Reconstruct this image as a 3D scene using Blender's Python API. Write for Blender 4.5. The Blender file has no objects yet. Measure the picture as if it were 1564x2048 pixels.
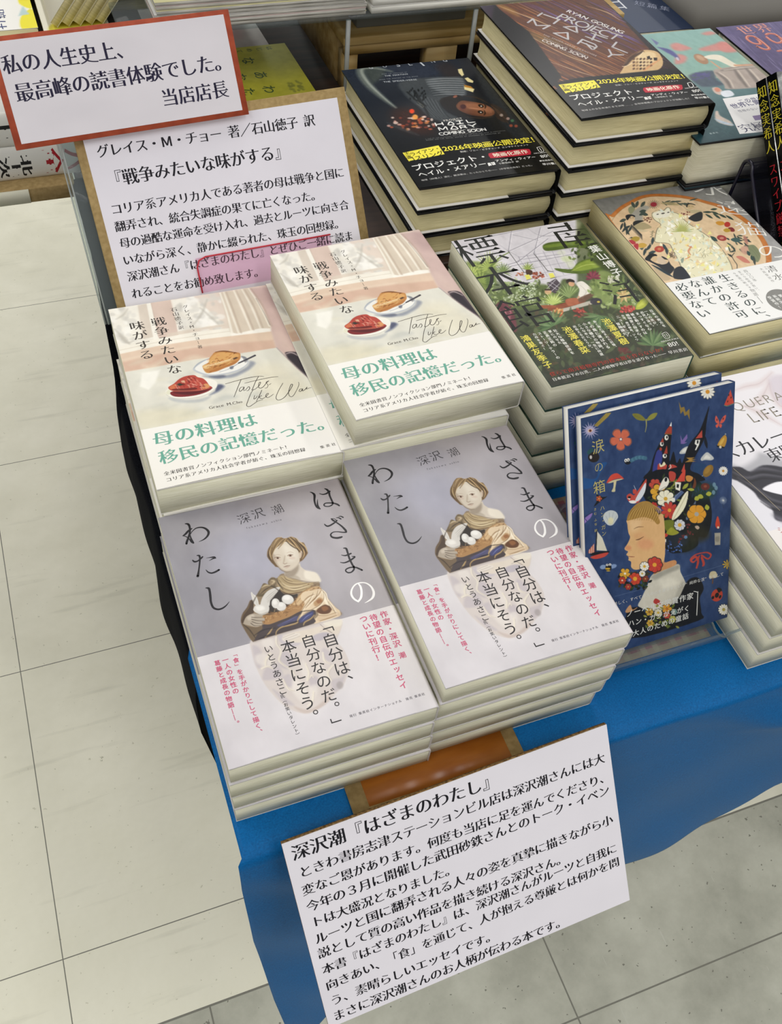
import bpy, math, random
import numpy as np
from mathutils import Matrix, Vector
from mathutils.geometry import delaunay_2d_cdt

# ------------------------------------------------------------------ camera, world, lights, exposure
sc = bpy.context.scene
COL = sc.collection
FLOOR = 0.866                       # table-top stacks were measured from a datum 866 mm above the floor
MM = 0.001


def W(x, y, z):
    """millimetres from the datum (front left book) -> metres above the floor"""
    return Vector((x * MM, y * MM, z * MM + FLOOR))


cd = bpy.data.cameras.new('camera')
cam = bpy.data.objects.new('camera', cd)
COL.objects.link(cam)
cam.location = W(-94.781, -322.647, 509.350)
cam.rotation_euler = (0.68378, -0.0788126, -0.3535428)
cd.sensor_fit = 'HORIZONTAL'
cd.sensor_width = 36.0
cd.lens = 36.0 * 1914.589 / 1564.0
cd.clip_start = 0.01
sc.camera = cam

sc.view_settings.view_transform = 'Standard'
sc.view_settings.look = 'None'
sc.view_settings.exposure = 0.0
sc.view_settings.gamma = 1.0
sc.view_settings.use_curve_mapping = False

world = bpy.data.worlds.new('shop_ambient')
sc.world = world
world.use_nodes = True
world.node_tree.nodes['Background'].inputs[0].default_value = (0.96, 0.98, 1.0, 1)
world.node_tree.nodes['Background'].inputs[1].default_value = 0.22


def ceiling_lamp(x, y, sx, sy, power, rz=0.0):
    l = bpy.data.lights.new('ceiling_light', 'AREA')
    l.shape = 'RECTANGLE'
    l.size, l.size_y = sx, sy
    l.energy = power
    l.color = (1.0, 0.985, 0.955)
    o = bpy.data.objects.new('ceiling_light', l)
    COL.objects.link(o)
    o.location = (x, y, 2.72)
    o.rotation_euler = (0, 0, rz)
    return o


for lx in (-4.25, -2.65, -1.05, 0.55, 2.15, 3.75):
    for ly in (-4.68, -2.78, -0.88, 1.02, 2.92, 4.82):
        ceiling_lamp(lx, ly, 0.26, 1.25, 9.6)

random.seed(7)
rng = np.random.default_rng(11)


# ------------------------------------------------------------------ materials
def srgb(h):
    h = h.lstrip('#')
    v = np.array([int(h[i:i + 2], 16) for i in (0, 2, 4)]) / 255.0
    return np.where(v <= 0.04045, v / 12.92, ((v + 0.055) / 1.055) ** 2.4)


MATS = {}


def mat(name, hexcol, rough=0.5, spec=0.4, **kw):
    if name in MATS:
        return MATS[name]
    m = bpy.data.materials.new(name)
    m.use_nodes = True
    b = m.node_tree.nodes['Principled BSDF']
    c = srgb(hexcol)
    b.inputs['Base Color'].default_value = (*c, 1)
    b.inputs['Roughness'].default_value = rough
    b.inputs['Specular IOR Level'].default_value = spec
    for k, v in kw.items():
        b.inputs[k].default_value = v
    MATS[name] = m
    return m


def nodes(m):
    nt = m.node_tree
    return nt, nt.nodes, nt.links, nt.nodes['Principled BSDF']


def noise_tint(m, scale, c1, c2, detail=4, stretch=(1, 1, 1), lo=0.35, hi=0.65, bump=0.0, bdist=0.0005):
    """procedural two-tone mottling (and optional bump) in object space"""
    nt, N, L, b = nodes(m)
    tc = N.new('ShaderNodeTexCoord')
    mp = N.new('ShaderNodeMapping')
    mp.inputs['Scale'].default_value = stretch
    nz = N.new('ShaderNodeTexNoise')
    nz.inputs['Scale'].default_value = scale
    nz.inputs['Detail'].default_value = detail
    rp = N.new('ShaderNodeValToRGB')
    rp.color_ramp.elements[0].position = lo
    rp.color_ramp.elements[1].position = hi
    rp.color_ramp.elements[0].color = (*srgb(c1), 1)
    rp.color_ramp.elements[1].color = (*srgb(c2), 1)
    L.new(tc.outputs['Object'], mp.inputs[0])
    L.new(mp.outputs[0], nz.inputs['Vector'])
    L.new(nz.outputs['Fac'], rp.inputs[0])
    L.new(rp.outputs[0], b.inputs['Base Color'])
    if bump:
        bp = N.new('ShaderNodeBump')
        bp.inputs['Strength'].default_value = bump
        bp.inputs['Distance'].default_value = bdist
        L.new(nz.outputs['Fac'], bp.inputs['Height'])
        L.new(bp.outputs[0], b.inputs['Normal'])
    return m


def ink(name, rough, spec=0.5, coat=0.0, coat_rough=0.1):
    """printed paper: the colour of the print is stored per vertex"""
    if name in MATS:
        return MATS[name]
    m = mat(name, '#ffffff', rough, spec)
    nt, N, L, b = nodes(m)
    a = N.new('ShaderNodeAttribute')
    a.attribute_name = 'Col'
    L.new(a.outputs['Color'], b.inputs['Base Color'])
    b.inputs['Coat Weight'].default_value = coat
    b.inputs['Coat Roughness'].default_value = coat_rough
    return m


INK_MATTE = ink('ink_matte', 0.55, 0.25)
INK_SATIN = ink('ink_satin', 0.38, 0.35)
INK_GLOSS = ink('ink_gloss', 0.22, 0.13)


def paper_edge(name, c1, c2):
    m = mat(name, c1, 0.75, 0.2)
    return noise_tint(m, 40, c1, c2, 3, (1.5, 1.5, 45), 0.3, 0.7, 0.25, 0.0004)


PAGES_CREAM = paper_edge('page_edges_cream', '#cabf90', '#e4d9ac')
PAGES_GREY = paper_edge('page_edges_grey', '#cfccb0', '#e8e5cf')
PAGES_WHITE = paper_edge('page_edges_white', '#dcdad0', '#f0eee6')
PAPER = mat('white_paper', '#e6e2da', 0.6, 0.2)
BOARD_BLACK = mat('black_cover_board', '#0c0c0d', 0.35, 0.4)


# ------------------------------------------------------------------ mesh helpers
def mesh_obj(name, verts, faces, m, parent=None, smooth=False, cols=None, loc=None):
    me = bpy.data.meshes.new(name)
    verts = np.asarray(verts, dtype=np.float32).reshape(-1, 3)
    lens = np.array([len(f) for f in faces], dtype=np.int32) if not isinstance(faces, np.ndarray) else np.full(len(faces), faces.shape[1], dtype=np.int32)
    flat = np.array([i for f in faces for i in f], dtype=np.int32) if not isinstance(faces, np.ndarray) else faces.astype(np.int32).ravel()
    me.vertices.add(len(verts))
    me.vertices.foreach_set('co', verts.ravel())
    me.loops.add(len(flat))
    me.loops.foreach_set('vertex_index', flat)
    me.polygons.add(len(lens))
    starts = np.concatenate([[0], np.cumsum(lens)[:-1]]).astype(np.int32)
    me.polygons.foreach_set('loop_start', starts)
    me.polygons.foreach_set('loop_total', lens)
    me.update(calc_edges=True)
    if smooth:
        me.polygons.foreach_set('use_smooth', np.ones(len(lens), dtype=bool))
    if cols is not None:
        at = me.color_attributes.new('Col', 'FLOAT_COLOR', 'POINT')
        c4 = np.ones((len(verts), 4), dtype=np.float32)
        c4[:, :3] = cols
        at.data.foreach_set('color', c4.ravel())
    me.materials.append(m)
    o = bpy.data.objects.new(name, me)
    COL.objects.link(o)
    if parent is not None:
        o.parent = parent
    if loc is not None:
        o.location = loc
    return o


class MB:
    """collects shapes into one mesh (millimetres in, metres out)"""

    def __init__(self):
        self.v, self.f, self.c = [], [], []

    def add(self, v, f):
        n = len(self.v)
        self.v += [tuple(p) for p in v]
        self.f += [tuple(i + n for i in q) for q in f]

    def box(self, x0, x1, y0, y1, z0, z1, bev=0.0):
        if bev <= 0:
            v = [(x, y, z) for z in (z0, z1) for y in (y0, y1) for x in (x0, x1)]
            self.add(v, [(0, 2, 3, 1), (4, 5, 7, 6), (0, 1, 5, 4), (2, 6, 7, 3), (0, 4, 6, 2), (1, 3, 7, 5)])
            return
        b = bev
        def outline(ins, z):
            return [(x0 + b, y0 + ins, z), (x1 - b, y0 + ins, z), (x1 - ins, y0 + b, z), (x1 - ins, y1 - b, z),
                    (x1 - b, y1 - ins, z), (x0 + b, y1 - ins, z), (x0 + ins, y1 - b, z), (x0 + ins, y0 + b, z)]
        rings = [outline(b * 0.7, z0), outline(0, z0 + b), outline(0, z1 - b), outline(b * 0.7, z1)]
        v = [p for r in rings for p in r]
        f = [tuple(range(7, -1, -1)), tuple(range(24, 32))]
        for r in range(3):
            for k in range(8):
                f.append((r * 8 + k, r * 8 + (k + 1) % 8, r * 8 + 8 + (k + 1) % 8, r * 8 + 8 + k))
        self.add(v, f)

    def prism(self, poly, z0, z1):
        n = len(poly)
        v = [(x, y, z0) for x, y in poly] + [(x, y, z1) for x, y in poly]
        f = [tuple(range(n - 1, -1, -1)), tuple(range(n, 2 * n))]
        f += [(k, (k + 1) % n, n + (k + 1) % n, n + k) for k in range(n)]
        self.add(v, f)

    def sweep(self, prof, ys, zfun=None):
        """closed profile in (x, z) swept along y"""
        n = len(prof)
        v = []
        for y in ys:
            for (x, z) in prof:
                v.append((x, y, z if zfun is None else zfun(x, y, z)))
        f = [tuple(range(n)), tuple(range((len(ys) - 1) * n + n - 1, (len(ys) - 1) * n - 1, -1))]
        for r in range(len(ys) - 1):
            for k in range(n):
                f.append((r * n + k, r * n + n + k, r * n + n + (k + 1) % n, r * n + (k + 1) % n))
        self.add(v, f)

    def tube(self, pts, r, seg=8):
        pts = [Vector(p) for p in pts]
        rings = []
        for i, p in enumerate(pts):
            d = (pts[min(i + 1, len(pts) - 1)] - pts[max(i - 1, 0)]).normalized()
            a = d.orthogonal().normalized()
            b = d.cross(a)
            rr = r[i] if isinstance(r, (list, tuple)) else r
            rings.append([p + a * rr * math.cos(t * 2 * math.pi / seg) + b * rr * math.sin(t * 2 * math.pi / seg) for t in range(seg)])
        # keep rings aligned
        for i in range(1, len(rings)):
            best = min(range(seg), key=lambda s: sum((rings[i][(k + s) % seg] - rings[i - 1][k] - (pts[i] - pts[i - 1])).length for k in range(seg)))
            rings[i] = rings[i][best:] + rings[i][:best]
        v = [tuple(q) for rg in rings for q in rg]
        n = seg
        f = [tuple(range(n - 1, -1, -1)), tuple(range((len(rings) - 1) * n, len(rings) * n))]
        for q in range(len(rings) - 1):
            for k in range(n):
                f.append((q * n + k, q * n + (k + 1) % n, q * n + n + (k + 1) % n, q * n + n + k))
        self.add(v, f)

    def build(self, name, m, parent=None, smooth=False, world=False, col=None):
        v = np.array(self.v, dtype=float) * MM
        if world:
            v[:, 2] += FLOOR
        cols = None
        if col is not None:
            cols = np.tile(srgb(col), (len(v), 1))
        return mesh_obj(name, v, self.f, m, parent, smooth, cols)


def thing(name, label, cat, loc=(0, 0, 0), rot=(0, 0, 0), group=None):
    o = bpy.data.objects.new(name, None)
    COL.objects.link(o)
    o.empty_display_size = 0.05
    o.location = loc
    o.rotation_euler = rot
    return tag(o, label, cat, group)


def tag(o, label, cat, group=None):
    o['label'] = label
    o['category'] = cat
    if group:
        o['group'] = group
    return o


def structure(o, label=None):
    o['kind'] = 'structure'
    if label:
        o['label'] = label
    return o


def dup(root, label, group=None):
    """a thing copied with its parts and their sub-parts; mesh data is shared"""
    r = root.copy()
    COL.objects.link(r)
    r['label'] = label
    if group:
        r['group'] = group
    for ch in list(root.children):
        c = ch.copy()
        COL.objects.link(c)
        c.parent = r
        for g in list(ch.children):
            d = g.copy()
            COL.objects.link(d)
            d.parent = c
    return r


# ------------------------------------------------------------------ lettering: glyph outlines from the built-in font
fcu = bpy.data.curves.new('type_source', 'FONT')
fob = bpy.data.objects.new('type_source', fcu)
COL.objects.link(fob)
RAW = {}


def raw_glyph(ch):
    if ch in RAW:
        return RAW[ch]
    fcu.body = ch
    dg = bpy.context.evaluated_depsgraph_get()
    ev = fob.evaluated_get(dg)
    c = ev.to_curve(dg)
    out = []
    for s in c.splines:
        bp = s.bezier_points
        n = len(bp)
        P = []
        for i in range(n):
            a, b = bp[i], bp[(i + 1) % n]
            p0, p1, p2, p3 = (np.array(q[:2]) for q in (a.co, a.handle_right, b.co, b.handle_left))
            p2, p3 = np.array(b.handle_left[:2]), np.array(b.co[:2])
            chord = np.linalg.norm(p3 - p0)
            if chord < 1e-5:
                continue
            dev = max(abs(np.cross(p3 - p0, p1 - p0)), abs(np.cross(p3 - p0, p2 - p0))) / chord
            k = 1 if dev < 0.002 else (3 if chord < 0.15 else 5)
            for t in np.arange(k) / k:
                P.append((1 - t) ** 3 * p0 + 3 * (1 - t) ** 2 * t * p1 + 3 * (1 - t) * t * t * p2 + t ** 3 * p3)
        if len(P) >= 3:
            out.append(np.array(P))
    ev.to_curve_clear()
    RAW[ch] = out
    return out


def area2(P):
    x, y = P[:, 0], P[:, 1]
    return float(np.sum(x * np.roll(y, -1) - np.roll(x, -1) * y))


# style: (growth across vertical strokes, growth across horizontal strokes, serif size)
STYLES = {'G': (0.0, 0.0, 0), 'B': (0.016, 0.010, 0), 'H': (0.032, 0.018, 0), 'L': (-0.012, -0.012, 0),
          'M': (0.014, -0.013, 0.06), 'N': (0.027, -0.011, 0.075), 'K': (0.0, -0.012, 0.05), 'T': (-0.010, -0.014, 0.04)}
GLY = {}


def offset_loop(P, sgn, gx, gy):
    n = len(P)
    E = np.roll(P, -1, 0) - P
    ln = np.linalg.norm(E, axis=1)
    keep = ln > 1e-5
    if not keep.all():
        P = P[keep]
        n = len(P)
        if n < 3:
            return P
        E = np.roll(P, -1, 0) - P
        ln = np.linalg.norm(E, axis=1)
    D = E / ln[:, None]
    Nn = np.stack([D[:, 1], -D[:, 0]], 1) * sgn
    d = gx * Nn[:, 0] ** 2 + gy * Nn[:, 1] ** 2
    Np, dp = np.roll(Nn, 1, 0), np.roll(d, 1)
    det = Np[:, 0] * Nn[:, 1] - Np[:, 1] * Nn[:, 0]
    out = P.copy()
    for i in range(n):
        if abs(det[i]) > 0.25:
            o = np.array([(dp[i] * Nn[i, 1] - d[i] * Np[i, 1]), (Np[i, 0] * d[i] - Nn[i, 0] * dp[i])]) / det[i]
        else:
            o = (Nn[i] * d[i] + Np[i] * dp[i]) * 0.5
        m = np.linalg.norm(o)
        if m > 0.05:
            o *= 0.05 / m
        out[i] = P[i] + o
    return out


def fill_loops(loops, step=0.0):
    """fill of closed outlines -> vertices, triangles"""
    vs, es = [], []
    for P in loops:
        k = len(vs)
        vs += [Vector((float(p[0]), float(p[1]))) for p in P]
        es += [(k + i, k + (i + 1) % len(P)) for i in range(len(P))]
    if step:            # inner points, so that a large patch follows the curve of the cover
        A = np.concatenate(loops)
        lo, hi = A.min(0), A.max(0)
        for x in np.arange(lo[0] + step / 2, hi[0], step):
            vs += [Vector((float(x), float(y))) for y in np.arange(lo[1] + step / 2, hi[1], step)]
    ov, _, of = delaunay_2d_cdt(vs, es, [], 0, 1e-5)[:3]
    V = np.array([(p[0], p[1]) for p in ov])
    T = np.array([(q[0], q[i], q[i + 1]) for q in of for i in range(1, len(q) - 1)]).reshape(-1, 3)
    c = V[T].mean(1)
    wn = np.zeros(len(T), int)          # winding number of every triangle's middle
    for P in loops:
        A, B = P, np.roll(P, -1, 0)
        for (ax, ay), (bx, by) in zip(A, B):
            if ay == by:
                continue
            hit = ((ay <= c[:, 1]) != (by <= c[:, 1])) & (c[:, 0] < ax + (c[:, 1] - ay) * (bx - ax) / (by - ay))
            wn += np.where(hit, 1 if by > ay else -1, 0)
    T = [tuple(int(i) for i in t) for t in T[wn != 0]]
    return V, T


def glyph(ch, style):
    """(verts Nx2 in em units, triangles)"""
    key = (ch, style)
    if key in GLY:
        return GLY[key]
    loops = raw_glyph(ch)
    if not loops:
        GLY[key] = (np.zeros((0, 2)), [])
        return GLY[key]
    gx, gy, serif = STYLES[style] if ch not in '『』「」（）―…' else (0.0, 0.0, 0)
    big = max(loops, key=lambda P: abs(area2(P)))
    sgn = 1 if area2(big) > 0 else -1
    new, tri_extra = [], []
    for P in loops:
        if serif and area2(P) * sgn > 0:
            n = len(P)
            for i in range(n):
                a, b, c, e = P[i - 1], P[i], P[(i + 1) % n], P[(i + 2) % n]
                v1, v2, v3 = b - a, c - b, e - c
                l1, l2, l3 = (np.linalg.norm(q) for q in (v1, v2, v3))
                if 0.04 < l2 < 0.1 and l1 > 0.17 and l3 > 0.12 and abs(v2[0]) < 0.02 and abs(v1[1]) < 0.12 * l1 and abs(v3[1]) < 0.12 * l3:
                    nx = v2[1] * sgn
                    if nx > 0:      # right-hand end of a horizontal stroke: the little brush triangle
                        yt = max(b[1], c[1]) + gy
                        yb = min(b[1], c[1]) - gy
                        x = max(b[0], c[0])
                        tri_extra.append(np.array([(x + 0.02, yb), (x - 0.055, yt + serif), (x - 0.125, yt - 0.004), (x - 0.1, yb)]))
        new.append(offset_loop(P, sgn, gx, gy) if (gx or gy) else P)
    V, T = fill_loops(new)
    for q in tri_extra:
        k = len(V)
        V = np.concatenate([V, q])
        T += [(k, k + 1, k + 2), (k, k + 2, k + 3)]
    GLY[key] = (V, T)
    return GLY[key]


def is_wide(ch):
    return ord(ch) > 0x2E00 or ch in '―…“”・'


def advance(ch):
    if ch == ' ':
        return 0.5
    if ch == '\u3000' or is_wide(ch):
        return 1.0
    lp = raw_glyph(ch)
    if not lp:
        return 0.3
    return max(P[:, 0].max() for P in lp) + 0.07


ROT = set('ー―（）()「」『』…〈〉')
KUTEN = set('、。')
SMALL = set('ょュョャァィゥェォっッゃゅ')


def set_line(txt, p0, p1, style, size, vert, out, col, aspect=1.0):
    """lay a line of type from p0 to p1 (mm, y down; the middle of the line), writing triangles to out"""
    p0, p1 = np.array(p0, float), np.array(p1, float)
    L_ = np.linalg.norm(p1 - p0)
    d = (p1 - p0) / L_
    adv = [1.0] * len(txt) if vert else [advance(c) for c in txt]
    if vert:
        adv = [0.5 if c == ' ' else 1.0 for c in txt]
    pitch = L_ / sum(adv)
    em = pitch * size
    if vert:
        dy, dx = d, np.array([d[1], -d[0]])      # dy: down the column, dx: to the right across it
    else:
        dx, dy = d, np.array([-d[1], d[0]])
    pos = 0.0
    for c, a in zip(txt, adv):
        mid = p0 + d * (pos + a / 2) * pitch
        pos += a
        if c in ' \u3000':
            continue
        V, T = glyph(c, style)
        if not len(V):
            continue
        if vert or is_wide(c):
            gx, gy = V[:, 0] - 0.5, V[:, 1] - 0.38
        else:
            gx, gy = V[:, 0] - a / 2 + 0.02, V[:, 1] - 0.36
        if vert and c in ROT:
            gx, gy = gy, -gx
        elif vert and c in KUTEN:
            gx, gy = gx + 0.58, gy + 0.58
        elif vert and c in SMALL:
            gx, gy = gx + 0.08, gy + 0.08
        P = mid + np.outer(gx * em * aspect, dx) - np.outer(gy * em, dy)
        out.append((P, T, col))


# ------------------------------------------------------------------ printed sheets
def catmull(P, closed, k=5):
    P = np.asarray(P, float)
    n = len(P)
    if n < 3:
        return P
    out = []
    m = n if closed else n - 1
    t = np.arange(k)[:, None] / k
    for i in range(m):
        if closed:
            a, b, c, e = P[i - 1], P[i], P[(i + 1) % n], P[(i + 2) % n]
        else:
            a, b, c, e = P[max(i - 1, 0)], P[i], P[i + 1], P[min(i + 2, n - 1)]
        out.append(0.5 * ((2 * b) + (c - a) * t + (2 * a - 5 * b + 4 * c - e) * t ** 2 + (3 * b - a - 3 * c + e) * t ** 3))
    out = np.concatenate(out)
    return out if closed else np.concatenate([out, P[-1:]])


def fbm(shape, cells, seed, octaves=4, aspect=1.0):
    r = np.random.default_rng(seed)
    H, Wd = shape
    out = np.zeros(shape)
    amp = 1.0
    for o in range(octaves):
        cy, cx = max(2, int(cells * 2 ** o)), max(2, int(cells * aspect * 2 ** o))
        g = r.random((cy + 2, cx + 2))
        y = np.linspace(0, cy, H, endpoint=False)
        x = np.linspace(0, cx, Wd, endpoint=False)
        yi, xi = y.astype(int), x.astype(int)
        fy, fx = (y - yi)[:, None], (x - xi)[None]
        fy, fx = fy * fy * (3 - 2 * fy), fx * fx * (3 - 2 * fx)
        a = g[yi][:, xi] * (1 - fx) + g[yi][:, xi + 1] * fx
        b = g[yi + 1][:, xi] * (1 - fx) + g[yi + 1][:, xi + 1] * fx
        out += amp * (a * (1 - fy) + b * fy)
        amp *= 0.5
    return (out - out.min()) / (out.max() - out.min())


class Canvas:
    """a print painted at regular sample points (sRGB 0..1, millimetres, y down)"""

    def __init__(self, w, h, res, base='#ffffff'):
        self.w, self.h = w, h
        self.nx, self.ny = int(round(w * res)) + 1, int(round(h * res)) + 1
        self.x = np.linspace(0, w, self.nx)
        self.y = np.linspace(0, h, self.ny)
        self.px = w / (self.nx - 1)
        self.a = np.ones((self.ny, self.nx, 3)) * self.rgb(base)

    @staticmethod
    def rgb(h):
        h = h.lstrip('#')
        if len(h) == 3:
            h = ''.join(c + c for c in h)
        return np.array([int(h[i:i + 2], 16) for i in (0, 2, 4)]) / 255.0

    def grad(self, tl, tr, bl, br, y0=None, y1=None):
        y0, y1 = (0 if y0 is None else y0), (self.h if y1 is None else y1)
        v = np.clip((self.y - y0) / (y1 - y0), 0, 1)[:, None, None]
        u = (self.x / self.w)[None, :, None]
        c = (self.rgb(tl) * (1 - u) + self.rgb(tr) * u) * (1 - v) + (self.rgb(bl) * (1 - u) + self.rgb(br) * u) * v
        m = ((self.y >= y0) & (self.y <= y1))[:, None, None]
        self.a = np.where(m, c, self.a)

    def window(self, lo, hi):
        i0, i1 = np.searchsorted(self.x, lo[0]), np.searchsorted(self.x, hi[0])
        j0, j1 = np.searchsorted(self.y, lo[1]), np.searchsorted(self.y, hi[1])
        return slice(j0, max(j1, j0)), slice(i0, max(i1, i0))

    def blend(self, w, m, col, alpha):
        c = self.rgb(col)
        m = (m * alpha)[..., None]
        self.a[w] = self.a[w] * (1 - m) + c * m

    def segs(self, w, P, Wd=None, closed=True):
        X, Y = np.meshgrid(self.x[w[1]], self.y[w[0]])
        best = np.full(X.shape, 1e9)
        inside = np.zeros(X.shape, bool)
        n = len(P)
        for i in range(n if closed else n - 1):
            ax, ay = P[i]
            bx, by = P[(i + 1) % n]
            dx, dy = bx - ax, by - ay
            t = np.clip(((X - ax) * dx + (Y - ay) * dy) / (dx * dx + dy * dy + 1e-9), 0, 1)
            dd = np.hypot(X - ax - t * dx, Y - ay - t * dy)
            if Wd is not None:
                dd = dd - (Wd[i] + (Wd[(i + 1) % n] - Wd[i]) * t) * 0.5
            np.minimum(best, dd, out=best)
            if closed and abs(dy) > 1e-9:
                c = ((ay > Y) != (by > Y)) & (X < dx * (Y - ay) / dy + ax)
                inside ^= c
        return best, inside

    def fill(self, col, P, alpha=1.0, soft=0.0, smooth=True):
        P = catmull(P, True, 4) if smooth and len(P) > 3 else np.asarray(P, float)
        s = max(soft, self.px * 0.6)
        w = self.window(P.min(0) - s - 0.1, P.max(0) + s + 0.1)
        if self.x[w[1]].size == 0 or self.y[w[0]].size == 0:
            return
        d, ins = self.segs(w, P)
        sd = np.where(ins, d, -d)
        m = np.clip(sd / (2 * s) + 0.5, 0, 1)
        self.blend(w, m * m * (3 - 2 * m), col, alpha)

    def stroke(self, col, wd, P, alpha=1.0, soft=0.0):
        P = np.asarray(P, float)
        n = len(P)
        wd = np.interp(np.linspace(0, 1, n), np.linspace(0, 1, len(wd)), wd) if isinstance(wd, (list, tuple)) else np.full(n, wd)
        if n > 2:
            Q = catmull(np.column_stack([P, wd]), False, 4)
            P, wd = Q[:, :2], np.maximum(Q[:, 2], 0.02)
        s = max(soft, self.px * 0.55)
        mx = wd.max()
        w = self.window(P.min(0) - s - mx, P.max(0) + s + mx)
        if self.x[w[1]].size == 0 or self.y[w[0]].size == 0:
            return
        d, _ = self.segs(w, P, wd, False)
        m = np.clip(-d / (2 * s) + 0.5, 0, 1)
        thin = np.clip(mx / self.px, 0.5, 1.0)
        self.blend(w, m, col, alpha * thin)

    def mottle(self, amt, cells, seed, aspect=1.0, y0=0, y1=1e9, tint=(1, 1, 1)):
        n = fbm(self.a.shape[:2], cells, seed, 4, aspect) - 0.5
        m = ((self.y >= y0) & (self.y <= y1))[:, None]
        self.a = np.clip(self.a + (n * m * 2 * amt)[..., None] * np.array(tint), 0, 1)

    def run(self, ops):
        for op in ops:
            k = op[0]
            if k == 'f':
                self.fill(op[1], pts(op[2]), *op[3:])
            elif k == 's':
                self.stroke(op[1], op[2], pts(op[3]), *op[4:])
            elif k == 'g':
                self.grad(*op[1:])
            elif k == 'n':
                self.mottle(*op[1:])
            elif k == 'x':
                op[1](self)


def pts(v):
    """packed 'x y x y' tenths of a millimetre, or a plain list"""
    if isinstance(v, str):
        q = np.array(v.split(), dtype=float) / 10.0
        return q.reshape(-1, 2)
    return np.asarray(v, float).reshape(-1, 2)


def ribbon(P, wd):
    P = np.asarray(P, float)
    n = len(P)
    wd = np.interp(np.linspace(0, 1, n), np.linspace(0, 1, len(wd)), wd) if isinstance(wd, (list, tuple)) else np.full(n, float(wd))
    if n > 2:
        Q = catmull(np.column_stack([P, wd]), False, 6)
        P, wd = Q[:, :2], np.maximum(Q[:, 2], 0.03)
    out = []
    V, T = [], []
    for i in range(len(P)):
        a = P[max(i - 1, 0)]
        b = P[min(i + 1, len(P) - 1)]
        d = (b - a) / (np.linalg.norm(b - a) + 1e-9)
        nrm = np.array([-d[1], d[0]]) * wd[i] / 2
        V += [P[i] + nrm, P[i] - nrm]
        if i:
            k = 2 * i
            T += [(k - 2, k - 1, k + 1), (k - 2, k + 1, k)]
    for e in (0, len(P) - 1):
        k = len(V)
        V += [P[e] + wd[e] / 2 * np.array([math.cos(t), math.sin(t)]) for t in np.linspace(0, 2 * math.pi, 8, endpoint=False)]
        T += [(k, k + j, k + j + 1) for j in range(1, 7)]
    return np.array(V), T


def vector_ops(ops):
    """crisp print laid over the painted ground: list of (points, triangles, colour, layer)"""
    out = []
    for lay, op in enumerate(ops):
        k = op[0]
        if k == 'p':
            P = pts(op[2])
            P = catmull(P, True, 5) if len(op) > 3 and op[3] else P
            P, T = fill_loops([P], 2.5 if np.ptp(P, 0).max() > 8 else 0.0)
            out.append((P, T, op[1], lay))
        elif k == 'r':
            V, T = ribbon(pts(op[3]), op[2])
            out.append((V, T, op[1], lay))
        elif k == 't':
            q = pts(op[3])
            got = []
            set_line(op[1], q[0], q[1], op[4], op[5], op[6], got, op[2], *(op[7:]))
            out += [g_ + (lay + 12,) for g_ in got]
    return out


def print_arrays(canvas, vec, y0, y1, mapf):
    """verts, faces, colours of a print between y0 and y1; mapf(u, v, h) gives xyz in mm.
    Every layer of lettering sits a hair above the one below it, as ink on paper."""
    ys = canvas.y
    j0, j1 = np.searchsorted(ys, y0 - 1e-6), np.searchsorted(ys, y1 + 1e-6)
    yy = ys[j0:j1].copy()
    yy[0], yy[-1] = y0, y1
    U, V_ = np.meshgrid(canvas.x, yy)
    verts = [mapf(U.ravel(), V_.ravel(), 0.03) * MM]
    a = canvas.a[j0:j1].reshape(-1, 3)
    cols = [np.where(a <= 0.04045, a / 12.92, ((a + 0.055) / 1.055) ** 2.4)]
    idx = np.arange(len(yy) * canvas.nx).reshape(len(yy), canvas.nx)
    faces = np.stack([idx[:-1, :-1], idx[1:, :-1], idx[1:, 1:], idx[:-1, 1:]], -1).reshape(-1, 4).tolist()
    n = idx.size
    for (p, T, col, lay) in vec:
        p = np.asarray(p)
        if not len(T):
            continue
        cy = (p[:, 1].min() + p[:, 1].max()) / 2
        if cy < y0 or cy > y1:
            continue
        h = 0.05 + 0.0018 * lay
        x = mapf(np.clip(p[:, 0], 0.0, canvas.w), np.clip(p[:, 1], y0, y1), h) * MM
        verts.append(x)
        cols.append(np.tile(srgb(col), (len(p), 1)))
        for t in T:
            a, b, c = (p[i] for i in t)
            s = (b[0] - a[0]) * (c[1] - a[1]) - (b[1] - a[1]) * (c[0] - a[0])
            t = t if s < 0 else (t[0], t[2], t[1])
            faces.append([t[0] + n, t[1] + n, t[2] + n])
        n += len(p)
    return np.concatenate(verts), faces, np.concatenate(cols)
# ------------------------------------------------------------------ artwork of the covers and signs
# Every print is drawn on a drafting grid; fr() sets the 3 x 3 matrix that takes grid units to
# millimetres on the sheet (origin top left, y down).  f/s/e paint the ground, P/R/T are crisp print.
ART = {}
_A = None
_M = None


def sheet(name, w, h, base='#ffffff', res=2.0):
    global _A, _M
    _A = dict(w=w, h=h, base=base, res=res, paint=[], print=[])
    ART[name] = _A
    _M = np.eye(3)


def fr(m=None):
    global _M
    _M = np.eye(3) if m is None else np.array(m, float).reshape(3, 3)


def mm_(p):
    p = np.asarray(p, float).reshape(-1, 2)
    r = np.column_stack([p, np.ones(len(p))]) @ _M.T
    return r[:, :2] / r[:, 2:]


def unit(p):
    p = np.asarray(p, float).reshape(-1, 2).mean(0)
    a, b, c = mm_([p, p + [1, 0], p + [0, 1]])
    b, c = b - a, c - a
    return abs(b[0] * c[1] - b[1] * c[0]) ** 0.5


def width_(w, p):
    k = unit(p)
    return [x * k for x in w] if isinstance(w, (list, tuple)) else w * k


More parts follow.
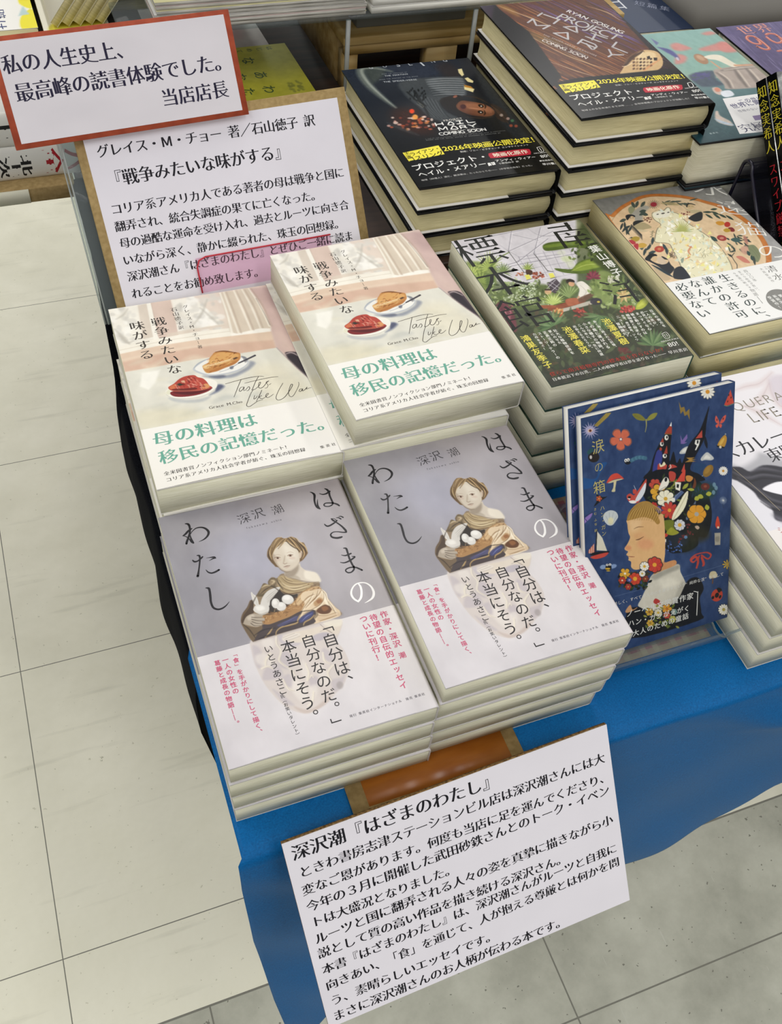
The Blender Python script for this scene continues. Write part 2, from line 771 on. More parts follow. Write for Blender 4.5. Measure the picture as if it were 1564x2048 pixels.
def ell(c, r, rot=0, n=12):
    t = np.linspace(0, 2 * np.pi, n, endpoint=False)
    ca, sa = math.cos(math.radians(rot)), math.sin(math.radians(rot))
    x, y = r[0] * np.cos(t), r[1] * np.sin(t)
    return np.column_stack([c[0] + x * ca - y * sa, c[1] + x * sa + y * ca])


def f(col, p, a=1.0, soft=0.0, sm=True):
    _A['paint'].append(('f', col, mm_(p), a, soft * unit(p), sm))


def e(col, c, r, a=1.0, soft=0.0, rot=0):
    f(col, ell(c, r, rot), a, soft)


def s(col, w, p, a=1.0, soft=0.0):
    _A['paint'].append(('s', col, width_(w, p), mm_(p), a, soft * unit(p)))


def g(*a):
    _A['paint'].append(('g',) + a)


def n(*a):
    _A['paint'].append(('n',) + a)


def P(col, p, sm=False):
    _A['print'].append(('p', col, mm_(p), sm))


def PE(col, c, r, rot=0, k=12):
    P(col, ell(c, r, rot, k), True)


def R(col, w, p):
    _A['print'].append(('r', col, width_(w, p), mm_(p)))


def T(txt, col, p0, p1, style='M', size=1.0, vert=0, aspect=1.0):
    _A['print'].append(('t', txt, col, mm_([p0, p1]), style, size, vert, aspect))


def TV(txt, col, p0, p1, style='M', size=1.0, aspect=1.0):
    T(txt, col, p0, p1, style, size, 1, aspect)


def leaf(c, b, ang, L_, w, a=1.0):
    ca, sa = math.cos(math.radians(ang)), math.sin(math.radians(ang))
    q = [(0, 0), (L_ * .3, -w * .85), (L_ * .65, -w), (L_, 0), (L_ * .65, w), (L_ * .3, w * .85)]
    f(c, [(b[0] + x * ca - y * sa, b[1] + x * sa + y * ca) for x, y in q], a, 3)


lf = leaf

GRID = [
    (0.125276,-0.0330568,3.03365,0.0411631,0.172932,-52.1829,-1.60989e-05,0.000177476,1),
    (0.0444792,-0.0117368,32.6864,0.014615,0.0613998,86.8608,-5.71591e-06,6.3013e-05,1),
    (0.0495712,-0.0130805,44.9629,0.0162881,0.0684288,23.4185,-6.37027e-06,7.02268e-05,1),
    (0.0352684,-0.00930636,11.1648,0.0115885,0.048685,-6.00983,-4.53225e-06,4.99642e-05,1),
    (0.0414314,-0.0109326,101.593,0.0136135,0.0571925,-5.39176,-5.32424e-06,5.86952e-05,1),
    (0.126413,-0.0338984,1.79485,0.0335026,0.205441,-51.7632,-6.90352e-06,0.000174531,1),
    (0.0453928,-0.0121724,29.1711,0.0120303,0.0737705,43.2557,-2.47895e-06,6.26715e-05,1),
    (0.053264,-0.0142831,56.8458,0.0141163,0.0865624,79.2414,-2.9088e-06,7.35388e-05,1),
    (0.131919,-0.0328903,10.8816,0.0518724,0.152375,-80.4321,-8.43804e-05,-6.59719e-05,1),
    (0.137296,-0.0353671,-1.64431,0.0199219,0.130545,-38.2303,-7.3111e-05,-5.05891e-05,1),
    (0.115356,-0.0160962,2.29153,0.0110568,0.104216,-23.9554,-3.93686e-05,4.597e-05,1),
    (0.0683045,-0.0479786,10.8982,0.016636,0.11176,-35.9569,-1.93121e-05,0.00010965,1),
    (0.0828152,-0.0581712,91.7084,0.0201701,0.135502,-9.37743,-2.34148e-05,0.000132944,1),
    (0.0631233,-0.0550988,5.65956,0.0163806,0.0985171,-14.9461,-1.06217e-05,8.49628e-05,1),
    (0.057156,-0.0498901,87.8398,0.0148321,0.0892039,22.4187,-9.61762e-06,7.6931e-05,1),
    (0.0608602,-0.0531234,140.231,0.0157933,0.0949851,-49.7106,-1.02409e-05,8.19168e-05,1),
    (0.194205,-0.169516,-119.862,0.0503963,0.303097,-63.2197,-3.26787e-05,0.000261396,1),
    (0.0373351,-0.00122855,-6.73814,0.00811735,0.0342403,-25.9828,-2.3496e-05,-2.22352e-05,1),
    (0.040947,-0.00134741,49.9466,0.00890264,0.0375528,-14.5368,-2.57691e-05,-2.43863e-05,1),
    (0.0470822,-0.00154929,42.1421,0.0102365,0.0431794,44.1351,-2.96301e-05,-2.80401e-05,1),
    (0.0486749,-0.0016017,-5.29655,0.0105828,0.0446401,26.0756,-3.06325e-05,-2.89887e-05,1),
    (0.0605408,-0.00199216,22.1704,0.0131627,0.0555224,103.806,-3.81e-05,-3.60555e-05,1),
    (0.13168,-0.0819586,8.55321,0.0230305,0.258342,-36.304,-4.03932e-05,0.000191225,1),
    (0.0722947,-0.0449967,68.7018,0.0126441,0.141834,-6.5202,-2.21765e-05,0.000104986,1),
    (0.0928912,-0.0836181,24.7186,0.0159326,0.190972,-8.83242,-1.84729e-05,0.000147764,1),
    (0.160085,-0.144104,-4.3127,0.0274575,0.329113,-13.7367,-3.18355e-05,0.000254651,1),
    (0.117768,-0.0887498,-74.6261,0.0327162,0.150327,-54.87,-1.92657e-05,0.000154105,1),
    (0.125766,-0.126626,50.9396,0.0233202,0.238092,-82.1637,-2.28523e-05,0.000182794,1),
    (0.0663632,-0.0782877,11.3817,0.0119776,0.122716,-63.2804,-1.17604e-05,9.40707e-05,1),
]

sheet('essay', 127.5, 188, '#a7a4aa', 3.0)
# ground: grey lavender, pale band
g('#9a979b','#b2a9ac','#8f8c93','#aba5a8',0,112.5)
fr(GRID[0])
e('#abaab9',(560,480),(240,170),.75,140)
e('#b4b0b6',(900,420),(200,260),.5,150)
e('#8d8b91',(160,760),(190,260),.5,150)
e('#918f9c',(330,250),(320,60),.35,60)
g('#d3cecf','#dcd6d5','#cfcacd','#d4cfd1',112.5,188)
# fruit-like body seen through the pale band
fr(GRID[1])
body=[(140,400),(155,560),(200,720),(270,880),(350,1010),(450,1130),(560,1230),(700,1310),(830,1340),(950,1315),(1080,1240),(1180,1160),(1270,1050),(1340,980),(1385,900),(1430,780),(1440,680),(1405,570),(1350,470),(1280,385),(1305,300),(1335,230),(1340,120),(1100,100),(700,200),(300,330)]
f('#d8d2d0',[(x*1.0+8,y+25) for x,y in body],.6,60)
f('#cfc5bf',body,1,10)
for p in ([(160,470),(260,500),(300,640),(250,760),(190,680)],[(330,760),(480,700),(560,840),(440,900),(290,900)],[(520,560),(640,540),(700,700),(600,760),(500,690)],[(560,860),(650,830),(690,960),(610,1000),(550,930)],[(900,860),(1010,860),(1020,980),(930,1000)],[(1100,480),(1200,540),(1230,640),(1150,650),(1080,580)],[(1200,900),(1330,860),(1380,800),(1350,950),(1240,1050)],[(420,1030),(560,1110),(700,1230),(560,1200)]):
    f('#b9b0b4',p,.75,26)
for p in ([(200,600),(320,560),(420,640),(400,720),(230,700)],[(700,900),(830,960),(880,1120),(800,1180),(690,1060)],[(900,1000),(1010,960),(1000,1090),(930,1150)],[(1000,700),(1120,760),(1170,900),(1080,960)],[(820,640),(900,740),(880,860),(800,800)],[(300,380),(430,380),(440,480),(310,470)]):
    f('#e0d8d0',p,.7,30)
for q in ([(480,330),(480,430),(540,520),(510,640),(560,700),(660,760),(720,840)],[(860,690),(900,800),(880,900),(930,840),(960,860)],[(400,560),(340,640),(330,720)],[(560,900),(620,1010),(700,1040)],[(1090,540),(1110,640),(1180,680)],[(960,1050),(940,1180),(880,1240)],[(280,760),(360,730),(430,760)],[(1220,700),(1150,800),(1200,900)]):
    s('#e2d9c8',[22,30,16],q,.85,8)
    s('#a59a97',6,[(x+16,y+8) for x,y in q],.55,5)
f('#b6a49a',[(700,1250),(900,1290),(1080,1180),(1180,1090),(1120,1210),(960,1310),(820,1338)],.55,22)
e('#8f8784',(1310,960),(45,50),.5,18)
f('#d9cdbd',[(600,330),(760,270),(900,240),(1080,190),(1320,150),(1330,220),(1280,300),(1130,270),(1000,300),(820,400),(700,420)],.9,14)
f('#e4dccb',[(1100,150),(1335,95),(1335,180),(1200,200)],.8,14)
s('#9d9086',9,[(1060,170),(1130,230),(1210,280)],.8,3)
s('#8c817b',6,[(1060,265),(1150,235),(1240,300)],.6,4)
f('#aaa3ad',[(960,330),(1080,280),(1180,290),(1070,380),(970,380)],.7,14)
f('#ddd4c9',[(560,350),(640,310),(720,290),(800,300),(760,350),(690,370),(620,395),(560,385)],.9,10)
for q in ([(570,355),(650,320),(720,295)],[(590,375),(680,340),(760,310)],[(610,390),(700,365),(790,330)]):
    s('#9f938a',6,q,.7,3)
f('#b9b2bb',[(500,340),(560,320),(560,390),(640,410),(800,420),(700,470),(560,440)],.6,12)
# figure above the band
fr(GRID[2])
drap=[(645,545),(590,550),(545,600),(510,590),(470,592),(432,640),(432,680),(375,665),(330,740),(290,800),(235,870),(195,885),(165,960),(105,1040),(78,1120),(85,1180),(118,1230),(150,1290),(222,1390),(330,1362),(620,1275),(1000,1156),(1335,1052),(1332,990),(1290,958),(1235,900),(1180,830),(1160,765),(1090,720),(1082,650),(1060,635),(900,645),(760,600)]
f('#6b5f58',[(x+10,y+8) for x,y in drap],.35,26)
f('#8d7a62',drap,1,5)
f('#64563f',[(432,645),(470,600),(520,600),(545,640),(520,690),(560,740),(470,760),(400,820),(300,830),(300,790),(335,735),(375,668),(432,685)],1,8)
f('#a08a6c',[(450,640),(500,610),(535,640),(500,680),(455,690)],.8,14)
f('#8b775a',[(370,690),(440,690),(500,720),(430,760),(350,800),(320,790)],.9,12)
f('#a9946f',[(545,600),(640,560),(760,600),(900,645),(1000,650),(960,720),(860,760),(740,790),(620,770),(560,720)],1,8)
for q in ([(570,620),(640,690),(760,720),(900,690),(1000,660)],[(560,660),(640,730),(760,755),(900,720)],[(600,590),(680,650),(800,670),(920,650)],[(640,560),(660,610),(740,640)]):
    s('#6e5a40',[4,14,5],q,.7,5)
    s('#c9b48e',[4,16,6],[(x+4,y-16) for x,y in q],.7,6)
s('#5c4229',[8,16,8],[(590,750),(680,790),(790,775),(860,760)],.8,5)
# dark hollow
f('#332c27',[(520,740),(570,730),(620,790),(740,800),(800,790),(790,850),(730,900),(690,940),(620,1000),(500,1030),(440,1050),(420,980),(430,900),(460,840)],1,6)
# fringe of the nest
nest=[(345,1090),(380,1050),(480,1030),(600,1000),(690,930),(770,870),(830,790),(900,740),(1000,700),(1080,700),(1120,760),(1100,830),(1000,910),(900,960),(830,1010),(740,1060),(640,1100),(520,1150),(400,1185),(355,1150)]
f('#a47c4f',nest,1,5)
rs=np.random.RandomState(3)
for i in range(90):
    t=rs.rand();k=rs.rand()
    x=370+700*t+rs.randn()*20;y=1110-360*t**1.1+rs.randn()*32
    c=['#5d3d22','#c59d6a','#7a522d','#d8b98a'][rs.randint(4)]
    s(c,[8,4],[(x,y),(x+rs.randn()*14+8,y+rs.randn()*14-6),(x+rs.randn()*22+12,y-14+rs.randn()*10)],.75,2)
f('#d2b48a',[(830,800),(960,720),(1070,690),(1090,740),(980,790),(900,860),(820,930),(780,900)],.85,16)
for q in ([(790,900),(880,800),(1000,730),(1080,700)],[(820,940),(900,850),(990,780),(1070,760)],[(760,880),(850,780),(940,720),(1060,660)]):
    s('#86653f',[3,9,3],q,.8,3)
for i in range(26):
    x=900+rs.rand()*180;y=650+rs.rand()*110
    s('#6e4a2c',[5,7],[(x,y),(x+10,y-5)],.8,2)
# right-hand drape, cream
f('#d9c3a3',[(870,770),(1000,740),(1090,722),(1160,768),(1180,830),(1235,900),(1290,958),(1332,990),(1335,1052),(1230,1090),(1100,1130),(1010,1155),(1005,1110),(1060,1050),(1030,990),(930,1010),(860,1060),(800,1120),(790,1090),(850,990),(890,900),(840,850)],1,6)
f('#efe3cb',[(1100,735),(1160,770),(1180,850),(1240,930),(1220,960),(1150,900),(1130,820)],.9,14)
f('#b08a5f',[(1000,860),(1080,830),(1125,860),(1090,910),(1020,940)],.9,14)
f('#8e5a34',[(1040,870),(1090,850),(1110,880),(1060,905)],.8,10)
f('#5d3a22',[(1040,985),(1110,930),(1165,918),(1230,960),(1200,1020),(1120,1035),(1060,1020)],1,8)
f('#97643a',[(1100,950),(1160,935),(1190,970),(1130,1000)],.7,12)
for q in ([(1120,740),(1135,830),(1080,920),(960,990),(870,1040)],[(1000,770),(960,850),(900,930),(850,1000)],[(1060,740),(1030,830),(950,900)],[(1170,850),(1220,960),(1290,1010),(1310,1020)],[(1090,720),(1150,780),(1165,850)]):
    s('#6d5236',[3,8,3],q,.75,3)
    s('#f2e7d2',[4,12,4],[(x+14,y+6) for x,y in q],.6,6)
f('#cdb495',[(1060,1060),(1200,1050),(1310,1010),(1335,1050),(1200,1095),(1060,1125)],.9,12)
s('#7d5b3c',6,[(1050,1050),(1160,1052),(1290,1010)],.8,3)
# blue-black skirt
f('#43393a',[(355,1180),(440,1175),(560,1130),(690,1080),(800,1020),(860,1000),(830,1060),(800,1120),(900,1040),(1000,985),(1030,1030),(1000,1080),(1000,1152),(620,1272),(330,1362),(222,1388),(250,1320),(330,1240)],1,6)
f('#4b4a6d',[(540,1180),(680,1110),(800,1060),(800,1110),(700,1170),(580,1200)],.9,14)
f('#3d4272',[(820,1100),(900,1040),(990,1000),(990,1050),(900,1120),(830,1150)],.9,12)
s('#7c86c0',[3,9,3],[(850,1130),(910,1070),(980,1030)],.8,4)
s('#6a6c9c',[3,9,3],[(600,1160),(690,1120),(780,1070)],.7,4)
for q in ([(830,1050),(800,1110),(790,1150),(700,1180),(590,1210),(530,1260),(520,1310)],[(1010,1050),(960,1100),(890,1140),(870,1180)],[(480,1220),(430,1290),(380,1340)]):
    s('#9c7f52',[10,20,8],q,.95,4)
    s('#dcc594',[2,6,2],[(x-3,y-4) for x,y in q],.7,2)
f('#6a5843',[(90,1170),(160,1200),(270,1215),(335,1195),(350,1230),(290,1290),(240,1385),(220,1388),(150,1290),(112,1225)],1,8)
f('#4d3d2f',[(82,1120),(105,1045),(160,970),(200,890),(235,880),(240,960),(240,1040),(160,1080),(120,1150),(90,1170)],1,8)
s('#8b7353',[6,16,6],[(200,900),(170,980),(110,1060),(90,1120)],.6,8)
# neck, shoulder
f('#cfc4b4',[(648,515),(700,505),(765,480),(815,420),(838,410),(850,450),(905,492),(960,510),(1030,520),(1078,570),(1096,632),(1062,636),(990,640),(880,632),(760,605),(690,590),(640,560)],1,5)
f('#eae1d0',[(900,500),(1030,520),(1078,570),(1094,630),(1000,630),(900,590)],.85,20)
f('#8f806e',[(648,515),(720,500),(790,450),(820,430),(815,500),(760,570),(690,585),(642,560)],.75,20)
f('#a39684',[(700,590),(780,560),(840,600),(800,610)],.6,14)
s('#7d684f',[4,10,4],[(645,560),(720,592),(830,618),(960,640),(1075,632)],.7,4)
# hair and face
hair=[(428,335),(425,290),(440,235),(475,185),(500,145),(545,100),(600,92),(650,105),(690,95),(735,82),(800,105),(832,152),(885,150),(918,205),(938,272),(918,312),(878,362),(836,388),(800,420),(560,462),(505,430),(462,385)]
f('#7d6340',hair,1,4)
f('#5f492f',[(428,330),(450,300),(480,330),(500,380),(545,440),(560,462),(505,430),(462,385)],.85,10)
f('#6b4e2e',[(850,260),(900,240),(938,272),(915,315),(875,365),(838,388),(850,340)],.85,10)
f('#d3c7b5',[(498,345),(503,290),(530,235),(575,200),(620,160),(665,145),(720,165),(760,200),(805,240),(830,290),(835,350),(828,400),(800,440),(760,478),(705,508),(655,514),(605,492),(560,450),(520,395)],1,4)
f('#a08e7b',[(498,345),(505,300),(530,330),(545,400),(590,470),(655,512),(605,494),(560,452),(520,396)],.7,16)
f('#e6ddcd',[(640,190),(740,220),(790,290),(770,370),(700,390),(650,300)],.7,40)
f('#b5a48f',[(640,500),(720,490),(790,440),(825,400),(790,455),(700,510)],.6,12)
e('#c9b8a4',(848,300),(20,48),1,4,12)
s('#8c6a50',[4,8,4],[(846,262),(862,300),(850,340)],.8,3)
e('#c4a493',(555,372),(40,18),.35,14)
e('#c4a08f',(740,345),(40,18),.35,14)
for c,r in (((556,349),(36,13)),((716,316),(32,12))):
    e('#c2b29f',c,r,1,3,-8);e('#6a4a34',(c[0]+2,c[1]+1),(15,11),1,2);e('#2f1f17',(c[0]+2,c[1]+1),(6,6),1,1)
s('#6b4a38',[4,7,4],[(515,352),(545,336),(592,340)],.9,2)
s('#6b4a38',[4,7,4],[(680,318),(712,302),(752,306)],.9,2)
s('#b39a84',[3,8,3],[(515,322),(560,305),(600,315)],.6,4)
s('#b39a84',[3,8,3],[(672,285),(720,270),(760,283)],.6,4)
s('#a08b76',[6,12,8],[(650,320),(640,370),(630,408)],.6,8)
s('#8b7260',[4,8,4],[(625,412),(648,420),(676,408)],.8,4)
s('#6d4034',[4,9,4],[(632,460),(668,448),(712,440)],.95,2)
s('#b58c7c',[4,10,4],[(650,468),(675,466),(698,456)],.6,4)
for q in ([(650,110),(590,150),(545,200),(500,270),(470,340)],[(660,112),(620,170),(565,235)],[(560,105),(500,170),(455,250),(440,310)],[(600,95),(530,150),(480,230)],[(690,100),(740,150),(800,225),(840,270)],[(720,90),(800,150),(860,230),(885,290)],[(670,140),(730,190),(790,230)],[(780,105),(850,180),(905,250)],[(840,160),(900,220),(920,280)],[(470,380),(450,330),(445,270)],[(870,250),(880,310),(850,370)]):
    s('#3f2d1a',[5,15,5],q,.85,2)
    s('#cdb082',[5,14,4],[(x+13,y-12) for x,y in q],.8,4)
# birds and eggs
def white(pp,sh=None): f('#d5d0c8',pp,1,4)
white([(212,800),(222,775),(240,800),(285,835),(310,930),(300,960),(262,935),(235,890)])
s('#a19a8f',5,[(225,800),(260,850),(290,930)],.6,3)
white([(335,950),(345,870),(385,800),(440,750),(520,718),(582,708),(560,752),(505,820),(455,880),(436,950)])
for q in ([(400,850),(470,790),(575,715)],[(410,870),(490,800),(560,745)],[(415,890),(490,825),(530,785)],[(420,905),(480,850),(505,820)]): s('#9d968c',[2,6,2],q,.8,2)
white([(238,990),(262,948),(320,930),(380,935),(432,945),(440,990),(415,1035),(345,1060),(275,1035),(245,1010)])
f('#f0ece4',[(270,960),(360,945),(380,990),(300,1005)],.7,18)
f('#9a9389',[(270,1030),(340,1045),(425,1015),(400,1045),(340,1060)],.6,10)
e('#d8d4cd',(522,912),(52,62),1,4);e('#d8d4cd',(592,950),(62,56),1,4,-10);e('#dad6cf',(676,862),(76,60),1,4,8)
e('#f3f0ea',(510,895),(28,34),.7,14);e('#f1eee8',(590,925),(36,26),.6,14);e('#f5f2ec',(660,840),(46,28),.7,16)
f('#9b958d',[(500,960),(560,1000),(640,985),(600,1005),(540,1000)],.6,10);f('#9b958d',[(610,890),(680,918),(745,880),(700,922),(640,912)],.6,10)
s('#8a847b',4,[(545,880),(560,905),(550,935)],.6,3)
# hand
f('#a99c8b',[(112,1160),(150,1085),(228,1045),(290,1050),(350,1062),(350,1086),(305,1094),(376,1098),(376,1132),(345,1140),(350,1165),(325,1192),(270,1210),(195,1196),(130,1180)],1,4)
f('#c9bdac',[(160,1090),(230,1055),(250,1090),(180,1130)],.8,16)
for q in ([(215,1090),(290,1092),(345,1086)],[(215,1115),(290,1132),(372,1132)],[(220,1145),(280,1165),(345,1165)],[(205,1165),(250,1195),(320,1190)]): s('#54483d',[9,8,4],q,.9,3)
# deep folds and edges
for q in ([(432,680),(520,720),(600,775),(720,800)],[(330,800),(400,740),(480,700)],[(290,810),(240,900),(235,960)],[(545,600),(560,660),(620,740)],[(100,1180),(180,1240),(260,1350)],[(840,1010),(900,1000),(1000,985)],[(500,1040),(440,1050),(370,1060)]): s('#2f251c',[5,14,6],q,.7,6)
for q in ([(640,700),(760,735),(900,700),(1000,665)],[(600,655),(700,705),(860,690)],[(470,625),(510,640),(480,670)],[(350,720),(400,690),(460,690)]): s('#d8c6a2',[6,18,8],q,.75,7)
for q in ([(900,960),(980,880),(1060,800),(1100,740)],[(860,900),(930,830),(1010,790)],[(1080,1120),(1180,1090),(1290,1050)],[(1190,880),(1240,950),(1280,1020)]): s('#7a5a38',[5,13,5],q,.7,5);s('#f6ecd8',[5,14,5],[(x+16,y+10) for x,y in q],.6,7)
for q in ([(240,1320),(330,1260),(420,1230),(520,1220)],[(300,1360),(420,1310),(500,1290)],[(620,1190),(720,1150),(800,1130)]): s('#1f1a1f',[6,18,8],q,.7,6)
s('#77664f',[5,12,5],[(560,456),(600,496),(655,518),(710,512)],.7,5)
n(.03,9,5)
# title, brush kana
K='#1d1b20'
fr(GRID[3])
for w,q in (([16,38,34,30,34,36,34],[(215,280),(265,285),(292,330),(296,420),(268,520),(240,590),(230,632)]),([20,36,34,20],[(332,362),(270,405),(215,462),(172,492)]),([14,16,22,36,30],[(172,492),(230,508),(285,550),(325,595),(355,615)]),([14,28,34],[(300,480),(315,540),(350,610)]),([12,14,20,28,36,40,34,24,6],[(300,470),(340,410),(410,355),(500,338),(580,360),(630,415),(615,480),(550,545),(455,592)]),
 ([16,34,28,26,26,36,44],[(415,835),(455,838),(466,890),(458,980),(444,1080),(430,1160),(420,1200)]),([20,34,26,30,24],[(335,920),(370,945),(430,930),(490,880),(515,855)]),([6,16,36,24],[(580,878),(650,865),(720,860),(745,875)]),([24,20,4],[(745,872),(690,890),(630,925)]),([10,24,30,34,34],[(570,1085),(610,1125),(670,1140),(740,1118),(805,1080)]),
 ([14,40,38,40,36,36,36,32,22,6],[(560,1405),(610,1410),(630,1460),(640,1560),(650,1660),(690,1750),(770,1780),(850,1760),(920,1710),(980,1640)])): R(K,w,q)
fr(GRID[4])
for w,q in (([10,24,34,26,26,30,20],[(130,192),(170,205),(200,240),(198,320),(215,390),(245,430),(285,450)]),([16,24,14,4],[(285,450),(250,400),(245,340),(248,300)]),([10,18,24,30],[(280,212),(330,225),(390,210),(440,175)]),([16,30,30,26,26,26],[(365,135),(400,150),(430,190),(440,240),(470,310),(488,350)]),([26,22,18,18,20,18,20,24,30,22],[(488,345),(480,380),(430,408),(370,408),(348,388),(370,362),(430,355),(500,358),(560,375),(590,395)]),
 ([16,26,26,24,20],[(352,688),(390,715),(440,705),(520,655),(550,625)]),([20,30,22,26,32,26],[(462,600),(490,625),(540,655),(620,710),(680,770),(695,800)]),([24,20,16,16,22,30,32,34,24],[(695,805),(640,808),(560,800),(490,808),(448,845),(470,885),(540,898),(600,888),(625,878)]),([10,10,14],[(475,598),(510,600),(545,630)]),([8,18,20],[(540,585),(575,582),(612,600)]),([8,18,22],[(580,562),(615,560),(648,575)]),
 ([14,30,28,28,28,28],[(648,1055),(690,1060),(712,1120),(735,1200),(770,1280),(803,1340)]),([10,20,26,24],[(615,1162),(670,1170),(720,1155),(765,1135)]),([10,20,26,26,22,10],[(595,1278),(660,1282),(740,1250),(800,1210),(825,1185),(780,1182)]),([26,26,22,22,20,20,22,24,28,28],[(805,1330),(810,1380),(770,1425),(715,1435),(678,1408),(690,1380),(750,1355),(830,1350),(890,1370),(938,1392)])): R(K,w,q)
for w,q in (([22,30,32,34,28],[(880,1610),(910,1650),(925,1730),(915,1820),(870,1885)]),([28,30,30,24,22,20,22,28,36,34,20,6],[(870,1885),(800,1840),(762,1770),(775,1690),(830,1620),(910,1590),(1000,1595),(1080,1650),(1120,1740),(1100,1820),(1040,1870),(975,1905)])): R('#f6f3f0',w,q)
fr(GRID[0])
T('深沢',K,(465,297),(612,243),'T',.92);T('潮',K,(645,246),(711,221),'T',.92)
T('fukazawa ushio','#3a3840',(512,333),(702,284),'L',.66)
fr(GRID[1])
TV('「自分は、','#191719',(1088,108),(1450,1020),'G',.97)
TV('自分なのだ。」','#191719',(872,305),(1334,1565),'G',.97)
TV('本当にそう。','#191719',(608,377),(974,1493),'G',.97)
TV('いとうあさこ','#191719',(357,450),(567,1098),'G',.95)
fr(GRID[0])
TV('氏（お笑いタレント）','#191719',(684,1192),(772,1418),'G',.92)
PK='#c9486f'
TV('「食」を手がかりにして描く、',PK,(432,975),(572,1410),'B',.9)
TV('一人の女性の',PK,(385,1003),(446,1196),'B',.9)
TV('葛藤と成長の物語――。',PK,(343,1020),(450,1368),'B',.9)
TV('作家・深沢',PK,(1222,748),(1306,938),'B',.92);TV('潮',PK,(1318,960),(1333,995),'B',.92)
TV('待望の自伝的エッセイ',PK,(1168,765),(1337,1155),'B',.92)
TV('ついに刊行！',PK,(1115,773),(1212,1010),'B',.92)
T('発行 集英社インターナショナル　発売 集英社','#56525a',(1040,1306),(1442,1177),'M',.88)

sheet('memoir', 128, 188, '#e6dccb', 3.0)
g('#ede6d8','#d9c4b6','#e9e0cc','#dccfb8',0,132)
fr(GRID[5])
# window panes, left
f('#efeadd',[(52,243),(215,215),(400,190),(560,165),(745,330),(560,365),(300,420),(110,470)],1,6,False)
rs=np.random.RandomState(5)
for i in range(60):
    x=440+rs.rand()*290;y=150+rs.rand()*210
    e(['#d9d5cb','#c9c5bb','#f6f3ea','#f9f6ef'][i%4],(x,y),(10+rs.rand()*22,8+rs.rand()*14),.6,8)
for i in range(36):
    x=60+rs.rand()*150;y=225+rs.rand()*200
    e(['#dad6cc','#cfcbc1','#f6f3ea'][i%3],(x,y),(10+rs.rand()*22,8+rs.rand()*14),.6,8)
for q in ([(165,240),(140,275),(100,300)],[(120,400),(160,440),(200,430)],[(640,180),(610,260),(560,330)],[(90,360),(150,420),(180,450)],[(600,230),(680,300),(720,340)]):
    s('#b9b3a6',[6,14,5],q,.6,6)
f('#b7b0a3',[(430,240),(520,280),(620,370),(470,370)],.28,26)
# frame posts
f('#d9cdbd',[(222,218),(292,205),(330,330),(345,400),(250,420),(240,330)],1,4,False)
f('#d6c0b1',[(300,200),(425,182),(450,290),(470,400),(350,420),(330,330)],1,5,False)
f('#f2ede0',[(278,205),(304,200),(352,420),(322,425)],1,4,False)
s('#efe8da',7,[(222,218),(255,420)],.9,3)
s('#ece4d6',7,[(427,182),(475,390)],.9,3)
s('#bfa999',4,[(306,203),(350,400)],.6,3)
# sill
f('#f0eadb',[(95,470),(340,415),(560,375),(1010,322),(1030,368),(560,425),(340,460),(112,510)],1,5,False)
f('#d9cbb9',[(400,385),(560,355),(745,325),(750,338),(560,372),(400,405)],.8,6,False)
s('#d2c6b2',4,[(100,490),(340,437),(560,400),(780,368)],.7,3)
f('#f6f1e5',[(780,368),(1010,322),(1030,345),(1030,372),(790,402)],1,4,False)
# wall below the sill
f('#dec5ad',[(112,510),(340,460),(560,425),(1030,368),(1060,470),(800,510),(560,540),(330,585),(150,615)],1,6,False)
f('#cfab95',[(125,560),(340,510),(560,470),(800,440),(1040,420),(1060,470),(800,508),(560,538),(330,583),(150,613)],.75,12,False)
s('#e6d3bd',10,[(130,545),(340,498),(560,462),(800,430)],.6,8)
# rose wall, right
f('#cbb0a8',[(890,112),(1060,100),(1160,330),(1300,650),(1200,560),(1060,470),(1030,372),(1020,330),(980,240)],1,10,False)
f('#b79b97',[(960,110),(1040,100),(1090,180),(1020,220)],.7,30)
f('#d8bfb3',[(1040,360),(1120,400),(1180,500),(1080,470)],.7,30)
# curtain
f('#d8cab6',[(715,140),(890,112),(960,210),(1020,330),(1025,350),(960,350),(820,382),(780,375)],1,5,False)
for q in ([(740,135),(780,240),(830,378)],[(800,125),(850,230),(905,360)],[(850,118),(910,225),(960,345)],[(890,112),(960,215),(1015,335)]):
    s('#f4ecdc',[6,12,8],q,.85,4);s('#b49f8c',[4,8,6],[(x+16,y) for x,y in q],.6,5)
s('#6f655e',[3,5],[(935,170),(985,260),(1020,330)],.5,3)
s('#f3ecdd',[8,12],[(718,140),(760,260),(790,380)],.9,3)
# table
tb=[(150,615),(330,585),(560,540),(800,508),(1060,466),(1100,510),(1180,590),(1262,660),(1340,760),(1370,830),(240,965),(200,800)]
f('#dedbcd',tb,1,5,False)
for i in range(40):
    x=180+rs.rand()*1000;y=540+rs.rand()*380
    s(['#c6c5b9','#eeeadb','#d3cdb6','#e9e2c9','#bdbfb8'][i%5],[10,34,12],[(x,y),(x+60,y-12+rs.randn()*8),(x+130,y-26+rs.randn()*14)],.4,14)
f('#f2efe4',[(250,620),(360,600),(330,680),(290,720),(240,700)],.9,10,False)
f('#e2d9bd',[(900,600),(1060,560),(1180,640),(1250,740),(1000,760)],.5,50)
f('#d8cfae',[(230,850),(500,830),(640,880),(260,955)],.5,40)
s('#a6989a',[5,8,6],[(1060,466),(1110,515),(1190,592),(1265,660),(1330,740)],.8,3)
# seat, dark
f('#4a3f45',[(1112,505),(1140,490),(1185,495),(1215,530),(1262,620),(1310,700),(1264,655),(1190,588)],1,6)
f('#2d272e',[(1125,520),(1180,510),(1240,600),(1285,665),(1190,585)],.9,10)
s('#b7a8a6',[4,8,4],[(1108,508),(1150,495),(1200,520)],.9,3)
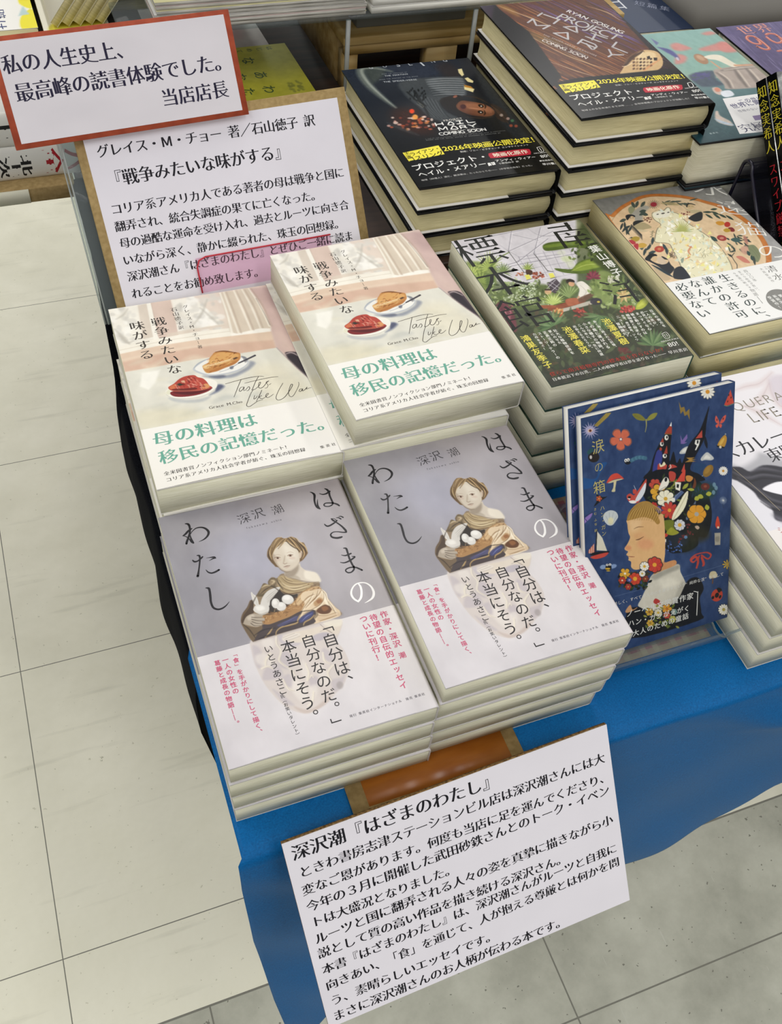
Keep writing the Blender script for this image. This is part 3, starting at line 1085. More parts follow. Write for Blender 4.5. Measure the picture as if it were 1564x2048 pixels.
# plates
fr(GRID[6])
f('#7f8594',[(700,560),(860,600),(1000,600),(1180,580),(1320,520),(1440,450),(1520,360),(1440,330),(1380,420),(1150,530),(900,560)],.75,30)
f('#4e5468',[(800,570),(930,600),(1050,575),(1000,540)],.6,26)
f('#c3c6c8',[(545,450),(600,380),(700,320),(850,275),(1100,250),(1300,255),(1400,290),(1415,345),(1370,410),(1250,480),(1080,530),(900,550),(760,552),(640,520),(560,480)],1,4)
f('#eceae2',[(575,450),(650,380),(800,300),(1100,268),(1290,272),(1390,310),(1370,390),(1220,470),(1050,515),(880,535),(760,530),(650,495)],1,6)
s('#9298a0',[6,14,6],[(560,440),(640,360),(800,290)],.7,6)
s('#a9aeb4',[5,10,5],[(600,500),(740,548),(900,552),(1100,520),(1280,462),(1400,370)],.7,4)
f('#c38a4e',[(700,400),(790,350),(800,290),(840,240),(880,195),(960,172),(1060,168),(1160,185),(1270,200),(1288,240),(1280,300),(1200,370),(1050,430),(900,490),(790,515),(740,500),(705,450)],1,4)
f('#dba866',[(850,250),(960,195),(1100,200),(1250,225),(1230,270),(1000,330),(820,380),(800,330)],.9,16)
f('#e9c48a',[(700,400),(780,380),(1000,330),(1200,280),(1150,320),(900,400),(760,450),(712,440)],.85,14)
for i in range(46):
    x=760+rs.rand()*470;y=380-(x-760)*.28+rs.randn()*55+20
    s(['#8f4f22','#e8c080','#b06a30','#d68a5a','#6d3c1c'][i%5],[8,14,6],[(x,y),(x+20,y-14),(x+44,y-12+rs.randn()*10)],.65,5)
s('#5b331b',[8,22,8],[(900,190),(1000,175),(1100,180),(1200,196)],.85,8)
f('#b0703a',[(800,490),(950,430),(1100,380),(1240,310),(1270,300),(1200,375),(1050,435),(900,495)],.7,10)
f('#4a3324',[(1170,290),(1220,265),(1240,280),(1190,305)],.8,4)
s('#f0dfb8',[6,12,5],[(705,430),(850,385),(1050,325),(1170,290)],.9,4)
s('#d8b070',[6,12,5],[(720,470),(760,510),(830,510)],.8,6)
# fork
s('#b9b9bd',[10,14],[(960,500),(1060,470),(1130,440),(1180,410)],1,3)
s('#8b8b92',[10,10],[(1130,440),(1250,370)],1,3)
s('#3d3a40',[22,26,30],[(1260,360),(1390,300),(1515,240)],1,3)
s('#8d8a90',[4,5],[(1300,330),(1400,285),(1500,240)],.8,2)
f('#3a3b44',[(1300,250),(1370,265),(1400,320),(1360,350),(1330,290)],.5,12)
f('#5a6070',[(1120,420),(1180,405),(1170,450),(1130,455)],.7,8)
# second plate
f('#747a8c',[(800,860),(920,820),(1010,760),(1040,720),(990,690),(920,700),(900,780)],.9,24)
f('#4d5169',[(900,800),(960,770),(1010,720),(960,700),(915,730)],.75,16)
f('#a9adb0',[(180,900),(420,930),(640,920),(830,870),(700,960),(420,980),(230,950)],.6,26)
f('#eeeadd',[(118,820),(150,770),(300,680),(500,610),(720,600),(860,620),(920,665),(915,730),(850,800),(700,870),(500,905),(320,910),(190,885)],1,4)
f('#d8d6b4',[(125,820),(170,770),(200,800),(190,850),(150,850)],.6,12)
s('#b6b3a8',[4,9,4],[(130,850),(240,905),(430,912),(640,890),(800,830),(900,750)],.8,3)
f('#7a2628',[(190,830),(230,800),(400,790),(640,780),(830,740),(840,760),(760,810),(600,860),(420,885),(290,885),(220,865)],1,4)
f('#461719',[(240,820),(420,810),(640,800),(780,765),(700,810),(520,850),(380,850)],.7,10)
f('#b3473a',[(160,740),(250,680),(330,610),(430,565),(560,548),(620,580),(700,600),(760,650),(800,710),(840,738),(700,780),(500,790),(300,800),(210,790)],1,4)
f('#d07a4c',[(180,740),(260,690),(300,720),(260,760),(210,770)],.8,10)
f('#dba066',[(700,700),(760,680),(810,725),(740,760),(690,750)],.9,8)
for i in range(70):
    x=260+rs.rand()*480;y=600+rs.rand()*170-(60 if 400<x<640 else 0)
    if y<560+abs(x-520)*.45: y=575+abs(x-520)*.5
    s(['#8d2a26','#d98c78','#c2543f','#e6b49a','#6b1d1c','#c96a5a'][i%6],[8,16,6],[(x,y),(x+16,y+14+rs.randn()*10),(x+34,y+20+rs.randn()*18)],.7,4)
f('#5c1f1c',[(230,765),(420,755),(580,740),(600,770),(420,790),(250,790)],.8,6)
s('#d9a27a',[4,8,4],[(210,790),(400,795),(640,785),(800,750)],.7,3)
f('#2f3327',[(300,690),(340,672),(380,690),(430,685),(380,705),(330,715)],.9,5)
f('#e8cda6',[(360,640),(410,630),(420,665),(375,665)],.7,8)
n(.03,14,6,1.0,0,132)
g('#f1eee6','#efebe4','#ece8de','#efece6',132,188)
# print
K='#3d3833'
fr(GRID[5])
TV('戦争みたいな',K,(341,287),(455,627),'M',.96,1.08)
TV('味がする',K,(213,311),(287,540),'M',.96,1.08)
TV('グレイス・M・チョー','#4a443e',(505,213),(592,450),'M',.92);TV('著','#4a443e',(594,452),(600,474),'M',.9)
TV('石山徳子','#5a544e',(436,228),(480,335),'M',.95);TV('訳','#5a544e',(480,336),(488,360),'M',.9)
T('Grace M.Cho','#4b443c',(650,828),(852,789),'M',1.0)
fr(GRID[7])
for q in ([(258,245),(400,205),(560,165),(700,145),(760,150)],[(510,235),(700,190),(850,160),(948,150)],[(465,185),(440,240),(400,340),(370,415)],[(500,285),(460,290),(438,325),(450,342),(480,320),(503,285),(496,330),(520,325)],[(520,325),(560,280),(575,300),(555,330),(535,332)],[(692,145),(650,220),(612,310),(600,325)],[(610,325),(650,310),(700,265),(718,225),(700,228),(690,280),(710,300),(750,285),(800,225),(828,205),(790,225),(815,260),(800,295),(773,298)],[(830,255),(855,240)],[(625,315),(590,370),(550,470),(535,525),(570,540),(620,510),(680,470),(745,450)],[(640,395),(630,440),(655,430),(675,400)],[(735,325),(700,400),(662,472)],[(690,420),(735,395),(700,418),(740,438),(790,410)],[(790,410),(822,372),(800,372),(785,405),(810,422),(850,405),(885,378)],[(1010,235),(960,320),(925,400),(925,440),(960,455),(1030,420),(1100,330),(1138,260),(1120,250),(1095,310),(1085,370),(1110,410),(1150,395),(1200,310),(1222,250),(1215,220)],[(1262,305),(1235,315),(1225,340),(1245,342),(1272,308),(1268,335),(1300,320),(1330,285),(1320,312),(1350,300),(1385,293)]):
    R('#46403a',[6,8,5],q)
fr(GRID[5])
GR='#6aa894'
T('母の料理は',GR,(312,1023),(942,893),'N',.98);T('移民の記憶だった。',GR,(348,1131),(1410,911),'N',.98)
T('全米図書賞ノンフィクション部門ノミネート！','#33302e',(380,1226),(1142,1063),'M',.95)
T('コリア系アメリカ人社会学者が紡ぐ、珠玉の回想録','#33302e',(393,1264),(1236,1083),'M',.95)
T('集英社','#4a4642',(1320,1073),(1424,1047),'M',.72)

sheet('signfront', 220.6, 140.06, '#ece8ee', 0.5)
n(.012,5,3);fr(GRID[8])
for t,a,b in (('ときわ書房志津ステーションビル店は深沢潮さんには大',(116,634),(1390,186)),('変なご恩があります。何度も当店に足を運んでくださり、',(127,708),(1412,262)),('今年の３月に開催した武田砂鉄さんとのトーク・イベン',(145,775),(1408,319)),('トは大盛況となりました。',(163,840),(767,627)),('ルーツと国に翻弄される人々の姿を真摯に描きながら小',(178,908),(1421,441)),('説として質の高い作品を描き続ける深沢さん。',(190,968),(1228,594)),('本書『はざまのわたし』は、深沢潮さんがルーツと自我に',(207,1034),(1436,559)),('向きあい、「食」を通じて、人が抱える尊厳とは何かを問',(222,1100),(1446,615)),('う、素晴らしいエッセイです。',(240,1163),(932,904)),('まさに深沢潮さんのお人柄が伝わる本です。',(250,1226),(1222,853))):
    T(t,'#17151c',a,b,'N',1.02)
T('深沢潮『はざまのわたし』','#17151c',(86,554),(946,263),'N',1.02)

sheet('signback', 201.5, 133.6, '#e6e2ea', 0.5)
n(.012,5,4);fr(GRID[9])
for t,a,b in (('グレイス・Ｍ・チョー 著／石山徳子 訳',(155,357),(1240,196)),('『戦争みたいな味がする』',(205,497),(1110,349)),('コリア系アメリカ人である著者の母は戦争と国に',(227,645),(1385,456)),('翻弄され、統合失調症の果てに亡くなった。',(246,730),(1268,569)),('母の過酷な運命を受け入れ、過去とルーツに向き合',(270,813),(1408,617)),('いながら深く、静かに綴られた、珠玉の回想録。',(287,898),(1383,709)),('深沢潮さん『はざまのわたし』とぜひご一緒に読ま',(309,978),(1430,770)),('れることをお勧め致します。',(330,1063),(985,949))):
    T(t,'#1a1620',a,b,'N',1.02)

sheet('signred', 164, 66, '#dcd7dc', 0.5)
n(.015,4,5);fr(GRID[10])
T('私の人生史上、','#211c38',(45,369),(812,279),'N',1.02);T('最高峰の読書体験でした。','#211c38',(98,546),(1388,369),'N',1.02);T('当店店長','#211c38',(963,601),(1372,548),'N',1.0)

rs=np.random.RandomState(8)

sheet('greenhouse', 121.7, 178.8, '#5b6a3c', 2.6)
g('#c9c4c6','#8b8c6a','#53613a','#3c4a2c',0,95);g('#4a5436','#3b4529','#33362c','#3a3a2e',95,178.8)
fr(GRID[11])
f('#cfcacd',[(60,320),(1580,60),(1600,1000),(1200,850),(700,800),(350,740)],1,20,False)
for q in ([(480,240),(760,440)],[(800,200),(760,440)],[(760,440),(1300,215)],[(560,260),(1000,180)],[(1150,170),(1070,470)],[(1000,180),(1180,270),(1560,230)],[(100,330),(540,520)],[(760,440),(900,540),(620,640)],[(900,540),(1400,480)],[(820,250),(1120,320)],[(760,620),(1560,480)],[(560,640),(900,560)],[(880,560),(1240,300)]):
    s('#8f8a92',[9,9],q,.8,2);s('#ece9ea',[5,5],[(x+8,y+6) for x,y in q],.7,2)
for i in range(7):
    x=900+i*100;s('#9d98a0',7,[(x-20,500-20*i),(x+130,760-10*i)],.7,2)
for i in range(5):
    y=470+i*75;s('#9d98a0',7,[(880+i*20,y+40),(1560,y-60)],.7,2)
for i in range(8):
    f('#c8d0a4',ell((1360+rs.rand()*180,460+rs.rand()*160),(50,30)),.35,14)
def fan(c1,c2,b,a0,a1,L,nn,w=9):
    for i in range(nn):
        a=np.radians(a0+(a1-a0)*i/(nn-1));l=L*(.8+.3*rs.rand())
        s([c1,c2][i%2],[w,w*1.3,2],[b,(b[0]+.55*l*np.cos(a),b[1]+.55*l*np.sin(a)),(b[0]+l*np.cos(a),b[1]+l*np.sin(a)+l*.08)],1,1.5)
# left palms
f('#6f7f38',[(230,570),(420,560),(620,640),(560,900),(470,920),(380,760)],.9,30)
fan('#8a9d45','#b7c36d',(300,740),200,330,190,17);fan('#7d9140','#aebb62',(520,640),150,340,220,21)
fan('#6d8138','#9aab58',(420,800),230,380,170,15)
s('#6a7c34',[26,10],[(520,640),(640,520),(770,450)],1,4)
f('#556b32',[(480,700),(560,720),(600,800),(530,900),(490,850)],.9,20)
s('#e6e8d8',[8,14,6],[(500,945),(520,870),(600,790)],.9,3)
fan('#7f9150','#5f7438',(690,690),190,380,130,14)
f('#5d6b3a',[(560,880),(900,840),(1240,840),(1400,1000),(1300,1120),(700,1100),(580,1000)],.9,30)
cols=['#51622f','#7c8e4c','#9fae74','#3f4c28','#6c7d3f','#b9c29a','#87966a']
for i in range(170):
    x=560+rs.rand()*820;y=780+rs.rand()*320
    leaf(cols[i%7],(x,y),rs.rand()*360,26+rs.rand()*44,7+rs.rand()*9,.85)
for i in range(110):
    x=750+rs.rand()*330;y=940+rs.rand()*90
    e(['#c9cfb4','#aeb890','#e3e6d5'][i%3],(x,y),(7,6),.8,3)
for i in range(60):
    x=880+rs.rand()*210;y=800+rs.rand()*110
    e(['#d9ded0','#c4d0b0'][i%2],(x,y),(9,6),.8,3)
for i in range(30): e(['#8f4a38','#a85b44','#6f3426'][i%3],(1050+rs.rand()*140,690+rs.rand()*70),(13,10),.9,3)
for i in range(20): e(['#9f5a44','#b77a55'][i%2],(850+rs.rand()*90,690+rs.rand()*40),(10,8),.8,3)
# hanging lamps, basket plant
for a,b in (((760,440),(950,690)),((1070,470),(1240,680))): s('#3a3834',6,[a,b],1,1)
fan('#7c8f42','#a3b160',(990,660),200,345,110,9);f('#4b3326',[(970,660),(1040,665),(1050,710),(985,720)],1,3)
for c in ((990,745),(1280,730)):
    f('#e3dc66',[(c[0]-36,c[1]-26),(c[0]+20,c[1]-32),(c[0]+46,c[1]+16),(c[0]-10,c[1]+30)],1,3,False);s('#35332c',7,[(c[0]-50,c[1]-60),(c[0]+20,c[1]-45)],1,2)
    s('#35332c',6,[(c[0]-10,c[1]+34),(c[0]+60,c[1]+18)],1,2)
# window grid, figures
fr(GRID[12])
f('#4a4048',[(20,640),(110,590),(165,650),(110,740),(70,720)],1,4,False)
for q in ([(30,640),(120,700)],[(60,625),(140,680)],[(20,690),(110,600)],[(50,730),(150,640)]): s('#c9c4c8',5,q,.9,1)
e('#caa27c',(30,720),(34,28),1,3);s('#3a2a22',[18,20],[(5,700),(50,700)],1,3)
f('#4d5b30',[(180,600),(280,620),(340,700),(320,790),(200,800),(150,700)],.9,14)
fan('#6c7f45','#93a56a',(250,780),200,320,170,15)
f('#e3ddd0',[(320,640),(380,620),(450,670),(490,715),(420,760),(360,800),(340,760),(350,700)],1,5)
s('#b5ac9e',[4,8],[(360,660),(420,720),(400,760)],.7,4)
e('#c99b74',(270,645),(32,24),1,3,15)
f('#2a211c',[(215,610),(250,595),(295,610),(300,630),(250,625),(225,640)],1,4)
s('#caa27f',[14,18],[(345,770),(330,800)],1,3)
# shelf and pots
f('#8c4a30',[(30,890),(130,850),(320,800),(400,790),(400,830),(250,870),(60,910)],1,4)
f('#a85f40',[(210,800),(320,785),(340,840),(240,860)],1,4)
f('#b9b3a4',[(20,920),(260,870),(430,820),(520,800),(510,840),(270,900),(30,960)],1,5,False)
f('#6a4a38',[(340,790),(480,735),(500,760),(380,830)],.9,6)
fr(GRID[11]);fan('#a8bb5a','#c9d68a',(1300,1070),195,345,170,17);f('#a05438',[(1130,1080),(1330,1080),(1300,1110),(1180,1115)],.9,4)
f('#6e3440',[(610,1060),(720,1040),(820,1180),(860,1360),(800,1380),(690,1220)],.9,14)
for i in range(46): leaf(['#8c4454','#592a38','#a86a70'][i%3],(620+rs.rand()*190,1060+rs.rand()*260),rs.rand()*360,50,9,.85)
for i in range(9): leaf(['#d0784c','#e0a06a','#b9503c'][i%3],(1330+rs.rand()*60,1190+rs.rand()*40),190+i*20,70,15,.95)
fr(GRID[12])
for i in range(40): leaf(['#9c3b34','#c05a4a','#742a28'][i%3],(300+rs.rand()*120,900+rs.rand()*70),rs.rand()*360,42,9,.9)
for i in range(9): leaf(['#c98a4a','#a8603c','#d9b070'][i%3],(110+rs.rand()*40,930+rs.rand()*40),180+i*22,60,13,.95)
# banana leaves, top right
f('#4c5e22',[(-20,265),(60,235),(240,225),(420,220),(500,250),(460,300),(300,290),(100,315),(0,315)],1,5)
f('#71862f',[(0,265),(200,240),(420,230),(440,250),(200,270),(20,290)],.8,10)
f('#55682a',[(105,490),(270,500),(330,440),(440,400),(560,410),(640,470),(600,510),(430,545),(240,540),(130,515)],1,5)
f('#8a9d3c',[(280,510),(340,450),(450,410),(570,420),(610,465),(480,500),(350,520)],.9,10)
s('#b6c066',[3,7,3],[(270,520),(420,460),(620,455)],.9,2)
f('#3f4a26',[(380,60),(480,200),(600,330),(760,560),(700,560),(480,420),(420,250),(330,200)],.95,20)
for i in range(60): leaf(['#4a5a2c','#65763a','#2f3a1e'][i%3],(240+rs.rand()*420,230+rs.rand()*180),rs.rand()*360,46,12,.85)
f('#7d8d4e',[(460,640),(540,530),(640,530),(780,640),(900,760),(960,860),(760,900),(560,820),(480,730)],.95,20)
for i in range(90): leaf(['#8fa15c','#5d7038','#a9b57c','#74874a','#475626'][i%5],(450+rs.rand()*520,580+rs.rand()*330),rs.rand()*360,48,12,.85)
for i in range(9): leaf(['#6e2a3c','#8c3d4c'][i%2],(490,590),170+i*24,80,12,.95)
for i in range(70): e(['#c9c7b4','#a9a890','#dedbc8'][i%3],(640+rs.rand()*110,570+rs.rand()*70),(7,7),.9,2)
for i in range(70): e(['#b7bba0','#8f9a70'][i%2],(660+rs.rand()*330,740+rs.rand()*110),(6,6),.8,2)
for i in range(8): leaf(['#c9a06a','#e0c088'][i%2],(800,760),20+i*45,80,12,.8)
for i in range(60): e(['#b9453a','#d0665a','#8a2c2a'][i%3],(770+rs.rand()*140,870+rs.rand()*60),(10,9),.95,3)
f('#aab13c',[(920,900),(960,820),(1040,780),(1060,820),(1000,890)],1,5);f('#c9cd62',[(940,880),(980,830),(1040,795),(1010,850)],.7,8)
e('#2b2632',(520,820),(60,34),.9,6);e('#d7c24a',(545,825),(16,10),.9,3)
# dark lower garden
for i in range(260):
    x=-150+rs.rand()*1500;y=930+rs.rand()*650
    leaf(['#39452a','#53613c','#2b3420','#66724a','#475433','#5e4a38'][i%6],(x,y),rs.rand()*360,60+rs.rand()*80,10+rs.rand()*16,.6)
for b,a0 in (((560,960),20),((80,1060),160),((1100,1260),190)):
    for i in range(13):
        a=a0+i*14;leaf(['#5f7d4c','#44603a','#7b9464'][i%3],b,a,170,12,.8)
for i in range(24): e(['#5c2a28','#743634'][i%2],(760+rs.rand()*110,1280+rs.rand()*60),(16,9),.8,4)
f('#2c2a24',[(30,1640),(1480,1340),(1440,1250),(20,1540)],.45,40,False)
f('#2f3a1e',[(330,10),(380,0),(1530,1330),(1440,1330),(1060,880),(740,540)],.5,30,False)
n(.05,30,9)
# lettering
K='#171915'
fr(GRID[11])
TV('標本館',K,(262,262),(1100,1352),'K',1.0,1.12)
fr(GRID[12])
TV('南',K,(196,32),(392,290),'K',1.0,1.12);TV('洋',K,(700,590),(900,850),'K',1.0,1.12)
TV('葉山博子','#e7e6de',(470,268),(765,575),'B',.92)
WH='#ecebe2';Y='#e3d65a'
TV('日本の南方を',WH,(1068,905),(1222,1080),'B',.9);TV('一人の男が、',WH,(1012,912),(1150,1080),'B',.9)
TV('必死で泳ぐ。',WH,(975,920),(1110,1090),'B',.9);TV('まっすぐな心',WH,(928,930),(1075,1110),'B',.9)
TV('彼を動かすのは',WH,(880,938),(1030,1150),'B',.9);TV('植物愛と探求心。',WH,(835,945),(985,1190),'B',.9)
TV('台湾、南洋群島。ジャワ',WH,(785,952),(945,1215),'B',.9);TV('ニューギニア、',WH,(735,960),(880,1190),'B',.9)
TV('……冒険譚だ。',WH,(690,968),(850,1190),'B',.9)
TV('池澤夏樹',Y,(600,988),(830,1250),'B',.98)
TV('島と海に囲まれた記憶、',WH,(495,1008),(735,1290),'B',.9);TV('その風に運ばれる',WH,(440,1018),(655,1290),'B',.9);TV('小さな種子の物語。',WH,(390,1030),(600,1310),'B',.9);TV('こんな本に、一生に何度',WH,(340,1040),(590,1360),'B',.9);TV('出会えるだろうか。',WH,(290,1055),(490,1300),'B',.9)
TV('池澤春菜',Y,(200,1066),(430,1335),'B',.98)
TV('壮大な植物世界を',WH,(90,1092),(290,1345),'B',.9);TV('掌にのせた',WH,(38,1100),(160,1240),'B',.9);TV('正真正銘の',WH,(-15,1110),(110,1265),'B',.9);TV('ストーリーテラーの',WH,(-68,1120),(140,1390),'B',.9);TV('力作を寿ぐ！',WH,(-122,1130),(10,1300),'B',.9)
TV('鴻巣友季子',Y,(-228,1150),(50,1480),'B',.98)
T('僕らで南洋植物専門の標本館を作らないか？','#a8352a',(45,1548),(1232,1292),'M',.95)
T('日本統治下の台湾、二人の植物学者は夢を語り合った――','#e9e8e0',(72,1600),(1232,1340),'M',.95)
T('早川書房','#e9e8e0',(1255,1335),(1452,1298),'M',.9)
T('HAYAKAWA','#e9e8e0',(1180,1225),(1360,1190),'M',.9);T('80!','#e9e8e0',(1250,1258),(1352,1238),'M',1.0)
R('#e9e8e0',4,[(1190,1145),(1235,1132),(1270,1180),(1225,1190),(1188,1145)]);R('#e9e8e0',4,[(1208,1150),(1232,1178)]);R('#e9e8e0',4,[(1228,1146),(1250,1172)])

rs=np.random.RandomState(4)

sheet('cat', 130, 186, '#83827d', 2.6)
A=(1180,380,7.109);Bf=(1380,400,7.875);Cf=(880,360,2.2865)
g('#7a7974','#8b8a86','#8d8c88','#a3a2a0',0,121)
def toA(p): 
    p=np.asarray(p,float)/Bf[2]+np.array(Bf[:2]); return (p-np.array(A[:2]))*A[2]
outer=[(262,400),(300,350),(420,240),(560,160),(700,90),(860,58),(1050,55),(1300,75),(1500,112)]+[tuple(x) for x in toA([(250,12),(480,75),(720,190),(900,310),(1050,440),(1180,620),(1250,760),(1280,880),(1275,1000),(1200,1180),(0,1300)])]+[(1050,1300)]
inner=[(312,440),(345,385),(450,280),(590,195),(730,125),(870,95),(1050,92),(1290,112),(1500,150)]+[tuple(x) for x in toA([(230,50),(430,110),(650,215),(830,330),(980,460),(1110,640),(1170,770),(1195,880),(1190,1010),(1100,1180),(0,1300)])]+[(1000,1290)]
fr(GRID[13])
f('#b5682f',outer,1,3);f('#c9813f',[(x+6,y+8) for x,y in outer],.5,12);f('#dcc09a',inner,1,3)
s('#6b4a2a',5,inner[:20],.5,2)
n(.05,40,3,1,0,121)
f('#cfa67c',[(330,430),(480,300),(700,180),(760,260),(600,420),(420,520)],.3,50)
# cat body, pale patchwork
cat=[(890,330),(960,290),(1040,300),(1100,250),(1140,270),(1150,310),(1250,340),(1330,420),(1430,500),(1560,580),(1800,760),(1950,960),(2020,1130),(1980,1250),(1400,1260),(1330,1150),(1250,980),(1180,850),(1120,760),(940,740),(930,680),(960,560),(1010,490),(930,430),(890,380)]
s('#3f4038',14,cat+[cat[0]],.8,4);f('#e6e0bd',cat,1,6)
for i in range(230):
    x=920+rs.rand()*1050;y=300+rs.rand()*930
    if not (y>330+ (x-1200)*.72-120 and y<700+(x-940)*.95+60): continue
    c=['#f2ecc9','#ece48f','#fbf9ee','#cfd8c4','#efd68c','#e2eadf','#fbf6d6','#e2c79a'][rs.randint(8)]
    a=rs.rand()*6.28;L=26+rs.rand()*60
    f(c,[(x,y),(x+L*np.cos(a),y+L*np.sin(a)),(x+L*np.cos(a+1)*.8,y+L*np.sin(a+1)*.8)],.9,3,False)
for i in range(150):
    x=930+rs.rand()*1030;y=310+rs.rand()*920
    if not (y>330+ (x-1200)*.72-100 and y<700+(x-940)*.95+50): continue
    a=rs.rand()*6.28;L=20+rs.rand()*60
    s(['#6f6d4c','#97804a','#55563f','#a5813f'][i%4],[2,5,2],[(x,y),(x+L*.5*np.cos(a)+6,y+L*.5*np.sin(a)),(x+L*np.cos(a),y+L*np.sin(a))],.7,1.5)
f('#eeead8',[(900,335),(970,300),(1050,310),(1110,260),(1140,310),(1120,370),(1000,400),(920,385)],.9,8)
for c in ((962,345),(1114,318)): e('#3a3a36',c,(17,7),1,2,-15)
e('#55504a',(1038,332),(26,10),1,2,-10)
for q in ([(1440,800),(1400,870),(1430,920)],[(1390,790),(1450,820)],[(1420,950),(1360,980)]): s('#c9764e',[14,20,12],q,.8,4)
for i in range(16): lf('#a9ad62',(1310,590),180+i*12,120+rs.rand()*60,6)
# left figures
f('#8d9290',[(580,330),(640,280),(760,220),(850,250),(760,330),(740,440),(640,430)],.75,20)
f('#8f8f6e',[(545,260),(600,225),(640,270),(590,340),(555,320)],1,4)
e('#d2b58e',(590,400),(48,34),1,3,10);f('#23262b',[(505,380),(520,355),(580,345),(640,365),(635,385),(590,370),(560,400),(530,430)],1,3)
for c in ((578,398),(612,395)): e('#2a2522',c,(7,4),1,1)
f('#25282b',[(610,470),(640,440),(720,430),(770,440),(720,460),(660,490),(620,510)],1,4)
f('#a89a76',[(620,520),(680,480),(760,460),(860,510),(870,540),(780,560),(700,580),(640,560)],1,4)
f('#c8b795',[(640,560),(720,560),(820,575),(860,560),(800,590),(700,590)],.9,5)
for i in range(14): s('#22262a',[9,3],[(590+i*11,490+i*11),(575+i*13,520+i*13+22)],1,1)
for b,a in (((430,570),-70),((455,600),-50),((520,640),-85),((560,640),-120),((545,600),-60),((480,560),-30),((500,560),-95)): lf('#2f3b3c',b,a,110,16)
for b,a in (((650,250),-70),((720,240),-50),((700,310),-10),((730,330),15),((700,360),-30),((420,450),-20),((640,255),-120)): lf('#3f4c46',b,a,100,22)
e('#97283a',(905,205),(46,32),1,3)
for i in range(18):
    a=i*20;s('#3f2a2c',[7,3],[(905+50*np.cos(np.radians(a)),205+36*np.sin(np.radians(a))),(905+92*np.cos(np.radians(a)),205+60*np.sin(np.radians(a)))],1,1)
for i in range(16): lf('#4a564c',(1020+i*26,150+rs.rand()*60),rs.rand()*60-20,80+rs.rand()*60,10)
f('#ab9a6e',[(1000,190),(1120,170),(1260,200),(1240,220),(1100,210)],.8,8)
e('#cdb387',(1428,232),(50,40),1,3);s('#2b2a28',[14,22,14],[(1375,240),(1390,200),(1440,195),(1490,210)],1,2);s('#4a3f34',4,[(1400,232),(1420,228)],1,1);s('#4a3f34',4,[(1445,230),(1465,232)],1,1)
f('#b9ac86',[(1290,190),(1380,270),(1520,280),(1590,300),(1500,330),(1400,310)],.9,10)
f('#272b30',[(1400,400),(1450,360),(1560,310),(1600,330),(1590,420),(1500,450),(1420,420)],1,5)
for i in range(10): e('#7a3b34',(1290+rs.rand()*130,300+rs.rand()*60),(9,9),1,2)
for i in range(22): e('#6a3a30',(770+rs.rand()*110,390+rs.rand()*70),(8,8),1,2)
for i in range(18): s('#46503e',[4,6],[(880,590+i*6),(850+rs.rand()*70,580+i*7)],.9,1)
# fruits and camellia
f('#a98f3c',[(580,690),(640,660),(705,675),(690,720),(620,735)],1,4);f('#c7a04a',[(690,770),(750,752),(810,780),(770,820),(700,815)],1,4)
f('#b03a44',[(552,720),(600,710),(650,745),(640,770),(600,770)],1,4);f('#b03a44',[(640,770),(680,760),(690,800),(680,850),(640,820),(620,790)],1,4)
f('#38403e',[(550,690),(590,665),(610,680)],1,2);f('#4e5c54',[(700,830),(770,820),(740,855)],1,2)
e('#b44a3e',(985,840),(70,45),1,3);e('#c9835a',(985,838),(26,18),1,4);s('#7d2b2a',[4,4],[(930,850),(985,878),(1040,855)],.8,2)
for b,a in (((1100,920),-100),((1090,860),-120),((760,930),-70),((800,860),-50),((830,900),-15),((880,780),-80)): lf('#37464b',b,a,110,20)
s('#37403f',[6,8],[(770,930),(800,850),(860,760)],1,1)
# reclining figures, dark
f('#23272e',[(820,930),(860,900),(940,915),(950,940),(880,960),(860,990),(900,1020),(980,1050),(1080,1050),(1120,1000),(1040,980),(1020,940),(1100,980),(1150,1060),(1200,1120),(1130,1200),(1060,1150),(960,1080),(850,1020),(780,985)],1,5)
e('#d0b48c',(920,975),(40,40),1,3);f('#1e2227',[(825,930),(870,905),(940,915),(935,935),(890,950),(850,990)],1,3);f('#cdb9a0',[(950,980),(1010,950),(1080,1010),(1070,1050),(1000,1055)],.9,6)
f('#252931',[(1190,1150),(1230,1100),(1310,1090),(1390,1180),(1420,1260),(1200,1260)],1,5);f('#22343d',[(870,1060),(1000,1110),(1130,1190),(1180,1240),(1050,1180)],1,6)
f('#8c9a8a',[(1290,990),(1330,960),(1330,1010),(1310,1040)],1,4)
for i in range(20): s('#5b4a38',[5,5],[(1120+rs.rand()*90,880+rs.rand()*90),(1130+rs.rand()*90,890+rs.rand()*90)],1,1)
f('#b9a584',[(900,1090),(1050,1180),(1150,1260),(1050,1290),(960,1200)],.8,12)
# right-hand garland
fr(GRID[14])
for b,a,L in (((200,190),0,150),((240,220),30,140),((330,180),20,140),((360,210),35,150),((450,220),25,140),((560,240),30,150),((320,150),-5,110)): lf('#3a4a40',b,a,L,16)
for i in range(26): lf(['#3a463f','#2f3d3a','#55604f'][i%3],(560+rs.rand()*330,520+rs.rand()*330),rs.rand()*90-20,60+rs.rand()*60,12)
f('#c98f35',[(405,355),(440,335),(520,340),(545,380),(480,400),(430,385)],1,4);e('#b33a33',(588,385),(48,42),1,4);f('#7d2b2d',[(600,440),(660,430),(705,470),(690,500),(630,490)],1,4);f('#b59230',[(525,470),(580,445),(640,470),(620,500),(560,505)],1,4)
lf('#2f4a44',(320,570),35,140,26);e('#9c3a36',(500,598),(78,44),1,4,12);e('#c98a76',(500,600),(34,20),.9,5)
f('#3f5a56',[(640,620),(720,590),(790,620),(780,660),(700,660)],1,6);f('#b07a6a',[(840,560),(900,600),(910,700),(860,660)],.9,10);f('#c79a84',[(790,760),(880,720),(930,770),(900,860),(820,830)],.9,14)
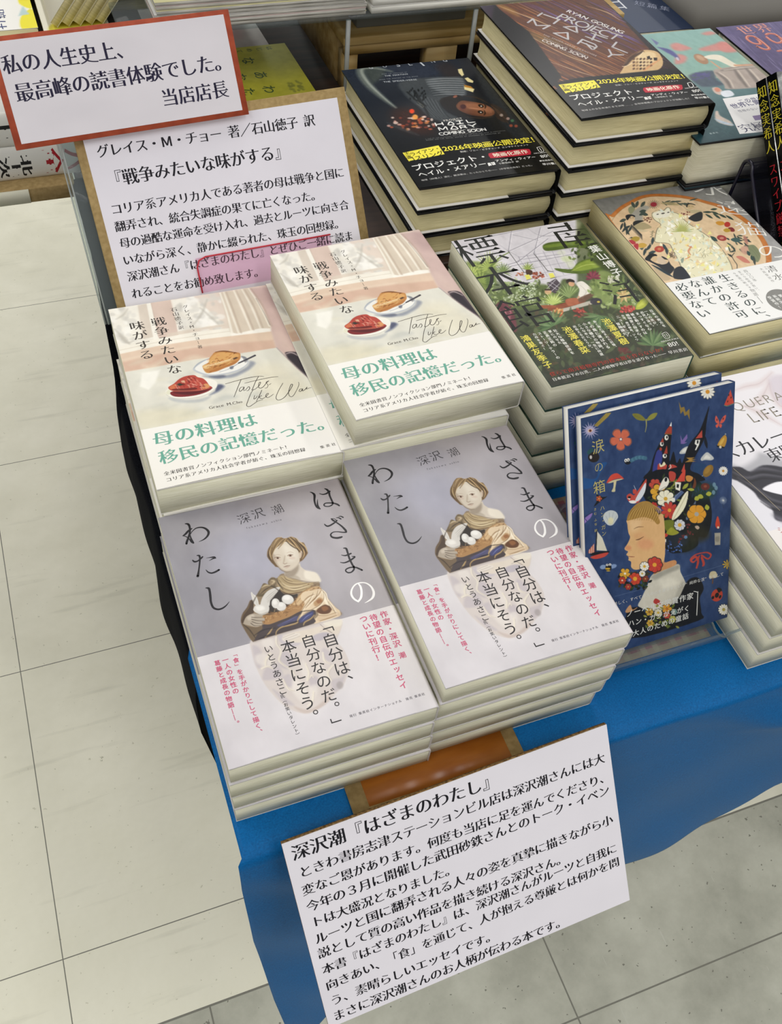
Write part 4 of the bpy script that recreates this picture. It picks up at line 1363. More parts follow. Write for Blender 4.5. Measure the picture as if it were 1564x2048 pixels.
f('#c97e6c',[(725,890),(800,880),(880,920),(950,990),(860,985),(770,930)],1,6);f('#7d8463',[(920,720),(1010,710),(1090,800),(1110,900),(1060,980),(980,900),(930,800)],1,6)
for q in ([(930,760),(1020,830),(1080,930)],[(980,730),(1060,830),(1100,900)],[(960,850),(1030,930)]): s('#55603f',4,q,.8,2)
e('#dcc9a0',(770,740),(34,30),1,4);lf('#2f4a44',(900,800),60,90,24);lf('#2f4a44',(960,870),70,90,22);lf('#3a463f',(1000,880),80,150,20)
s('#2c3234',[8,10,8],[(640,860),(700,960),(740,1020),(740,1080)],1,2);s('#2c3234',[8,10],[(700,830),(660,880)],1,2)
g('#ecebe7','#efeeea','#f0efeb','#eeede9',121,186)
# lettering
Wt='#f1efe8'
fr(GRID[15])
TV('永',Wt,(225,455),(290,730),'T',1.0,1.35)
fr(GRID[14])
TV('遠',Wt,(610,0),(720,240),'T',1.0,1.3);TV('猫',Wt,(900,335),(1010,570),'T',1.0,1.35);TV('の',Wt,(1240,680),(1330,930),'T',1.0,1.25)
D='#3a4644'
TV('生きるのに、',D,(490,1165),(1270,1960),'M',.95,1.12);TV('誰かの許可',D,(235,1205),(860,1880),'M',.95,1.12)
TV('なんて',D,(20,1255),(370,1665),'M',.95,1.12);
fr(GRID[16])
TV('必要ない',D,(1085,470),(1222,632),'M',.95,1.12)
fr(GRID[14])
TV('四〇〇年',('#55544f'),(850,1100),(1040,1290),'T',.9);TV('変わらぬ街が問い、',('#55544f'),(760,1120),(1100,1450),'T',.9);TV('今宵語り明かす',('#55544f'),(680,1145),(960,1400),'T',.9);TV('物語――',('#55544f'),(960,1400),(1150,1640),'T',.9)
TV('清水','#55544f',(1220,1030),(1440,1270),'T',.9,1.2);TV('大賞受賞作',('#77766f'),(1100,1070),(1320,1300),'T',.8)
P('#83827d',ell((1440,1590),(258,165),22,20),True)
TV('第一回','#f0efea',(1395,1490),(1560,1640),'B',.9);TV('新鋭文学',('#f0efea'),(1310,1500),(1500,1690),'B',.9);TV('受賞作！',('#f0efea'),(1225,1520),(1440,1720),'B',.9)

rs=np.random.RandomState(12)

sheet('picture', 116, 176, '#2c426b', 2.9)
n(.045,26,2);n(.03,6,7)
def fl(c,r,pet,col,mid,mr,rot=0,wd_=.34,out='#1d1f24'):
    for i in range(pet):
        a=rot+360/pet*i;ca,sa=np.cos(np.radians(a)),np.sin(np.radians(a))
        for cc,k in ((out,1.12),(col,1.0)):
            f(cc,[(c[0]+(x*ca-y*sa)*r*k,c[1]+(x*sa+y*ca)*r*k) for x,y in [(.12,0),(.4,-wd_*.8),(.8,-wd_),(1,0),(.8,wd_),(.4,wd_*.8)]],.85 if cc==out else 1,2)
    e(mid,c,(mr,mr),1,2)
fr(GRID[17])
# comet
f('#8d7a35',[(440,840),(660,610),(760,600),(700,680),(500,860)],1,6,False)
for q in ([(450,840),(680,612)],[(480,850),(720,605)],[(500,855),(745,610)]): s('#c9b565',[4,8],q,.9,2)
for i in range(16):
    a=np.radians(i*22.5+8);s('#a8a3c4',[26,3],[(370+60*np.cos(a),930+60*np.sin(a)),(370+(150+20*(i%2))*np.cos(a),930+(145+20*(i%2))*np.sin(a))],1,2)
e('#a8a3c4',(370,930),(86,80),1,3);e('#d9c3b8',(370,930),(52,34),1,2,-20);e('#7d3a24',(372,932),(26,24),1,2);e('#1c1512',(372,932),(10,10),1,1)
fl((935,1090),190,5,'#cf6a4e','#efe9dc',20,20,.36,'#9c5a44')
# sprout
lf('#7e7a33',(1390,740),205,270,52);lf('#8c8a3c',(1410,745),-35,240,44);s('#a5a058',[22,10],[(1400,730),(1405,840),(1385,955)],1,3);s('#4d4a20',4,[(1180,650),(1300,700),(1390,740)],.8,2)
# plum
e('#231d1c',(435,1420),(105,96),1,5);e('#cfc9c4',(383,1420),(22,34),1,3);f('#23504f',[(310,1340),(360,1270),(430,1260),(420,1310),(350,1370)],.9,6)
# caterpillar
e('#10131a',(1060,1500),(62,56),1,3)
for c in ((1025,1480),(1070,1470)): e('#f4f2ec',c,(24,32),1,2,15);e('#14161a',(c[0],c[1]+4),(9,16),1,1)
for i in range(9): e(['#3f6a80','#4d7a90'][i%2],(1130+i*32,1480-30*np.sin(i*.42)-i*6),(34,36),.95,6)
fr(GRID[18])
f('#8d7438',[(500,370),(540,480),(595,465),(620,560),(685,500),(690,700),(650,600),(600,625),(575,540),(530,590)],1,4,False)
# daisy, top
for i in range(9): pass
fl((1000,205),125,12,'#efece0','#d9962f',36,0,.16,'#5b5a50')
f('#c74a3a',[(1400,170),(1290,430),(1330,450),(1460,400)],1,3,False);s('#8fae6a',8,[(1290,440),(1350,452),(1462,405)],.9,2)
for c in ((1368,262),(1408,305),(1350,372)): e('#2a1a18',c,(8,18),1,1,20)
for q in ([(1205,740),(1150,620),(1130,700),(1160,750)],[(1215,740),(1270,640),(1320,610),(1300,700),(1250,750)],[(1200,750),(1140,790),(1160,830),(1190,800)],[(1215,760),(1250,780),(1230,830),(1200,800)]): f('#d05a4a',q,1,4)
e('#5b1f1c',(1163,692),(10,22),.9,3);e('#5b1f1c',(1272,672),(10,22),.9,3,25)
f('#b98a35',[(1170,1130),(1230,1020),(1300,955),(1335,1010),(1320,1100),(1285,1165),(1220,1160)],1,4);f('#e0b95a',[(1200,1110),(1250,1030),(1290,1000),(1280,1060),(1230,1130)],.8,10);f('#14161a',[(1155,1140),(1210,1145),(1290,1165),(1280,1185),(1180,1165)],1,3);e('#d9cdb0',(1222,1165),(22,24),1,3);e('#a9a89c',(1312,940),(12,12),1,2)
f('#8a6cb0',[(530,960),(560,1050),(645,940),(650,1010),(600,1080),(650,1080),(590,1110),(535,1110)],.85,5,False)
for p in ([(510,1270),(560,1200),(640,1155),(680,1170),(640,1260),(560,1285)],[(880,1370),(930,1300),(990,1255),(1050,1290),(1110,1360),(1060,1395),(960,1390),(900,1405)]): f('#c4c6c2',p,1,8);f('#eceae0',[(x*.5+.5*np.mean([q[0] for q in p]),y*.5+.5*np.mean([q[1] for q in p])) for x,y in p],.8,14)
f('#24456b',[(760,1460),(880,1450),(980,1480),(900,1560),(780,1640)],.8,10)
e('#8c6a2c',(1010,1580),(72,120),1,5,35);e('#a98238',(1000,1560),(40,80),.7,14,35);s('#c9c2a8',[18,8],[(850,1720),(920,1660)],1,3)
fl((1272,1580),80,14,'#eeebe0','#c8913a',22,0,.17,'#4a5672')
# castle and black hair
f('#11141b',[(1030,455),(985,560),(905,780),(830,930),(720,1060),(640,1200),(560,1440),(520,1360),(460,1440),(410,1240),(350,1400),(340,1350),(370,1000),(375,880),(340,790),(250,960),(160,1110),(60,1330),(0,1560),(-60,1738),(900,1760),(860,1640),(700,1560),(760,1380),(900,1120),(960,960),(980,760)],1,4)
f('#11141b',[(960,980),(1000,1100),(990,1190),(940,1080)],.9,4)
f('#3d4699',[(110,1250),(200,1230),(210,1400),(130,1600),(40,1600)],.85,14)
f('#f0eee6',[(372,730),(340,800),(375,805)],1,2,False);f('#a8402e',[(340,800),(380,815),(378,930),(255,935),(290,860)],1,3,False);s('#c98a3a',8,[(255,938),(378,942)],1,1)
for c,r in (((285,1000),(34,48)),((205,1110),(32,40)),((255,1320),(36,38))): f('#eceadf',ell(c,r),1,3);e('#14161b',(c[0]+8,c[1]-5),(15,24),1,2)
f('#a8402e',[(295,1130),(240,1280),(305,1280)],1,2,False);f('#a8402e',[(225,1000),(180,1080),(240,1080)],1,2,False);e('#a8402e',(185,1200),(22,30),1,2)
f('#b84a3c',[(905,870),(790,1020),(910,1000)],1,2,False);f('#eceadf',[(790,1040),(870,1040),(850,1130),(800,1220),(780,1220),(815,1140),(775,1110)],1,3,False);f('#14161b',[(815,1050),(845,1050),(840,1100),(815,1110)],1,2,False)
f('#a8803a',[(630,1350),(790,1345),(720,1370),(800,1380),(720,1395),(795,1415),(610,1430),(680,1385)],1,3,False)
f('#b8463a',[(140,1460),(200,1480),(290,1470),(270,1560),(180,1610),(130,1570)],1,3);f('#e9dfb8',[(165,1440),(200,1480),(240,1420),(270,1470),(200,1510),(170,1500)],1,3)
f('#b8463a',[(330,1480),(400,1470),(470,1510),(400,1530),(340,1540)],1,3);s('#e9e6da',[10,16,10],[(300,1640),(290,1580),(360,1520),(350,1470)],1,2);f('#b8463a',[(310,1600),(380,1630),(450,1580),(440,1680),(380,1738),(330,1700)],1,3);f('#c04d40',[(600,1450),(480,1738),(615,1738)],1,2,False)
fr(GRID[19])
# hair mass and garden
f('#0f131a',[(0,250),(250,0),(700,40),(1000,250),(1100,500),(1120,790),(1040,1040),(920,1050),(900,1180),(760,1270),(660,1290),(500,1300),(400,1230),(200,1100),(120,900),(180,700),(80,460)],1,5)
for b,c in (((1000,330),'#20402f'),((700,1150),'#22281c'),((900,1000),'#2c2a1e'),((560,1100),'#232b38')): f(c,ell(b,(190,130)),.8,60)
for i in range(70): lf(['#4d5a28','#6f7a33','#2f3d22','#8a8f3f'][i%4],(130+rs.rand()*700,120+rs.rand()*560),rs.rand()*360,60+rs.rand()*60,14)
for i in range(26): lf(['#1f3348','#27405a'][i%2],(800+rs.rand()*260,230+rs.rand()*140),60+rs.rand()*60,70,5)
fl((235,230),95,6,'#bf4a3c','#7d2a24',20);fl((290,350),130,6,'#d9a234','#3a2a1c',24,10);fl((400,450),140,8,'#efe9cf','#d4a63a',30,10,.3)
fl((215,560),60,7,'#b8382f','#e0c890',10);fl((310,620),62,6,'#5a4f9a','#c9c3dd',14);fl((460,630),135,9,'#c04236','#e0a23a',28,0,.2);fl((240,690),46,6,'#d9b23a','#7a5a20',10)
f('#eeeadb',[(290,310),(340,180),(400,110),(450,150),(440,230),(370,300),(300,325)],1,3);e('#14161b',(405,150),(22,34),1,2,10);s('#14161b',5,[(400,260),(300,320),(330,330),(400,290)],1,1);s('#14161b',[6,10],[(255,310),(300,320)],1,1)
f('#eeeadb',[(548,185),(640,195),(625,330),(555,300)],1,3,False);f('#cf4a3a',[(690,-10),(560,190),(700,175),(712,0)],1,3,False);f('#14161b',[(575,220),(610,225),(605,280),(572,275)],1,2,False)
f('#4d5f86',[(540,400),(650,320),(690,350),(570,470),(520,500)],1,4,False);s('#e6e4da',5,[(530,440),(640,330)],1,1);f('#e6e4da',[(510,440),(550,440),(545,500),(515,500)],1,2,False)
f('#b8463a',[(450,40),(500,20),(560,60),(540,160),(470,170)],1,3);f('#c98a42',[(715,100),(770,85),(830,120),(790,180),(730,170)],1,4)
f('#6a3a24',[(850,120),(880,200),(860,280),(820,280),(840,200)],1,4);lf('#9a9f3c',(665,300),-45,130,26);lf('#a3a843',(740,300),5,110,22)
e('#5f2a24',(1020,260),(70,56),1,6);e('#8a4a34',(1020,255),(26,20),1,4)
for c in ((1160,230),(1190,280),(1150,350)): e('#6d8fa0',c,(26,36),.9,6);
s('#3c5a66',5,[(1080,290),(1160,270)],1,1)
f('#eee8c8',[(755,335),(690,380),(610,520),(520,680),(500,780),(560,760),(640,680),(720,540)],1,3);s('#8d845c',5,[(745,350),(640,560),(520,780)],1,1)
for i in range(7): s('#8d845c',3,[(720-i*28,400+i*52),(690-i*28,440+i*52+10)],.9,1)
f('#6f7f96',[(870,480),(800,600),(720,740),(740,780),(820,680),(860,580)],.85,8)
for b,a in (((930,420),150),((990,430),200),((1030,380),-10),((1040,540),80)): lf('#a9ab3f',b,a,90,34)
fl((885,690),150,6,'#d9982f','#a9a49a',34,0,.42)
f('#6d7426',[(350,800),(500,780),(560,860),(520,960),(420,960),(370,880)],1,10);f('#9a9a30',[(410,980),(480,900),(530,920),(610,980),(520,1020),(440,1010)],.95,6)
fl((620,860),88,9,'#cfd0d6','#d9a93a',30,10);e('#2f56a0',(275,930),(62,70),1,4);e('#5f86c8',(275,935),(20,20),1,4);s('#2c5a5c',[30,4],[(320,960),(340,850),(345,730)],1,3)
fl((170,1060),78,12,'#efeadb','#c8952f',26,0,.17)
f('#bf3f33',[(250,1060),(320,990),(430,1000),(420,1040),(340,1070),(260,1085)],1,3);f('#e6e2d6',[(255,1090),(410,1080),(405,1130),(265,1150)],1,3,False);e('#23262d',(300,1110),(20,20),1,2);e('#23262d',(370,1105),(18,18),1,2)
for i in range(26): e(['#5a4a8f','#7a6ab0','#3f3a6a'][i%3],(280+rs.rand()*110,1150+rs.rand()*140),(15,14),1,3)
for i in range(30): e(['#3a5aa0','#5d7dbf','#2a3f70'][i%3],(430+rs.rand()*230,1100+rs.rand()*190),(12,11),.9,3)
f('#38598c',[(215,1150),(260,1170),(270,1270),(200,1280)],1,4);f('#e6e2d6',[(195,1250),(235,1250),(230,1285),(200,1285)],1,2)
for c in ((760,870),(700,1050),(620,1100),(770,980)):
    for i in range(6): e('#6a2a2c',(c[0]+rs.randn()*26,c[1]+rs.randn()*22),(14,13),.9,4)
e('#5d7fa0',(715,1050),(26,26),1,5);f('#c9b09a',[(860,880),(900,870),(930,900),(905,930),(870,910)],.9,4)
# face
fr(GRID[20])
f('#dcb07a',[(770,870),(765,940),(780,1060),(805,1130),(770,1220),(725,1290),(740,1320),(775,1340),(750,1385),(775,1405),(785,1440),(780,1465),(820,1490),(820,1560),(860,1600),(930,1600),(1000,1560),(1100,1500),(1300,1500),(1300,850),(1200,800),(1000,800)],1,4)
f('#c98f5f',[(1120,1600),(1240,1640),(1400,1620),(1380,1520),(1200,1480)],.9,10)
e('#d98f6a',(1030,1230),(120,80),.5,40);e('#d0805a',(780,1285),(46,34),.6,18);f('#e8c596',[(800,900),(950,860),(960,960),(840,1050)],.6,40);e('#d59a6c',(950,1110),(90,50),.4,26)
s('#6d4a2c',[4,10,4],[(862,1008),(920,980),(1000,978)],.9,2);s('#5a3a26',[8,14,5],[(892,1168),(940,1158),(1002,1122)],.95,2);s('#8a4a38',[5,10,4],[(775,1410),(830,1415),(870,1415)],.95,2);s('#b07a50',[5,5],[(790,1330),(830,1320)],.6,3)
f('#a8813f',[(760,885),(775,800),(830,710),(920,630),(1040,600),(1130,640),(1180,760),(1243,900),(1200,940),(1130,870),(1000,835),(880,860),(800,880)],1,4)
for i in range(26):
    x=770+i*17;s(['#7d5c28','#c9a45c'][i%2],[8,12,4],[(960+i*7,625+abs(i-10)*2),(x+60,740),(x,880-max(0,30-i*6) if i<20 else 900)],.8,2)
fr(GRID[21])
# lower bouquet, collar, jacket
f('#cfcaba',[(460,190),(600,120),(790,50),(820,150),(880,280),(900,420),(760,560),(560,640),(300,590),(330,480),(400,330)],1,5)
f('#8f8d82',[(460,200),(620,120),(790,60),(800,110),(640,180),(500,250)],.7,24);f('#e6e1cf',[(560,260),(720,220),(800,300),(620,360)],.7,40);f('#a9a598',[(820,300),(880,290),(900,430),(760,560),(720,540)],.7,26)
f('#14161c',[(800,470),(900,270),(1000,215),(1070,250),(1110,360),(1060,480),(1080,660),(1040,760),(200,980),(150,640),(250,590),(330,600),(420,700),(560,660),(700,560)],1,6)
f('#c98f5f',[(480,180),(560,70),(740,0),(760,60),(600,130)],1,5)
for i in range(70): lf(['#1f2f1f','#33451f','#14181c','#3d3a2a'][i%4],(60+rs.rand()*360,150+rs.rand()*200),rs.rand()*360,60,14)
fl((125,170),70,5,'#d9a334','#efe9d2',14,20);fl((250,235),78,7,'#c8452f','#e0a838',26);fl((90,255),48,6,'#b8402c','#efe3c0',10);fl((495,60),96,8,'#c24034','#e0a23a',26);fl((368,80),58,9,'#efeadb','#d4a63a',18);fl((165,335),40,6,'#a83a30','#c98a50',10);fl((380,235),44,6,'#7a3a2c','#b88a4a',10);fl((180,250),30,5,'#5d62a8','#c9c3dd',8);fl((340,170),40,9,'#e9e6d8','#c9a63a',12)
for i in range(50): lf(['#5d6b2c','#7d8437','#3a4a24','#8f8f40'][i%4],(380+rs.rand()*380,540+rs.rand()*300),rs.rand()*360,50,13)
fl((650,610),62,5,'#d9982f','#b86a2c',16);fl((430,650),50,6,'#c9a03a','#8a5a2a',14);fl((540,660),50,8,'#dcd5b8','#c9a63a',16);fl((650,690),46,6,'#b84a3a','#e0b060',14);fl((440,790),46,6,'#c9a03a','#8a6a2a',12);fl((740,650),40,6,'#7d9a94','#c9c9b8',12);fl((720,740),46,6,'#b9b35a','#6a6a2c',12)
f('#b03a34',[(510,480),(480,530),(540,560),(580,530)],1,4);f('#c9976a',[(130,640),(190,560),(220,620),(280,590),(250,620),(160,660)],1,4)
# icons right and left
f('#c0443a',[(960,-110),(1020,-160),(1090,-90),(1030,-60)],.01,1)
for q in ([(955,0),(1010,-40),(1040,20),(1020,95)],[(1080,-30),(1110,40),(1100,70)]): s('#b8443a',[18,30,22],q,1,3)
fl((1402,55),60,8,'#c9a43a','#b89030',14,0,.13)
f('#c9bd9a',[(1195,150),(1260,145),(1275,215),(1180,225)],1,4);s('#6a4a34',[14,16],[(1225,225),(1220,290)],1,2)
e('#b8402f',(1275,440),(68,82),1,4,30);
for c,r in (((1275,440),(24,34)),((1225,470),(16,22)),((1315,460),(14,24)),((1300,395),(18,12))): e('#14161b',c,r,1,2,25)
e('#14161b',(1305,370),(34,22),1,3,20)
fl((1360,620),70,13,'#ece8da','#b0a050',20,0,.17)
s('#9fb0c8',3,[(0,455),(380,355)],.9,1);s('#9fb0c8',3,[(870,210),(1390,52)],.9,1);s('#d9d6c8',3,[(380,355),(870,210)],.8,1)
fr(GRID[19])
f('#c8432f',[(1215,720),(1250,840),(1240,900),(1215,918),(1185,890),(1180,830)],1,5);e('#efe2c8',(1222,898),(16,18),1,3);f('#a9a497',[(1165,985),(1260,980),(1255,1170),(1170,1175)],1,4,False);f('#77736a',[(1180,1050),(1240,1040),(1230,1120),(1180,1110)],.6,16)
for q in ([(945,1300),(860,1330),(790,1400),(840,1440),(920,1350)],[(945,1300),(1050,1290),(1110,1330),(1060,1390),(960,1330)],[(930,1340),(900,1450),(890,1530)],[(960,1340),(990,1420),(1000,1490)]): s('#b8443a',[16,26,22],q,.95,3)
for i in range(26):
    a=np.radians(i*14);s('#d9d9d4',[5,3],[(1300,475),(1300+56*np.cos(a),475+60*np.sin(a))],.8,2)
s('#1c2430',[6,6],[(1290,530),(1305,590)],1,1)
fr(GRID[20])
f('#1f5089',[(10,290),(120,260),(260,280),(330,230),(370,60),(470,40),(380,170),(330,280),(240,400),(120,430),(20,440)],.9,8)
f('#cf4a3a',[(460,340),(520,230),(590,195),(640,205),(715,275),(640,270),(560,290)],1,4);f('#cfc69c',[(480,335),(560,295),(660,275),(700,280),(600,310),(520,335)],1,4);f('#cfc69c',[(570,300),(605,300),(590,400),(585,460),(535,460),(560,400)],1,4)
f('#14171d',[(310,500),(400,540),(470,535),(390,590),(320,650),(275,680),(330,570)],1,3);fl((350,565),44,5,'#b8532f','#e0a24a',10)
f('#c4caca',[(410,840),(440,770),(520,735),(600,760),(630,830),(590,900),(550,950),(490,955),(440,910)],1,4)
for q in ([(510,940),(450,820)],[(515,940),(500,770)],[(525,940),(560,770)],[(540,940),(610,820)]): s('#7d8a8f',5,q,.9,2)
f('#e9dfa8',[(480,890),(510,840),(560,860),(550,930),(500,940)],.7,16)
f('#8a70b4',[(30,930),(130,860),(250,770),(230,840),(160,910),(80,985),(40,990)],1,5);s('#1d2540',8,[(35,900),(140,830),(260,765)],1,2);s('#1d2540',7,[(130,840),(175,895)],1,1)
f('#d2cebb',[(325,1040),(400,1140),(470,1330),(315,1320)],1,3,False);s('#1d2026',[14,20],[(320,1020),(300,1380)],1,2);f('#b85a44',[(280,1220),(200,1320),(195,1365),(285,1360)],1,3,False)
for i in range(3): s('#d9d0bd',9,[(272-i*30,1240+i*36),(262-i*24,1362)],1,1)
f('#15181f',[(215,1385),(300,1345),(490,1330),(470,1370),(300,1400)],1,3);f('#c0463a',[(240,1410),(480,1350),(440,1410),(330,1445),(250,1440)],1,3)
e('#8fa8cf',(410,1565),(46,32),.9,5,-10);e('#8fa8cf',(555,1555),(56,30),.85,8,-15);e('#14161b',(490,1570),(44,56),1,4);e('#c9a43a',(478,1590),(38,14),1,3);e('#c9a43a',(486,1620),(30,9),1,3)
for c in ((470,1535),(512,1528)): e('#f4f2ec',c,(18,16),1,2);e('#14161a',c,(7,7),1,1)
f('#c24a3e',[(755,545),(770,505),(810,490),(845,510),(880,500),(1000,330),(1045,280),(1030,420),(950,590),(900,630),(800,620)],1,4);f('#dfe2e6',[(880,590),(960,440),(1035,330),(1020,470),(940,590)],1,4)
for q in ([(900,590),(990,410)],[(930,590),(1010,440)],[(870,560),(960,430)]): s('#8fa0bf',4,q,.8,2)
f('#efeae2',[(790,600),(860,590),(900,610),(870,635),(810,630)],1,4);f('#f0ece2',[(765,560),(810,555),(800,585)],1,2);e('#14161b',(795,545),(22,16),1,2);s('#c9ced6',[4,10],[(860,370),(890,440)],1,2);f('#c24a3e',[(850,430),(900,440),(890,490),(850,490)],1,3)
n(.02,60,5)
GO='#b9ad6a'
fr(GRID[17])
TV('涙',GO,(500,1080),(530,1360),'G',.95,.95);TV('の',GO,(512,1500),(545,1700),'L',.95,.95)
fr(GRID[20])
TV('箱',GO,(345,285),(365,500),'G',.95,.95)
TV('ハン・ガン',GO,(395,655),(425,1120),'G',.8);TV('きむ ふな 訳',GO,(293,690),(305,1060),'G',.72)
fr(GRID[21])
Wt='#d8d8d2'
T('この世で最も美しく、すべての人の心を濡らすという“純粋な涙”を探して',Wt,(-330,640),(1360,170),'G',.92)
T('ノーベル文学賞作家',Wt,(135,680),(985,440),'B',.92);T('ハン・ガンがえがく',Wt,(160,800),(940,595),'B',.92);T('大人のための童話',Wt,(215,925),(925,690),'B',.92)
R(Wt,8,[(985,392),(1010,395),(1040,410),(1030,405)]);R(Wt,10,[(1036,395),(1022,690)])

rs=np.random.RandomState(21)

sheet('filmone', 131, 200, '#101216', 2.4)
g('#1a2432','#1d2027','#0d0f12','#121316',0,150);g('#0d0e10','#121314','#0c0d0e','#101011',150,200)
fr(GRID[22])
f('#141d2c',[(560,90),(840,70),(860,140),(700,190),(560,160)],.9,40)
f('#20293a',[(300,120),(700,90),(720,180),(420,230)],.8,50)
# jacket collar, fur-like edge
s('#6d746a',[14,44,50,40,14],[(380,150),(240,120),(160,140),(200,230),(300,330),(400,410)],.75,10)
s('#aab0a4',[6,16,18,14,6],[(330,140),(220,125),(165,145),(215,235),(310,330),(405,412)],.6,6)
f('#3d453f',[(190,130),(340,150),(260,230),(230,220)],.8,20)
# suit
f('#3c4144',[(430,230),(600,200),(760,195),(880,200),(900,300),(900,325),(820,330),(760,350),(720,380),(760,440),(850,490),(870,530),(760,520),(640,480),(560,400),(470,320)],.95,12)
f('#62676a',[(640,210),(780,195),(885,210),(900,320),(800,325),(720,300),(650,260)],.9,14)
for i in range(16):
    y=205+i*8;s(['#8b8f90','#33383b'][i%2],[3,7,4],[(620+i*4,y+8),(760,y),(890,y+4)],.7,3)
for i in range(14):
    x=520+i*14;s(['#5a6063','#23282b'][i%2],[4,9,4],[(x,300+i*5),(x+60,390+i*6),(x+130,470+i*4)],.65,4)
for q in ([(490,300),(570,380)],[(540,290),(600,400),(640,470)],[(560,360),(620,400)]): s('#14181a',[12,16,10],q,.8,4)
s('#7d7a66',3,[(560,370),(600,400),(590,410),(555,385)],.8,2)
for i in range(26): e('#0e1214',(500+rs.rand()*130,270+rs.rand()*90),(6,9),.8,2)
f('#2a1f20',[(700,110),(800,95),(870,180),(780,190),(740,170)],.7,26)
# beard and neck, face (turned on its side)
f('#140e0c',[(720,370),(740,345),(800,330),(850,325),(880,350),(900,450),(900,480),(820,440),(760,420)],.95,8)
f('#70452f',[(835,395),(870,365),(930,370),(990,380),(1050,400),(1095,430),(1105,455),(1080,475),(1030,480),(960,470),(890,450),(845,425)],1,6)
f('#a0694a',[(900,385),(980,385),(1060,410),(1090,440),(1040,450),(960,430),(900,415)],.8,16)
f('#5a3524',[(850,410),(900,440),(980,465),(1030,478),(940,472),(870,440)],.7,10)
e('#1d0f0c',(882,408),(20,16),1,4);e('#6a3030',(880,412),(24,20),.5,5)
s('#c08763',[4,12,6],[(925,418),(965,422),(1010,428)],.8,5)
e('#1a120e',(1008,403),(20,11),1,3,20);e('#1a120e',(1004,447),(20,11),1,3,10);e('#bdb5aa',(1010,405),(6,5),1,1);e('#bdb5aa',(1006,449),(6,5),1,1)
s('#2a1a12',[4,9,4],[(1030,385),(1040,405),(1036,422)],.9,2);s('#2a1a12',[4,9,4],[(1030,435),(1036,455),(1028,470)],.9,2)
s('#8a5c44',[3,5],[(1060,410),(1066,455)],.6,2);s('#8a5c44',[3,5],[(1075,415),(1080,455)],.6,2)
e('#8a5340',(828,335),(16,9),1,3,-20)
f('#2a1a12',[(1070,390),(1120,400),(1180,450),(1200,510),(1160,520),(1110,480),(1105,440)],.95,8)
for i in range(16): s(['#6d452a','#1a100b'][i%2],[3,6,2],[(1080+i*4,400+i*5),(1130+i*3,440+i*4),(1170+i*2,490+i*3)],.8,2)
s('#3a2a1e',[6,14,6],[(890,330),(980,345),(1060,385)],.8,5);s('#3a2a1e',[6,14,6],[(900,480),(1010,490),(1090,480)],.8,5)
# lights of the cockpit
for p in ([(852,140),(880,135),(895,180),(880,190),(858,165)],[(898,205),(920,198),(960,225),(955,238),(920,230)],[(892,262),(965,282),(955,305),(895,285)]): f('#e8d9a0',p,1,3,False)
f('#c98a2a',[(892,250),(940,262),(960,280),(900,268)],.9,4,False)
f('#3a1a10',[(380,440),(520,420),(640,520),(660,600),(520,600),(400,540)],.8,50)
for i in range(40):
    c=['#c85a34','#e0b0a0','#8a3a2a','#d9894a','#f0d8c8'][i%5];e(c,(350+rs.rand()*330,475+rs.rand()*100),(8+rs.rand()*10,5+rs.rand()*6),.75,4)
e('#e8471e',(518,438),(18,16),.95,5);e('#e9a04a',(540,480),(20,18),.95,5)
for c,x,y in (('#c9a090',1195,495),('#3f7d4a',1225,510),('#b8482a',1215,545),('#b8482a',1250,548),('#c9b0a0',1150,470)): e(c,(x,y),(12,10),.85,4)
s('#3a4044',[4,30,10],[(340,520),(430,560),(560,610)],.6,10)
f('#4d5557',[(960,130),(1010,150),(1290,560),(1350,640),(1250,640),(1120,480)],.28,20)
n(.02,70,6)
Wt='#e9e7e2'
fr(GRID[22])
for i,ch in enumerate('GOSLING'):
    x=[232,332,425,512,590,676,762][i];y=[122,113,104,97,89,82,76][i]
    T(ch,'#b9bec4',(x-14,y+2),(x+14,y-2),'G',1.1)
T('THE MARTIAN','#a9aeb2',(330,183),(495,170),'B',1.0);T('FROM THE DIRECTORS OF','#8a9096',(308,170),(490,157),'G',.9)
T('THE SPIDER-VERSE','#a9aeb2',(320,226),(560,210),'B',1.0);T('FROM THE WRITERS OF THE BOOK','#8a9096',(290,210),(570,187),'G',.9)
fr(GRID[23])
T('PROJECT','#c9c5bc',(440,802),(690,770),'B',.9)
for q in ([(335,830),(352,868)],[(425,822),(442,856)],[(345,850),(432,840)],[(500,858),(530,815),(580,850),(500,858)],[(610,806),(690,797)],[(622,845),(700,836)],[(652,802),(662,840)],[(740,795),(765,830)],[(765,830),(850,820)],[(395,930),(378,890),(435,915),(470,880),(495,920)],[(540,914),(572,870),(630,908),(540,914)],[(672,905),(655,870),(710,862),(725,880),(672,888)],[(705,885),(745,896)],[(765,855),(820,872)],[(860,842),(820,872),(835,886)]): R(Wt,13,q)
T('EXPERIENCE IT IN CINEMAS','#b9b5ae',(445,945),(880,905),'G',.9);T('COMING SOON',Wt,(378,978),(990,915),'B',1.1);T('FILMED FOR THE LARGE SCREEN','#a9a5a0',(560,988),(830,962),'G',.9)
T('A FILM BY THE PRODUCERS WITH MUSIC BY THE CAST AND CREW IN ASSOCIATION','#7d7d7a',(200,1042),(1240,935),'G',.9);T('BASED ON THE NOVEL EDITED BY DESIGNED BY DIRECTED BY','#7d7d7a',(210,1058),(1180,965),'G',.9)
fr(GRID[22])
YL='#efe04a'
P(YL,[(443,738),(700,685),(742,748),(487,800)])
TV('主演','#15140f',(466,728),(492,780),'B',.9)
T('ライアン・','#15140f',(492,752),(712,703),'B',1.0);T('ゴスリング','#15140f',(478,790),(735,735),'B',1.0)
T('2026年映画公開決定！',YL,(728,712),(1412,640),'B',1.04)
